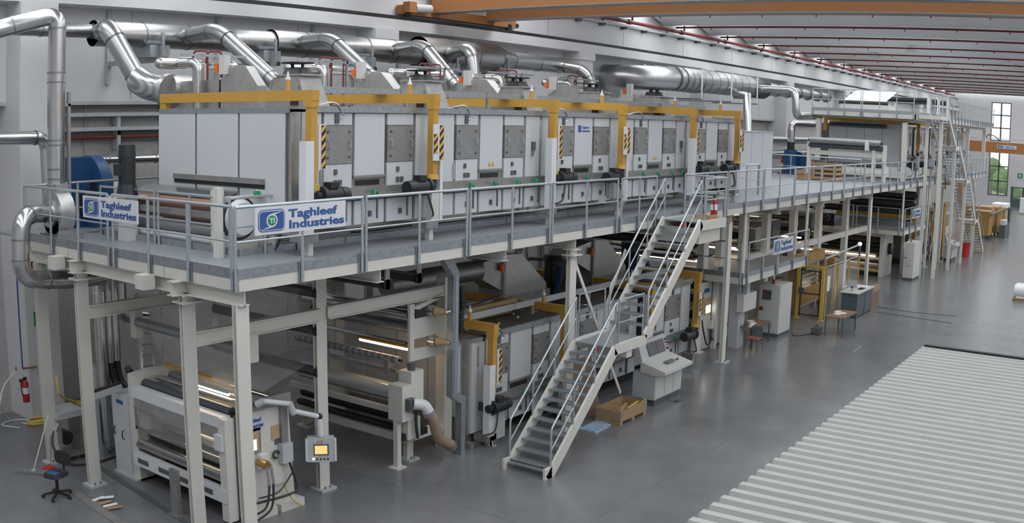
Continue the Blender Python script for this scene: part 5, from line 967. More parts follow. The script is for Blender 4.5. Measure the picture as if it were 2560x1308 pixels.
a = at(118, 1177, Z=0); t = thing('dustpan', 'red dustpan with grey stick beside the mop', 'dustpan', a); obj('pan', M().prism([(a.x - 0.14, 0), (a.x + 0.14, 0), (a.x + 0.14, 0.09), (a.x + 0.1, 0.09)], 'y', a.y - 0.12, a.y + 0.12), 'red', t); obj('stick', M().cyl((a.x + 0.1, a.y, 0.08), (a.x + 0.2, a.y + 0.05, 0.75), 0.012, n=6), 'plate', t)
for i, (px, py) in enumerate(((245, 1250), (262, 1262), (278, 1270), (290, 1278), (270, 1255))):
    a = at(px, py, Z=0); o = obj('paper_scrap', M().bar(a + Vector((-0.12, 0.05 * i, 0.012 + 0.008 * i)), a + Vector((0.16, 0.02, 0.02 + 0.012 * i)), 0.1, 0.012), 'cardboard' if i % 2 else 'paper', None); tag(o, 'torn cardboard scrap on the floor strip left of the winder', 'scrap', 'scraps on the floor')
a = at(182, 1228, Z=0); b = at(300, 1308, Z=0); o = obj('metal_strip', M().bar(a + Vector((0, 0, 0.006)), b + Vector((0, 0, 0.006)) + (b - a) * 0.4, 0.2, 0.012), 'plate', None); tag(o, 'grey metal strip laid on the floor at the lower left', 'floor strip')
a = at(245, 1165, Z=0); b = at(440, 1290, Z=0); o = obj('channel_cover', M().bar(a + Vector((0, 0, 0.006)), b + Vector((0, 0, 0.006)) + (b - a) * 0.4, 0.14, 0.012), 'darkgrey', None); tag(o, 'dark channel cover in the floor in front of the winder', 'floor strip')
t = thing('stone_slab', 'grey upright plate standing between the winder and the near post', 'plate', at(440, 1300, Z=0)); a = at(437, 1200, X=10.45); obj('plate', M().box(10.42, 10.5, a.y - 0.1, a.y + 0.14, 0.02, a.z + 0.2), 'plate', t); obj('foot', M().box(10.36, 10.56, a.y - 0.14, a.y + 0.18, 0, 0.02), 'plate', t)
# column furniture: extinguisher, sign, pipes, hoses
def extinguisher(label, x, y, z, h=0.5):
    t = thing('fire_extinguisher', label, 'extinguisher', (x, y, z), 'fire extinguishers'); r = h * 0.15
    obj('cylinder', M().tube([(x, y, z), (x, y, z + 0.03), (x, y, z + h * 0.75), (x, y, z + h * 0.85), (x, y, z + h * 0.9)], [r * 0.9, r, r, r * 0.6, r * 0.3], 14), 'red', t, True); obj('valve', M().box(x - r * 0.5, x + r * 0.5, y - r * 0.3, y + r * 0.3, z + h * 0.9, z + h), 'black', t)
    obj('hose', M().tube(spline([(x - r * 0.4, y, z + h * 0.95), (x - r * 1.5, y - r * 0.5, z + h * 0.75), (x - r * 1.25, y - r * 0.6, z + h * 0.3)], 5), 0.014, 6), 'black', t); obj('label_band', M().cyl((x, y, z + h * 0.35), (x, y, z + h * 0.6), r * 1.02, n=14), 'paper', t, True)
p = at(66, 1000, Y=22.45); extinguisher('red fire extinguisher hanging on the left column', p.x, 22.45, p.z - 0.05, 0.62); obj('wall_hook', M().box(p.x - 0.04, p.x + 0.04, 22.5, 22.7, p.z + 0.4, p.z + 0.48), 'black', bpy.data.objects['fire_extinguisher'])
a = at(75, 652, Y=22.66); b = at(87, 680, Y=22.66); o = thing('fire_sign', 'small red and white fire extinguisher sign on the left column', 'sign', a); obj('board', M().box(a.x, b.x + 0.05, 22.66, 22.7, b.z - 0.07, a.z), 'signwhite', o); obj('red_field', M().box(a.x + 0.02, b.x + 0.03, 22.65, 22.66, b.z, a.z - 0.02), 'red', o); obj('white_symbol', M().box(a.x + 0.07, a.x + 0.12, 22.645, 22.65, b.z + 0.05, a.z - 0.08), 'paper', o)
a = at(85, 780, Y=22.66); o = thing('green_sign', 'small green sign lower on the left column', 'sign', a); obj('board', M().box(a.x, a.x + 0.28, 22.66, 22.7, a.z - 0.36, a.z), 'signgreen', o); obj('pictogram', M().box(a.x + 0.06, a.x + 0.2, 22.65, 22.66, a.z - 0.28, a.z - 0.1), 'paper', o)
a = at(38, 700, Y=22.62); b = at(40, 925, Y=22.62); t = thing('air_line', 'thin blue air pipe down the left column', 'pipe', (a.x, 22.62, b.z)); obj('pipe', M().cyl((a.x + 0.05, 22.62, b.z), (a.x + 0.05, 22.62, 4.7), 0.02, n=6), 'navy', t); obj('valve', M().cyl((a.x + 0.05, 22.62, b.z), (a.x + 0.45, 22.62, b.z - 0.02), 0.03, n=8), 'copper', t)
P = [at(40, 928, Y=22.55), at(10, 965, Y=22.3), at(2, 1010, Y=22.0), at(20, 1045, Z=0.02), at(70, 1060, Z=0.02), at(90, 1052, Z=0.02), at(40, 1050, Z=0.02), at(5, 1062, Z=0.02), at(50, 1070, Z=0.02)]
t = thing('white_air_hose', 'white hose hanging from the left column and coiled on the floor', 'hose', P[3]); obj('hose', M().tube(spline(P, 8), 0.016, 6), 'white_hose', t, True); obj('coupling', M().cyl(P[0], P[0] + Vector((0, 0, 0.1)), 0.025, n=8), 'steel', t)
c = at(168, 1030, Z=0.03); pts = [c + Vector((math.cos(i * 0.55) * (0.55 + 0.05 * math.sin(i)), math.sin(i * 0.55) * (0.4 + 0.04 * math.cos(i * 1.7)), 0.0 + 0.012 * i / 4)) for i in range(48)]
t = thing('yellow_hose_coil', 'coil of yellow hose on the floor beside the left column', 'hose', c); obj('coil', M().tube(pts, 0.028, 6), 'yellow_hose', t, True); obj('tail', M().tube(spline([pts[-1], at(152, 990, Y=22.2), at(140, 940, Y=22.5)], 6), 0.03, 6), 'yellow_hose', t, True)
c = at(98, 1057, Z=0.03); t = thing('yellow_hose_loop', 'short loop of yellow hose on the floor in front of the left column', 'hose', c); obj('loop', M().tube([c + Vector((math.cos(i * 0.42) * 0.3, math.sin(i * 0.42) * 0.22, 0.004 * i)) for i in range(30)], 0.03, 6), 'yellow_hose', t, True)
# ================================================================ aisle side: desk, crates, tables, cabinets
def desk(label, x0, x1, y0, y1, scr=True):
    t = thing('control_desk', label, 'control desk', ((x0 + x1) / 2, (y0 + y1) / 2, 0), 'control desks'); ym = (y0 + y1) / 2
    obj('plinth', M().box(x0 + 0.05, x1 - 0.05, y0 + 0.06, y1 - 0.03, 0, 0.18), 'slate', t); b = obj('base_cabinet', M().box(x0, x1, y0 + 0.03, y1, 0.18, 0.9), 'greybox', t)
    for f in (0.02, 0.35, 0.68): obj('door', M().box(x0 + (x1 - x0) * f + 0.01, x0 + (x1 - x0) * (f + 0.31), y0 + 0.015, y0 + 0.03, 0.22, 0.84), 'cabinet', b)
    obj('desk_top', M().prism([(y0 - 0.28, 0.92), (y0 - 0.28, 1.0), (ym + 0.12, 1.18), (ym + 0.12, 0.9), (y0 + 0.02, 0.86)], 'x', x0 - 0.04, x1 + 0.04), 'cabinet', t)
    hd = obj('monitor_hood', M().prism([(ym + 0.08, 1.16), (y1, 1.0), (y1, 1.66), (ym + 0.26, 1.66)], 'x', x0, x1), 'greybox', t)
    for i in range(2):
        xa = x0 + (x1 - x0) * (0.26 + 0.32 * i); xb = xa + (x1 - x0) * 0.28
        obj('screen', M().hull8([(xa, ym + 0.105, 1.24), (xb, ym + 0.105, 1.24), (xb, ym + 0.225, 1.58), (xa, ym + 0.225, 1.58)], [(xa, ym + 0.085, 1.245), (xb, ym + 0.085, 1.245), (xb, ym + 0.205, 1.585), (xa, ym + 0.205, 1.585)]), 'screen_dark', hd)
    for k in range(4): z = 1.28 + 0.08 * k; obj('button', M().box(x1 - 0.12, x1 - 0.07, ym + 0.08 + 0.03 * k, ym + 0.14 + 0.03 * k, z, z + 0.04), ('black', 'lemon', 'red', 'black')[k], hd)
    obj('keyboard', M().bar((x0 + 0.55, y0 + 0.02, 1.125), (x0 + 1.0, y0 + 0.02, 1.125), 0.16, 0.02), 'roller_grey', t); obj('mouse', M().ball((x1 - 0.4, y0 - 0.02, 1.115), 0.05, 10, 6, (1, 0.7, 0.5)), 'black', t, True)
desk('pale grey control desk with two dark screens near the foot of the stairs', 23.2, 24.75, 12.0, 12.7)
desk('pale grey control desk far down the aisle beside the red bin', 61.2, 62.8, 11.9, 12.45)
# pallet crate with boards and sticks
x0, x1, y0, y1 = 21.15, 22.5, 11.87, 12.6
t = thing('pallet_crate', 'low wooden crate on a pallet beside the stairs', 'crate', (21.8, 12.2, 0))
for i in range(3): obj('runner', M().box(x0 + i * 0.6, x0 + 0.12 + i * 0.6, y0, y1, 0, 0.1), 'wood', t)
for i in range(5): obj('deck_board', M().box(x0, x1, y0 + i * 0.153, y0 + i * 0.153 + 0.12, 0.1, 0.125), 'wood', t)
for y in (y0, y1 - 0.025): obj('side_board', M().box(x0, x1, y, y + 0.025, 0.13, 0.38), 'wood', t)
for x in (x0, x1 - 0.025): obj('end_board', M().box(x, x + 0.025, y0 + 0.026, y1 - 0.026, 0.13, 0.38), 'wood', t)
for x in (x0, x1 - 0.06): obj('corner_hinge', M().box(x, x + 0.06, y0 - 0.006, y0, 0.15, 0.36), 'plate', t)
for i in range(7):
    a = Vector((21.3 + 0.12 * i, 12.0 + 0.05 * (i % 3), 0.2 + 0.03 * (i % 3))); o = obj('timber_offcut', M().bar(a, a + Vector((0.55, 0.25 - 0.05 * i, 0.06 + (0.12 if i == 6 else 0))), 0.05, 0.04), 'yellow_hose' if i % 2 else 'tan', None); tag(o, 'orange timber offcut lying in the low wooden crate', 'offcut', 'timber offcuts in the crate')
a = at(1442, 1080, Z=0); t = thing('foil_bundle', 'flat bundle of blue wrapped sheets on the floor by the stairs', 'bundle', at(1480, 1080, Z=0))
for i in range(4): p = at(1452, 1076, Z=0) + Vector((0.0, -0.12 * i, 0.02)); obj('wrapped_sheet', M().bar(p, p + Vector((0.95 - 0.06 * i, 0.02, 0.0)), 0.12, 0.04 + 0.008 * i), 'bluefoil', t)
t = thing('brown_board', 'brown board leaning upright behind the stairs', 'board', (21.4, 12.85, 0)); obj('board', M().hull8([(20.5, 12.95, 0.0), (22.0, 12.95, 0.0), (22.0, 13.3, 1.45), (20.5, 13.3, 1.45)], [(20.5, 12.98, 0.0), (22.0, 12.98, 0.0), (22.0, 13.33, 1.45), (20.5, 13.33, 1.45)]), 'plywood', t); obj('edge_strip', M().bar((20.5, 12.96, 0.01), (22.0, 12.96, 0.01), 0.02, 0.02), 'wood', t)
t = thing('pedal_mat', 'small dark foot pedal in front of the near control desk', 'pedal', at(1695, 1003, Z=0)); a = at(1695, 1003, Z=0); obj('pad', M().bar(a + Vector((-0.12, 0, 0.02)), a + Vector((0.12, 0, 0.02)), 0.12, 0.03), 'slate', t); obj('cord', M().tube([a + Vector((-0.1, 0.03, 0.02)), a + Vector((-0.15, 0.2, 0.03)), a + Vector((-0.15, 0.28, 0.3))], 0.008, 6), 'slate', t)
# ---- low platform in front of the second machine
def lowplat(nm, x0, x1, y0, y1, z, label, panels):
    t = thing('low_platform', label, 'platform', (x0, y0, 0), 'low platforms'); deck(x0, x1, y0, y1, t, z)
    obj('edge_beam', M().box(x0, x1, y0, y0 + 0.08, z - 0.26, z - 0.04), 'cream', t); obj('edge_beam', M().box(x0, x0 + 0.08, y0, y1, z - 0.26, z - 0.04), 'cream', t); obj('toe_board', M().box(x0, x1, y0 - 0.012, y0, z - 0.04, z + 0.12), 'galv', t); obj('toe_board', M().box(x0 - 0.012, x0, y0, y1, z - 0.04, z + 0.12), 'galv', t)
    obj('corner_post', M().cyl((x0 + 0.05, y0 + 0.05, z - 0.26), (x0 + 0.05, y0 + 0.05, 4.7), 0.06, n=12), 'cream', t, True); obj('corner_post', M().cyl((x1 - 0.1, y0 + 0.05, z - 0.26), (x1 - 0.1, y0 + 0.05, 4.7), 0.06, n=12), 'cream', t, True)
    for y in (y0 + 1.2, y1 - 0.2):
        for x in (x0 + 0.6, x1 - 0.4): obj('prop', M().box(x - 0.08, x + 0.08, y - 0.08, y + 0.08, 0, z - 0.26), 'cream', t)
    return t
lowplat('a', 30.15, 36.3, 12.62, 15.6, 2.62, 'low grey platform with a signed railing beside the round tables end of the stairs aisle', 2)
bpy.data.objects['low_platform']['label'] = 'low platform above the brown tables with a company sign on its railing'
guardrail((30.4, 12.56, 2.62), (33.0, 12.56, 2.62), 3, 'galvanised railing on the low platform, left half with the sign', 'low platform railings')
guardrail((33.1, 12.56, 2.62), (36.2, 12.56, 2.62), 3, 'galvanised railing on the low platform, right half above the white cabinet', 'low platform railings')
guardrail((30.1, 12.7, 2.62), (30.1, 15.4, 2.62), 3, 'galvanised railing on the short end of the low platform', 'low platform railings', out=(-1, 0, 0))
sign('small company sign on the low platform railing above the white cabinet', (32.45, 12.52, 3.13), (1, 0, 0), 1.9, 0.5, (0, -1, 0))
lowplat('b', 51.0, 56.6, 12.62, 20.5, 2.55, 'low platform in the distance with a company sign on its railing', 2)
guardrail((51.15, 12.56, 2.55), (53.8, 12.56, 2.55), 3, 'galvanised railing on the distant low platform, left half', 'distant low platform railings')
guardrail((53.9, 12.56, 2.55), (56.5, 12.56, 2.55), 3, 'galvanised railing on the distant low platform, right half', 'distant low platform railings')
for i in range(3): guardrail((50.95, 12.8 + i * 2.5, 2.55), (50.95, 15.1 + i * 2.5, 2.55), 3, 'galvanised railing on the end of the distant low platform, %s from the aisle' % ORD[i], 'distant low platform railings', out=(-1, 0, 0))
sign('distant company sign on the far low platform railing', (52.6, 12.52, 3.07), (1, 0, 0), 1.9, 0.5, (0, -1, 0), detail=False)
# ---- second machine between the platforms
t = thing('stretching_unit', 'cream machine side plate with lit windows right of the lower ovens', 'machine', (30.8, 14, 0))
obj('side_plate', M().box(29.5, 31.9, 13.95, 14.05, 0.05, 2.3), 'cream', t); obj('side_plate', M().box(29.5, 31.9, 17.6, 17.7, 0.05, 2.3), 'cream', t)
for (xa, xb, za, zb, mt) in ((30.15, 30.7, 1.2, 1.75, 'whitelamp'), (30.95, 31.15, 1.3, 1.8, 'whitelamp'), (30.1, 30.45, 1.95, 2.08, 'navy')): obj('window' if mt != 'navy' else 'nameplate', M().box(xa, xb, 13.93, 13.95, za, zb), mt if mt == 'navy' else 'tan', t)
obj('window_glow', M().box(30.25, 30.6, 13.92, 13.93, 1.25, 1.5), 'whitelamp', t)
for i, z in enumerate((0.7, 1.1, 1.6, 2.0)): roller(t, 30.2 + 0.3 * i, z, 14.1, 17.55, 0.14, 'roller')
for q in ([(29.9, 13.9, 1.1), (29.85, 13.75, 0.6), (30.1, 13.75, 0.25), (30.5, 13.8, 0.3), (30.7, 13.88, 0.8)], [(30.6, 13.9, 0.9), (30.5, 13.78, 0.4), (30.9, 13.8, 0.3)]): obj('black_hose', M().tube(spline(q, 6), 0.03, 6), 'rubber', t, True)
obj('valve_block', M().box(30.5, 30.75, 13.8, 13.95, 0.7, 0.95), 'cream', t); obj('ring', M().tube(arc((31.2, 13.9, 2.45), (1, 0, 0), (0, 0, 1), 0.2, 0, 360, 16), 0.04, 6), 'black', t); obj('foot', M().box(29.5, 30.0, 13.8, 14.1, 0, 0.05), 'cream', t)
obj('hand_wheel', M().tube(arc((33.3, 13.9, 1.5), (1, 0, 0), (0, 0, 1), 0.28, 0, 360, 18), 0.03, 6), 'plate', t); obj('wheel_hub', M().cyl((33.3, 13.95, 1.5), (33.3, 13.8, 1.5), 0.1, n=12), 'copper', t); obj('gear_plate', M().box(32.2, 34.2, 14.0, 14.1, 0.1, 2.2), 'greybox', t)
for i in range(5): obj('cable', M().tube(spline([(32.0 + 0.1 * i, 13.85, 0.6 + 0.08 * i), (32.8, 13.7, 0.75 + 0.1 * i), (33.4, 13.8, 1.0 + 0.1 * i)], 4), 0.05, 6), 'rubber', t, True)
t = thing('film_stretcher', 'tall cream roller frames with black rollers under the wide deck', 'machine', (36, 14.2, 0))
for i, x in enumerate((30.6, 32.0, 34.0, 36.2, 39.2, 42.4, 46.4)):
    for y in (14.3, 18.6): obj('frame_column', M().box(x - 0.2, x + 0.2, y - 0.12, y + 0.12, 0, 4.45), 'cream', t)
for i, (x, z) in enumerate(((30.3, 3.1), (30.3, 3.5), (30.35, 3.9), (31.2, 3.0), (34.6, 3.4), (35.2, 3.0), (36.8, 3.9), (40.2, 3.3), (41.2, 3.6), (43.4, 2.9), (44.2, 3.5), (46.9, 3.8))): roller(t, x, z, 14.45, 18.4, 0.16, 'black' if i % 3 else 'chrome')
for i, x in enumerate((30.9, 34.9, 40.8)): obj('lamp_tube', M().cyl((x, 14.5, 2.85), (x, 17.8, 2.85), 0.03, n=8), 'lamp', t)
for x in (36.4, 39.6, 43.0, 47.6): obj('fill_lamp', M().cyl((x, 15.0, 4.3), (x, 17.6, 4.3), 0.03, n=8), 'lamp', t)  # extra warm tubes added behind the columns to brighten the space under the deck
for i in range(4): obj('ladder_bar', M().bar((35.0, 15.0, 2.9 + 0.25 * i), (35.4, 17.8, 2.9 + 0.25 * i), 0.05, 0.05), 'cream', t)
for i, x in enumerate((36.6, 38.4, 40.6, 43.2)): obj('dark_cover', M().box(x, x + 0.9, 14.9, 17.8, 2.9, 3.5 + 0.2 * (i % 2)), 'slate' if i % 2 else 'plate', t)
rn = random.Random(5)
for i in range(60):
    x = rn.uniform(34.3, 47.5); y = rn.uniform(14.6, 18.2); z = rn.uniform(2.8, 4.3) if i % 2 else rn.uniform(0.3, 2.3)
    mt_ = rn.choice(['tan', 'cream', 'darkgrey', 'steel', 'copper', 'plate', 'black'])
    if i % 3 == 0: obj('guide_bar', M().bar((x, y, z), (x + rn.uniform(-0.3, 0.3), y + rn.uniform(0.8, 2.2), z + rn.uniform(-0.3, 0.3)), 0.07, 0.07), mt_, t)
    elif i % 3 == 1: obj('bracket_plate', M().box(x, x + 0.08, y, y + rn.uniform(0.3, 0.8), z - 0.3, z + 0.3), mt_, t)
    else: obj('pipe_run', M().tube(smooth_path([(x, y, z), (x, y, z + 0.5), (x + rn.uniform(0.3, 0.9), y - 0.3, z + 0.5)], 0.15, 3), 0.05, 6), mt_, t, True)
obj('long_beam', M().box(34, 50, 14.2, 14.4, 2.5, 2.75), 'cream', t); obj('long_beam', M().box(34, 50, 14.22, 14.38, 4.2, 4.4), 'cream', t)
t = thing('roller_bank', 'black roller bank glowing warmly below the distant platform', 'machine', (52, 16, 0))
for i, (x, z) in enumerate(((52, 1.9), (52.2, 1.55), (52, 1.2), (52.3, 0.85), (52.1, 0.5))): roller(t, x, z, 13.9, 19.0, 0.15, 'black' if i < 3 else 'roller_grey')
for y in (13.75, 19.1): obj('side_plate', M().box(51.6, 53.4, y - 0.06, y + 0.06, 0, 2.25), 'cream', t)
obj('top_beam', M().box(51.7, 52.2, 13.8, 19.1, 2.05, 2.25), 'cream', t); obj('lamp_tube', M().cyl((51.85, 14.2, 1.02), (51.85, 18.4, 1.02), 0.03, n=8), 'lamp', t); obj('lower_tray', M().box(51.5, 53, 13.9, 19, 0.25, 0.35), 'tan', t)
obj('round_drive', M().cyl((52.6, 13.69, 1.4), (52.6, 13.5, 1.4), 0.3, n=16), 'black', t, True)
# ---- cabinets
def cabinet(label, x0, x1, y0, y1, h, hmi=True):
    t = thing('switch_cabinet', label, 'cabinet', ((x0 + x1) / 2, (y0 + y1) / 2, 0), 'switch cabinets'); obj('plinth', M().box(x0 + 0.02, x1 - 0.02, y0 + 0.02, y1, 0, 0.13), 'slate', t); obj('body', M().box(x0, x1, y0, y1, 0.13, h), 'cabinet', t)
    dr = obj('door', M().box(x0 - 0.012, x0, y0 + 0.02, y1 - 0.02, 0.16, h - 0.03), 'cabinet', t); w = y1 - y0
    if hmi:
        obj('panel_frame', M().box(x0 - 0.02, x0 - 0.012, y0 + w * 0.42, y0 + w * 0.85, h - 0.55, h - 0.2), 'slate', dr); obj('display', M().box(x0 - 0.024, x0 - 0.02, y0 + w * 0.45, y0 + w * 0.63, h - 0.4, h - 0.25), 'screen_dark', dr); obj('red_plate', M().box(x0 - 0.024, x0 - 0.02, y0 + w * 0.66, y0 + w * 0.83, h - 0.35, h - 0.22), 'red', dr); obj('nameplate', M().box(x0 - 0.02, x0 - 0.012, y0 + w * 0.78, y0 + w * 0.97, h - 0.95, h - 0.82), 'red', dr); obj('vent', M().box(x0 - 0.018, x0 - 0.012, y0 + w * 0.3, y0 + w * 0.6, 0.3, 0.6), 'greybox', dr)
    else:
        obj('sub_door', M().box(x0 - 0.05, x0 - 0.012, y0 + w * 0.2, y0 + w * 0.65, h * 0.4, h * 0.78), 'cabinet', dr); obj('nameplate', M().box(x0 - 0.02, x0 - 0.012, y0 + w * 0.72, y0 + w * 0.92, h * 0.58, h * 0.61), 'red', dr)
    obj('beacon', M().cyl((x0 + 0.3, y0 + w * 0.5, h), (x0 + 0.3, y0 + w * 0.5, h + 0.16), 0.05, n=10), 'red' if hmi else 'copper', t, True)
cabinet('tall pale switch cabinet with a small display behind the red chair table', 33.75, 34.95, 12.65, 13.45, 1.88)
cabinet('tall pale switch cabinet in the distance below the far signed platform', 51.4, 52.9, 12.0, 12.55, 1.95, False)
t = thing('terminal_box', 'pale grey terminal box on a pillar left of the white cabinet', 'box', (31.5, 12.95, 0)); obj('box', M().box(31.0, 32.1, 12.9, 13.15, 1.3, 1.88), 'cabinet', t); obj('pillar', M().box(31.2, 31.75, 13.15, 13.5, 0, 2.2), 'greybox', t); obj('conduit', M().box(31.35, 31.6, 12.95, 13.1, 1.88, 2.36), 'greybox', t)
# ---- tables, chair and small things on them
def table(label, x0, x1, y0, y1, h=0.74):
    t = thing('work_table', label, 'table', ((x0 + x1) / 2, (y0 + y1) / 2, 0), 'brown work tables'); obj('tabletop', M().box(x0, x1, y0, y1, h - 0.03, h), 'table_wood', t); obj('apron', M().box(x0 + 0.05, x1 - 0.05, y0 + 0.03, y0 + 0.05, h - 0.09, h - 0.03), 'slate', t)
    for x in (x0 + 0.04, x1 - 0.04):
        for y in (y0 + 0.04, y1 - 0.04): obj('leg', M().box(x - 0.022, x + 0.022, y - 0.022, y + 0.022, 0, h - 0.03), 'slate', t)
    return t
table('brown topped work table with binders under the low platform', 31.4, 33.0, 12.65, 13.4)
table('brown topped work table with papers in the open aisle', 35.2, 36.9, 10.65, 11.4)
for i in range(3): o = obj('ring_binder', M().box(31.46, 31.76, 12.78 + i * 0.2, 12.86 + i * 0.2, 0.74, 0.80), 'paper' if i != 1 else 'slate', None); tag(o, ('white ring binder lying at the front of the binder table', 'dark ring binder between the two white ones', 'white ring binder lying at the back of the binder table')[i], 'binder', 'binders on the table')
for i, (x, y, w) in enumerate(((32.0, 12.9, 0.35), (32.3, 13.1, 0.3), (35.7, 11.0, 0.35), (36.05, 10.9, 0.3), (36.2, 11.15, 0.3))): o = obj('paper_sheet', M().box(x, x + w, y, y + 0.22, 0.74, 0.745 + 0.01 * (i % 3)), 'paper', None); tag(o, ('white paper sheet in the middle of the binder table', 'white paper sheet at the back of the binder table', 'white paper stack nearest on the aisle table', 'flat white paper on the front of the aisle table', 'flat white paper at the back of the aisle table')[i], 'paper', 'papers on tables')
x, y = 31.25, 12.55
t = thing('red_chair', 'dark framed chair with red seat at the binder table', 'chair', (x, y, 0)); obj('seat', M().box(x - 0.22, x + 0.22, y - 0.22, y + 0.22, 0.43, 0.46), 'chairred', t); obj('backrest', M().prism([(x + 0.2, 0.5), (x + 0.24, 0.5), (x + 0.3, 0.8), (x + 0.26, 0.8)], 'y', y - 0.2, y + 0.2), 'slate', t)
for sx in (-1, 1):
    for sy in (-1, 1): obj('leg', M().cyl((x + sx * 0.19, y + sy * 0.19, 0.43), (x + sx * 0.25, y + sy * 0.25, 0), 0.012, n=6), 'slate', t)
for sy in (-1, 1): obj('back_stay', M().cyl((x + 0.19, y + sy * 0.15, 0.45), (x + 0.25, y + sy * 0.15, 0.6), 0.012, n=6), 'slate', t)
a = at(2040, 835, Z=0); t = thing('transformer', 'small dark device with cable on the floor by the aisle table', 'device', a); obj('case', M().box(a.x - 0.2, a.x + 0.2, a.y - 0.15, a.y + 0.15, 0.03, 0.24), 'darkgrey', t); obj('handle', M().tube([(a.x - 0.15, a.y, 0.24), (a.x - 0.1, a.y, 0.34), (a.x + 0.1, a.y, 0.34), (a.x + 0.15, a.y, 0.24)], 0.014, 6), 'black', t); obj('cable', M().tube(spline([(a.x - 0.2, a.y + 0.1, 0.03), (a.x - 0.9, a.y + 0.5, 0.015), (35.0, 12.55, 0.015)], 6), 0.014, 6), 'black', t); obj('base', M().box(a.x - 0.22, a.x + 0.22, a.y - 0.17, a.y + 0.17, 0, 0.03), 'black', t)
t = thing('drain_grate', 'square drain grate set in the aisle floor', 'grate', (33.8, 10.1, 0)); obj('frame', M().box(33.3, 34.3, 9.6, 10.5, 0, 0.006), 'roller_grey', t); obj('cover', M().box(33.4, 34.2, 9.7, 10.4, 0.006, 0.012), 'darkgrey', t)
# ---- fenced packing station
t = thing('safety_fence', 'yellow framed safety fence with door beside the brown tables', 'fence', (37.9, 12.45, 0)); Xf = 37.9
for y in (12.44, 13.46): obj('door_post', M().box(Xf - 0.06, Xf + 0.06, y - 0.06, y + 0.06, 0, 2.05), 'lemon', t); obj('foot', M().box(Xf - 0.12, Xf + 0.12, y - 0.12, y + 0.12, 0, 0.02), 'lemon', t)
obj('door_head', M().box(Xf - 0.06, Xf + 0.06, 12.38, 13.52, 2.05, 2.16), 'lemon', t)
for z in (0.15, 1.0, 1.9): obj('door_rail', M().box(Xf - 0.02, Xf + 0.02, 12.5, 13.4, z, z + 0.04), 'black', t)
for y in (12.55, 13.35): obj('door_stile', M().box(Xf - 0.02, Xf + 0.02, y - 0.02, y + 0.02, 0.15, 1.94), 'black', t)
obj('lock_box', M().box(Xf - 0.12, Xf - 0.02, 13.2, 13.4, 1.0, 1.25), 'slate', t)
for i, x in enumerate((38.3, 39.8, 41.3, 42.7)): obj('fence_post', M().box(x - 0.03, x + 0.03, 12.4, 12.46, 0, 2.1), 'lemon', t)
for i, (xa, xb) in enumerate(((38.0, 39.0), (39.05, 40.6), (40.65, 42.6))): obj('fence_panel', M().box(xa, xb, 12.44, 12.455, 0.1, 2.0), 'roller_grey' if i == 0 else 'glass', t)
obj('notice', M().box(38.3, 38.75, 12.425, 12.44, 1.1, 1.7), 'paper', t); obj('top_rail', M().cyl((37.95, 12.43, 2.1), (42.7, 12.43, 2.1), 0.025, n=8), 'rail', t); obj('upper_rail', M().cyl((37.95, 12.43, 2.45), (42.7, 12.43, 2.6), 0.04, n=8), 'rail', t); obj('lamp', M().ball((42.7, 12.43, 2.62), 0.09, 10, 6), 'whitelamp', t, True); obj('rail_stay', M().box(42.66, 42.74, 12.38, 12.46, 2.1, 2.6), 'slate', t); obj('rail_stay', M().box(37.92, 38.0, 12.38, 12.46, 2.1, 2.45), 'rail', t)
t = thing('packing_machine', 'ochre packing machine behind the yellow safety fence', 'machine', (39.5, 13.9, 0))
obj('lower_guard', M().box(38.2, 41.8, 13.6, 13.7, 0.35, 1.0), 'ochre', t); obj('carton_shelf', M().box(37.5, 42.0, 13.65, 14.1, 1.94, 1.99), 'plate', t); obj('shelf_post', M().box(37.5, 37.6, 13.9, 14.0, 0, 1.94), 'plate', t); obj('side_guard', M().box(38.1, 38.2, 13.6, 14.0, 0.3, 2.2), 'cardboard', t)
for i in range(4): obj('steel_bar', M().cyl((38.3, 13.75, 1.1 + 0.2 * i), (41.8, 13.75, 1.1 + 0.2 * i), 0.03, n=8), 'steel', t)
obj('bed', M().box(38.2, 42, 13.7, 14.05, 0.25, 0.4), 'signwhite', t); obj('tower', M().box(41.9, 42.3, 13.3, 14.0, 0, 2.0), 'ochre', t)
for x in (38.3, 41.6): obj('stand_leg', M().box(x, x + 0.12, 13.62, 13.74, 0, 0.4), 'yellow', t)
t = thing('dark_workbench', 'dark grey workbench cabinet with white top and monitor in the aisle', 'workbench', (40.5, 11.5, 0)); obj('body', M().box(39.4, 41.6, 11.42, 12.1, 0.04, 0.98), 'slate', t); obj('top', M().box(39.3, 41.7, 11.35, 12.15, 0.98, 1.03), 'cabinet', t); obj('seam_line', M().box(40.48, 40.52, 11.41, 11.42, 0.04, 0.98), 'black', t); obj('plinth', M().box(39.5, 41.5, 11.5, 12.05, 0, 0.04), 'black', t)
o = thing('flat_monitor', 'thin flat monitor standing on the dark workbench', 'monitor', (39.9, 11.8, 1.03)); obj('screen', M().box(39.8, 39.84, 11.6, 12.0, 1.15, 1.45), 'greybox', o); obj('stand', M().box(39.8, 39.95, 11.75, 11.85, 1.03, 1.2), 'greybox', o)
o = thing('keyboard', 'dark keyboard and papers on the dark workbench', 'keyboard', (40.3, 11.6, 1.03)); obj('body', M().box(40.3, 40.8, 11.5, 11.7, 1.03, 1.06), 'black', o); obj('papers', M().box(40.9, 41.3, 11.5, 11.9, 1.03, 1.05), 'paper', o)
t = thing('cardboard_carton', 'large upright cardboard carton behind the dark workbench', 'carton', (42.3, 11.6, 0)); obj('carton', M().box(41.9, 43.0, 11.5, 11.7, 0, 0.95), 'plywood', t); obj('flap', M().box(41.9, 43.0, 11.48, 11.5, 0.7, 0.95), 'cardboard', t)
for i, (px, py, s) in enumerate(((2020, 630, 0.9), (2070, 645, 0.8))): pass
x0, x1 = 37.4, 41.5
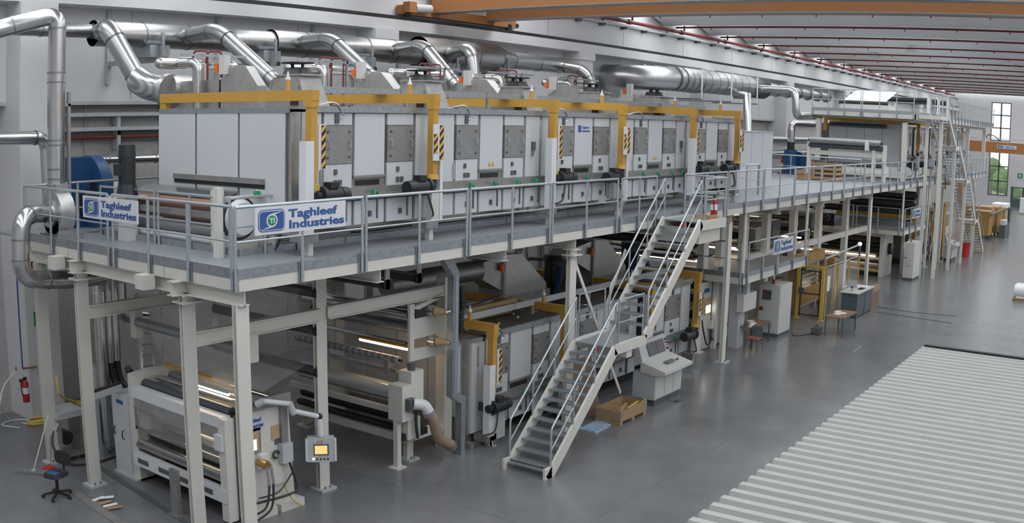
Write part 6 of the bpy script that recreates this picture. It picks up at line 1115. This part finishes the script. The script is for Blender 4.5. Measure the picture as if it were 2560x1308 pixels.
for i in range(4): t = thing('ochre_carton', 'ochre carton in the row above the packing machine, %s from the left' % ORD[i], 'carton', (37.6 + i * 1.05, 14.0, 1.99), 'ochre cartons'); obj('carton', M().box(37.6 + i * 1.05, 38.6 + i * 1.05, 13.7, 14.1, 1.99, 2.36), 'ochre', t); obj('tape', M().box(37.6 + i * 1.05, 38.6 + i * 1.05, 13.69, 13.7, 2.15, 2.2), 'cardboard', t)
t = thing('pallet', 'flat wooden pallet with white sheets beyond the fence', 'pallet', (46.0, 12.4, 0))
for i in range(3): obj('runner', M().box(45.4, 46.9, 13.0 + i * 0.45, 13.1 + i * 0.45, 0, 0.1), 'wood', t)
for i in range(5): obj('board', M().box(45.4 + i * 0.31, 45.66 + i * 0.31, 12.98, 14.05, 0.1, 0.125), 'wood', t)
obj('white_sheet', M().box(45.5, 46.8, 13.1, 14.0, 0.125, 0.22), 'paper', t)
# cables on the floor
a = at(2190, 768, Z=0); b = at(2290, 782, Z=0); t = thing('loose_cable', 'thin dark cable lying across the aisle floor', 'cable', a); obj('cable', M().tube([a + Vector((0, 0, 0.01)), b + Vector((0, 0, 0.01)), at(2390, 790, Z=0.01)], 0.012, 6), 'darkgrey', t); obj('second_strand', M().tube([at(2190, 780, Z=0.01), at(2380, 808, Z=0.01)], 0.01, 6), 'darkgrey', t)
# ================================================================ far half of the line
ZU = 8.48
up = thing('upper_platform', 'high cream platform above the distant ovens', 'platform', (52, 13, ZU)); 
deck(52, 60, 12.45, 18.2, up, ZU); deck(60, 77.5, 12.45, 13.9, up, ZU)
obj('edge_beam', M().box(52, 52.09, 12.45, 18.2, ZU - 0.27, ZU - 0.04), 'cream', up); obj('edge_beam', M().box(52, 77.5, 12.45, 12.54, ZU - 0.27, ZU - 0.04), 'cream', up); obj('toe_board', M().box(51.985, 52, 12.45, 18.2, ZU - 0.04, ZU + 0.12), 'galv', up); obj('toe_board', M().box(52, 77.5, 12.435, 12.45, ZU - 0.04, ZU + 0.12), 'galv', up)
ibeam(up, (52.4, 12.6, ZU - 0.32), (52.4, 18.1, ZU - 0.32), 0.2, 0.1, 'girder'); ibeam(up, (52.6, 13.0, ZU - 0.36), (77.3, 13.0, ZU - 0.36), 0.2, 0.18, 'girder')
for (x, y) in ((52.4, 17.9), (52.4, 13.1), (61.2, 13.0), (70.0, 13.0), (76.8, 13.0), (65.5, 13.0)): obj('post', M().box(x - 0.12, x + 0.12, y - 0.12, y + 0.12, ZD, ZU - 0.45), 'cream', up)
for i in range(2): guardrail((51.94, 12.55 + i * 2.9, ZU), (51.94, 15.35 + i * 2.8, ZU), 4, 'galvanised railing on the near end of the high platform, %s half' % ('right' if i == 0 else 'left'), 'high platform railings', out=(-1, 0, 0))
for i in range(8):
    if i == 0: continue
    a = 52.1 + i * 3.15; guardrail((a, 12.39, ZU), (a + 3.05, 12.39, ZU), 5 if i > 4 else 4, 'galvanised railing along the high platform, %s section past the stairs' % ORD[i - 1], 'high platform railings')
t = thing('machine_cover', 'shiny sloped sheet cover on the high platform', 'cover', (60, 16.5, ZU)); obj('sheet', M().hull8([(58.5, 15.9, 9.2), (58.5, 18.5, 9.2), (60.2, 18.2, 9.9), (60.2, 15.6, 9.9)], [(58.5, 15.9, 9.17), (58.5, 18.5, 9.17), (60.2, 18.2, 9.87), (60.2, 15.6, 9.87)]), 'chrome', t); obj('roll', M().cyl((58.4, 15.7, 9.1), (58.4, 18.7, 9.1), 0.12, n=14), 'black', t, True); obj('frame', M().box(58.2, 60.3, 15.6, 18.6, ZU, 9.0), 'cream', t)
for i in range(3): o = thing('roll_stand', 'dark roller stand on the high platform, %s behind the sloped cover' % ORD[i], 'roller', (62 + i * 3, 15.5, ZU), 'roller stands on the high platform'); x = 62 + i * 3; roller(o, x, 9.5 + 0.05 * i, 14.2, 17.6, 0.18, 'black'); obj('stand', M().box(x - 0.1, x + 0.1, 14.0, 14.15, ZU - 0.6, 9.7), 'white', o); obj('stand', M().box(x - 0.1, x + 0.1, 17.65, 17.8, ZU - 0.6, 9.7), 'white', o); obj('cross_member', M().box(x - 0.08, x + 0.08, 14.15, 17.65, ZU - 0.6, ZU - 0.4), 'cream', o)
# tall zigzag of stairs
fs = thing('far_staircase', 'tall grey multi-flight staircase climbing to the high platform', 'staircase', (62, 11.7, 0)); ya, yb = 11.15, 12.2
FF = [((68.2, 0.0), (65.2, 2.35)), ((64.2, 2.35), (61.4, 4.95)), ((60.4, 4.95), (57.6, 6.9)), ((56.6, 6.9), (54.2, 8.46))]
for (a, b) in FF:
    for y in (ya, yb):
        obj('stringer', M().bar((a[0], y, a[1]), (b[0], y, b[1]), 0.05, 0.24), 'cream', fs); up_ = Vector((0, 0, 1.0)); p = Vector((a[0], y, a[1])); q = Vector((b[0], y, b[1]))
        h = obj('handrail', M().tube([p, p + up_, q + up_, q], 0.025, 6), 'rail', fs); obj('mid_rail', M().cyl(p + up_ * 0.5, q + up_ * 0.5, 0.018, n=6), 'rail', h)
    n = 11
    for i in range(1, n + 1): f = i / (n + 1); x = a[0] + (b[0] - a[0]) * f; z = a[1] + (b[1] - a[1]) * f; obj('tread', M().box(x - 0.13, x + 0.13, ya, yb, z - 0.02, z + 0.02), 'galv', fs)
for (x0, x1, z) in ((64.2, 65.2, 2.35), (60.4, 61.4, 4.95), (56.6, 57.6, 6.9), (52.4, 54.2, 8.46)):
    obj('landing', M().box(x0, x1, ya, yb + 0.2, z - 0.2, z), 'cream', fs); h = obj('handrail', M().tube([(x0, ya, z), (x0, ya, z + 1.05), (x1, ya, z + 1.05), (x1, ya, z)], 0.025, 6), 'rail', fs)
for x, z in ((64.7, 2.2), (60.9, 4.8), (57.1, 6.7), (53.2, 8.25)): obj('support_post', M().box(x - 0.08, x + 0.08, ya + 0.1, ya + 0.26, 0, z), 'cream', fs); obj('support_post', M().box(x - 0.08, x + 0.08, yb - 0.2, yb - 0.04, 0, z), 'cream', fs)
t = thing('side_stairs', 'steep steel stairs with thin diagonal braces below the far deck', 'stairs', (59.2, 12.2, 0)); 
obj('brace', M().bar((58.6, 12.72, 3.6), (60.3, 12.72, 0.3), 0.02, 0.08), 'cream', t); obj('brace', M().bar((60.3, 12.75, 3.6), (58.6, 12.75, 0.3), 0.02, 0.08), 'cream', t)
# distant ovens on the deck
G2 = 'distant upper ovens'
for i, (x0, w) in enumerate(((54.8, 2.2), (57.5, 3.6), (61.6, 3.8), (66.0, 4.0), (70.6, 4.4))):
    oven('white oven module of the distant upper row, %s from the near end' % ORD[i], [('blank', x0, x0 + w * 0.12), ('plate', x0 + w * 0.12, x0 + w * 0.38), ('mid', x0 + w * 0.38, x0 + w * 0.68), ('plate', x0 + w * 0.68, x0 + w * 0.9), ('blank', x0 + w * 0.9, x0 + w)], G2, 0.2, detail=False)
t = thing('far_end_housing', 'white panelled end wall of the distant ovens behind clear film', 'oven', (54.4, 14, ZD)); obj('body', M().box(54.5, 54.8, 13.85, 18.0, 5.6, 7.95), 'hood', t)
for i in range(4): obj('end_panel', M().box(54.44, 54.5, 13.9 + i * 1.02, 14.9 + i * 1.02, 5.9, 7.9), 'panel', t)
obj('dark_roll', M().cyl((54.2, 14.6, 7.75), (54.2, 17.9, 7.75), 0.1, n=12), 'roller', t, True)
for i, (X, k) in enumerate(((54.1, 'A'), (57.2, 'B'), (61.3, 'A'), (65.7, 'B'), (70.3, 'A'))): gantry('yellow gantry of the distant ovens, %s from the near end' % ORD[i], X, 0.22, k, group='distant yellow gantries')
for i, x in enumerate((55.6, 58.0, 62.4)): motor('black motor at the distant ovens, %s from the near end' % ORD[i], x, 13.4, 5.75, 1.0, 1, 'distant motors')
# roll stand on the deck in front of them
t = thing('roll_carrier', 'cream stand with two dark long rolls on the wide deck', 'machine', (50, 15.6, ZD)); roller(t, 49.9, 6.88, 13.7, 17.5, 0.15, 'roller_grey', 'film_roll'); roller(t, 50.1, 6.62, 13.6, 17.6, 0.14, 'roller', 'dark_roll')
for y in (13.55, 14.1, 17.6): obj('upright', M().box(50.0, 50.25, y - 0.08, y + 0.08, ZD, 6.8), 'cream', t)
for z in (5.35, 6.15): obj('cross_beam', M().box(50.05, 50.2, 13.6, 17.6, z, z + 0.22), 'cream', t)
roller(t, 50.4, 5.75, 13.7, 17.5, 0.12, 'roller'); obj('head_block', M().box(49.75, 50.05, 14.3, 14.5, 6.5, 7.0), 'signwhite', t)
t = thing('slatted_crate', 'slatted wooden crate standing on the wide deck', 'crate', (51.3, 17.2, ZD)); cx0, cx1, cy0, cy1 = 49.2, 50.6 - 1.0, 15.6, 17.0
a = at(2022, 441, Z=ZD); cx0 = 47.4; a = at(2026, 440, X=cx0); b = at(2090, 445, X=cx0); cy0, cy1 = b.y, a.y
for i in range(4): obj('slat', M().box(cx0, cx0 + 0.03, cy0, cy1, ZD + 0.08 + i * 0.22, ZD + 0.21 + i * 0.22), 'wood', t); obj('slat', M().box(cx0 + 0.03, cx0 + 1.0, cy0, cy0 + 0.03, ZD + 0.08 + i * 0.22, ZD + 0.21 + i * 0.22), 'wood', t)
for y in (cy0 + 0.03, (cy0 + cy1) / 2, cy1 - 0.1): obj('batten', M().box(cx0 + 0.03, cx0 + 0.1, y, y + 0.09, ZD, ZD + 0.92), 'wood', t)
obj('floor_board', M().box(cx0 + 0.1, cx0 + 1.0, cy0 + 0.03, cy1, ZD, ZD + 0.06), 'wood', t); obj('back_wall', M().box(cx0 + 0.97, cx0 + 1.0, cy0 + 0.03, cy1, ZD + 0.06, ZD + 0.85), 'wood', t); obj('contents', M().box(cx0 + 0.3, cx0 + 0.95, cy0 + 0.2, cy1 - 0.1, ZD + 0.06, ZD + 0.8), 'darkgrey', t)
t = thing('deck_carton', 'small brown carton left of the slatted crate', 'carton', (46.9, cy1 + 0.3, ZD)); obj('carton', M().box(46.8, 47.3, cy1 + 0.1, cy1 + 0.5, ZD, ZD + 0.35), 'cardboard', t); obj('flap', M().box(46.75, 46.8, cy1 + 0.1, cy1 + 0.5, ZD + 0.3, ZD + 0.5), 'cardboard', t)
a = at(1975, 418, Y=19.4); X = a.x
t = thing('blue_pump', 'tall blue pump unit with silver pipe on the wide deck', 'pump', (X, 19.4, ZD)); obj('body', M().cyl((X, 19.4, ZD + 0.05), (X, 19.4, ZD + 1.3), 0.35, n=18), 'blue', t, True); obj('base', M().box(X - 0.6, X + 0.6, 18.9, 19.9, ZD, ZD + 0.06), 'blue', t); obj('side_scroll', M().cyl((X + 0.5, 19.2, ZD + 0.7), (X + 0.9, 19.2, ZD + 0.7), 0.5, n=18), 'blue', t, True); obj('cap', M().cyl((X, 19.4, ZD + 1.3), (X, 19.4, ZD + 1.7), 0.2, n=14), 'black', t, True); obj('pipe', M().tube(smooth_path([(X, 19.4, ZD + 1.7), (X, 19.4, ZD + 2.7), (X + 3.5, 19.4, ZD + 2.7)], 0.4, 6), 0.2, 14), 'duct_bright', t, True)
for i, z in enumerate((5.9, 6.7)): t = thing('deck_pipe', '%s silver pipe running behind the blue pump' % ('lower' if i == 0 else 'upper'), 'pipe', (50, 21.0, z), 'silver pipes behind the pump'); obj('pipe', M().cyl((44, 21.0, z), (62, 21.0, z), 0.22, n=14), 'duct', t, True); obj('bracket', M().box(46, 46.1, 20.8, 23.9, z - 0.35, z - 0.25), 'greybox', t); obj('bracket', M().box(56, 56.1, 20.8, 23.9, z - 0.35, z - 0.25), 'greybox', t)
a = at(1957, 432, Z=ZD); extinguisher('red fire extinguisher standing on the wide deck', a.x, a.y, ZD, 0.9)
a = at(1790, 520, Z=ZD); extinguisher('red fire extinguisher at the corner of the stair top landing', 25.08, 11.45, ZD, 0.62)
t = thing('landing_carton', 'flat open cardboard tray on the stair top landing', 'carton', (24.8, 11.45, ZD)); obj('tray', M().box(24.45, 24.95, 11.3, 11.75, ZD, ZD + 0.04), 'cardboard', t); obj('rim', M().box(24.45, 24.47, 11.3, 11.75, ZD + 0.04, ZD + 0.12).box(24.47, 24.95, 11.28, 11.3, ZD, ZD + 0.12), 'cardboard', t)
t = thing('deck_roller_unit', 'black roller with white stand on the deck past the upper ovens', 'machine', (32.6, 14.9, ZD))
roller(t, 33.0, ZD + 0.35, 14.6, 17.2, 0.2, 'black', 'black_roller'); roller(t, 33.5, ZD + 0.7, 14.6, 17.2, 0.1, 'roller_grey')
for y in (14.5, 17.25): obj('stand', M().box(32.7, 33.7, y - 0.05, y + 0.05, ZD, ZD + 0.85), 'signwhite', t)
obj('drive_box', M().box(32.5, 33.1, 14.28, 14.45, ZD + 0.1, ZD + 0.75), 'cabinet', t)
# lower distant ovens and machinery
for i, (x0, w) in enumerate(((57.4, 3.2), (61.2, 3.4), (65.4, 4.0))):
    oven('white oven module of the distant lower row, %s from the near end' % ORD[i], [('plate', x0, x0 + w * 0.3), ('mid', x0 + w * 0.3, x0 + w * 0.65), ('plate', x0 + w * 0.65, x0 + w)], 'distant lower ovens', DZ, detail=False)
for i, X in enumerate((57.2, 60.9)): gantry('yellow gantry of the distant lower ovens, %s one' % ('near' if i == 0 else 'far'), X, DZ, 'B', group='distant yellow gantries')
for i, x in enumerate((57.9, 59.6)): motor('black motor low at the distant lower ovens, %s one' % ('left' if i == 0 else 'right'), x, 13.3, 0.8, 1.1, 1, 'distant motors')
t = thing('roll_trolley', 'low dark frame trolley on the floor beside the distant cabinet', 'trolley', (54.5, 12.6, 0)); obj('rail', M().cyl((53.6, 12.7, 0.35), (56.4, 12.7, 0.35), 0.08, n=10), 'black', t); obj('rail', M().cyl((53.6, 13.1, 0.35), (56.4, 13.1, 0.35), 0.08, n=10), 'black', t); obj('end_frame', M().box(53.5, 53.62, 12.6, 13.2, 0, 1.4), 'greybox', t); obj('end_frame', M().box(56.38, 56.5, 12.6, 13.2, 0, 0.8), 'greybox', t); obj('display', M().box(53.44, 53.5, 12.75, 13.05, 1.4, 1.7), 'whitelamp', t)
t = thing('big_dark_rolls', 'bank of big dark rolls under the far end of the deck', 'machine', (62, 15, 2.8))
for i, z in enumerate((2.95, 3.4, 3.9)): roller(t, 57.5 + 0.4 * i, z, 13.7, 18.2, 0.26, 'roller')
obj('frame', M().box(58.6, 58.9, 13.6, 13.8, 2.55, 4.4), 'cream', t); obj('frame', M().box(58.6, 58.9, 18.3, 18.5, 2.55, 4.4), 'cream', t)
t = thing('ochre_tower', 'ochre machine column behind the far stairs', 'machine', (63.5, 13, 0)); obj('column', M().box(62.8, 63.6, 12.9, 13.6, 0, 3.2), 'yellow', t); obj('foot', M().box(62.6, 63.8, 12.8, 13.7, 0, 0.1), 'greybox', t); obj('cap', M().box(62.7, 63.7, 12.8, 13.7, 3.2, 3.3), 'yellow', t)
t = thing('red_bin', 'red plastic bin beside the far control desk', 'bin', (64.8, 12.1, 0)); obj('bin', M().cyl((64.6, 11.8, 0), (64.6, 11.8, 0.85), 0.32, 0.4, n=16), 'red', t, True); obj('rim', M().cyl((64.6, 11.8, 0.85), (64.6, 11.8, 0.9), 0.43, n=16), 'red', t, True)
# end of the line: packing machines by the far wall
t = thing('end_machine', 'ochre packing line with dark screens at the end of the hall', 'machine', (80, 13, 0))
for (x0, x1, y0, y1, z0, z1, mt) in ((76.5, 78.2, 12.2, 14.0, 0.3, 2.1, 'ochre'), (78.4, 80.4, 12.4, 14.4, 0.8, 2.3, 'cardboard'), (80.6, 82.6, 12.2, 13.6, 0.2, 2.2, 'ochre')): obj('housing', M().box(x0, x1, y0, y1, z0, z1), mt, t); obj('leg', M().box(x0 + 0.1, x0 + 0.25, y0 + 0.1, y0 + 0.25, 0, z0), 'darkgrey', t); obj('leg', M().box(x1 - 0.25, x1 - 0.1, y0 + 0.1, y0 + 0.25, 0, z0), 'darkgrey', t)
obj('conveyor', M().box(76, 86, 11.9, 12.1, 1.9, 2.0), 'darkgrey', t); obj('conveyor_post', M().box(85.6, 85.8, 11.9, 12.1, 0, 1.9), 'darkgrey', t); obj('paper_stack', M().box(83.5, 86.0, 12.0, 13.2, 2.0, 2.3), 'paper', t); obj('table', M().box(83.3, 86.2, 12.1, 13.4, 1.9, 1.98), 'greybox', t); obj('dark_frame', M().box(82.8, 83.2, 11.9, 12.2, 0, 2.1), 'lemon', t)
t = thing('far_workbench', 'dark workbench with a pale box on top at the far end of the aisle', 'workbench', (80.2, 11.6, 0)); obj('body', M().box(79.0, 81.6, 11.3, 11.8, 0, 1.0), 'slate', t); obj('pale_box', M().box(79.2, 80.4, 11.35, 11.75, 1.0, 1.35), 'cabinet', t); obj('device', M().box(81.1, 81.5, 11.4, 11.6, 1.0, 1.15), 'black', t)
# pallet of white rolls at the right edge
t = thing('pallet', 'pallet at the right edge of the aisle carrying white rolls', 'pallet', (49.4, 5.9, 0))
for i in range(3): obj('runner', M().box(48.9 + i * 0.55, 49.05 + i * 0.55, 5.3, 6.35, 0, 0.1), 'wood', t)
for i in range(4): obj('board', M().box(48.85, 50.2, 5.3 + i * 0.28, 5.52 + i * 0.28, 0.1, 0.125), 'wood', t)
for i in range(2):
    o = thing('white_roll', 'white film roll on the right edge pallet, %s one' % ('front' if i == 0 else 'back'), 'roll', (49.2 + i * 0.6, 5.8, 0.13), 'white rolls on the pallet'); x = 49.25 + i * 0.6; obj('roll', M().cyl((x, 5.3, 0.43), (x, 6.3, 0.43), 0.3, n=20), 'signwhite', o, True); obj('core', M().cyl((x, 6.3, 0.43), (x, 6.31, 0.43), 0.07, n=12), 'black', o); obj('cradle', M().box(x - 0.25, x + 0.25, 5.4, 6.2, 0.126, 0.2), 'paper', o)
t = thing('wrapped_pallet', 'white wrapped goods by the far door', 'pallet', (108, 13.2, 0)); obj('goods', M().box(107, 109, 12.4, 13.9, 0.15, 1.6), 'signwhite', t); obj('base', M().box(107, 109, 12.4, 13.9, 0, 0.15), 'wood', t)
o = thing('exit_sign', 'small green exit sign above the far door', 'sign', (115.9, 15.2, 3.4)); obj('board', M().box(115.9, 116, 14.95, 15.5, 3.35, 3.85), 'signgreen', o); obj('pictogram', M().box(115.89, 115.9, 15.15, 15.3, 3.45, 3.75), 'paper', o)
# ================================================================ cranes
cr = thing('bridge_crane', 'orange double girder bridge crane crossing the top of the picture', 'crane', (28, 22.8, 10.76))
for x in (26.5, 29.55):
    g = obj('girder', M().box(x, x + 0.5, -13, 22.75, 11.02, 11.85), 'crane', cr); obj('lower_flange', M().box(x - 0.04, x + 0.54, -13, 22.75, 10.99, 11.02), 'plate', g); obj('upper_flange', M().box(x - 0.04, x + 0.54, -13, 22.75, 11.85, 11.9), 'plate', g)
obj('end_carriage', M().box(25.0, 31.4, 22.74, 23.0, 10.85, 11.15), 'crane', cr)
for x in (25.3, 31.0): obj('wheel', M().cyl((x, 22.73, 10.86), (x, 22.85, 10.86), 0.14, n=16), 'black', cr, True)
obj('drive_motor', M().cyl((25.4, 22.55, 11.05), (26.2, 22.55, 11.1), 0.14, n=14), 'greybox', cr, True); obj('gearbox', M().box(25.05, 25.4, 22.45, 22.74, 10.9, 11.25), 'crane', cr); obj('buffer', M().cyl((31.4, 22.87, 10.98), (31.65, 22.87, 10.98), 0.09, n=12), 'black', cr, True)
cr2 = thing('distant_crane', 'orange crane girder with a white sign in front of the far windows', 'crane', (111, 10, 5.9))
obj('girder', M().box(111, 111.6, -12, 21.5, 5.98, 7.12), 'crane', cr2); obj('walkway_rail', M().cyl((111.3, -12, 7.5), (111.3, 21.5, 7.5), 0.04, n=6), 'rail', cr2); obj('leg', M().box(111, 111.6, 21.0, 21.5, 0, 5.98), 'crane', cr2); obj('cable_loop', M().tube(spline([(111.2, 18.8, 7.1), (111.2, 18.4, 7.8), (111.2, 17.6, 7.7), (111.2, 17.0, 7.2)], 5), 0.05, 6), 'rubber', cr2)
for i in range(10): y = -11.5 + i * 3.6; obj('rail_post', M().cyl((111.3, y, 7.12), (111.3, y, 7.5), 0.03, n=6), 'rail', cr2)
a = at(2493, 362, X=110.95); b = at(2541, 375, X=110.95)
sign('white company sign on the distant orange crane girder', (110.95, a.y, b.z), (0, -1, 0), a.y - b.y, a.z - b.z, (-1, 0, 0), detail=False)
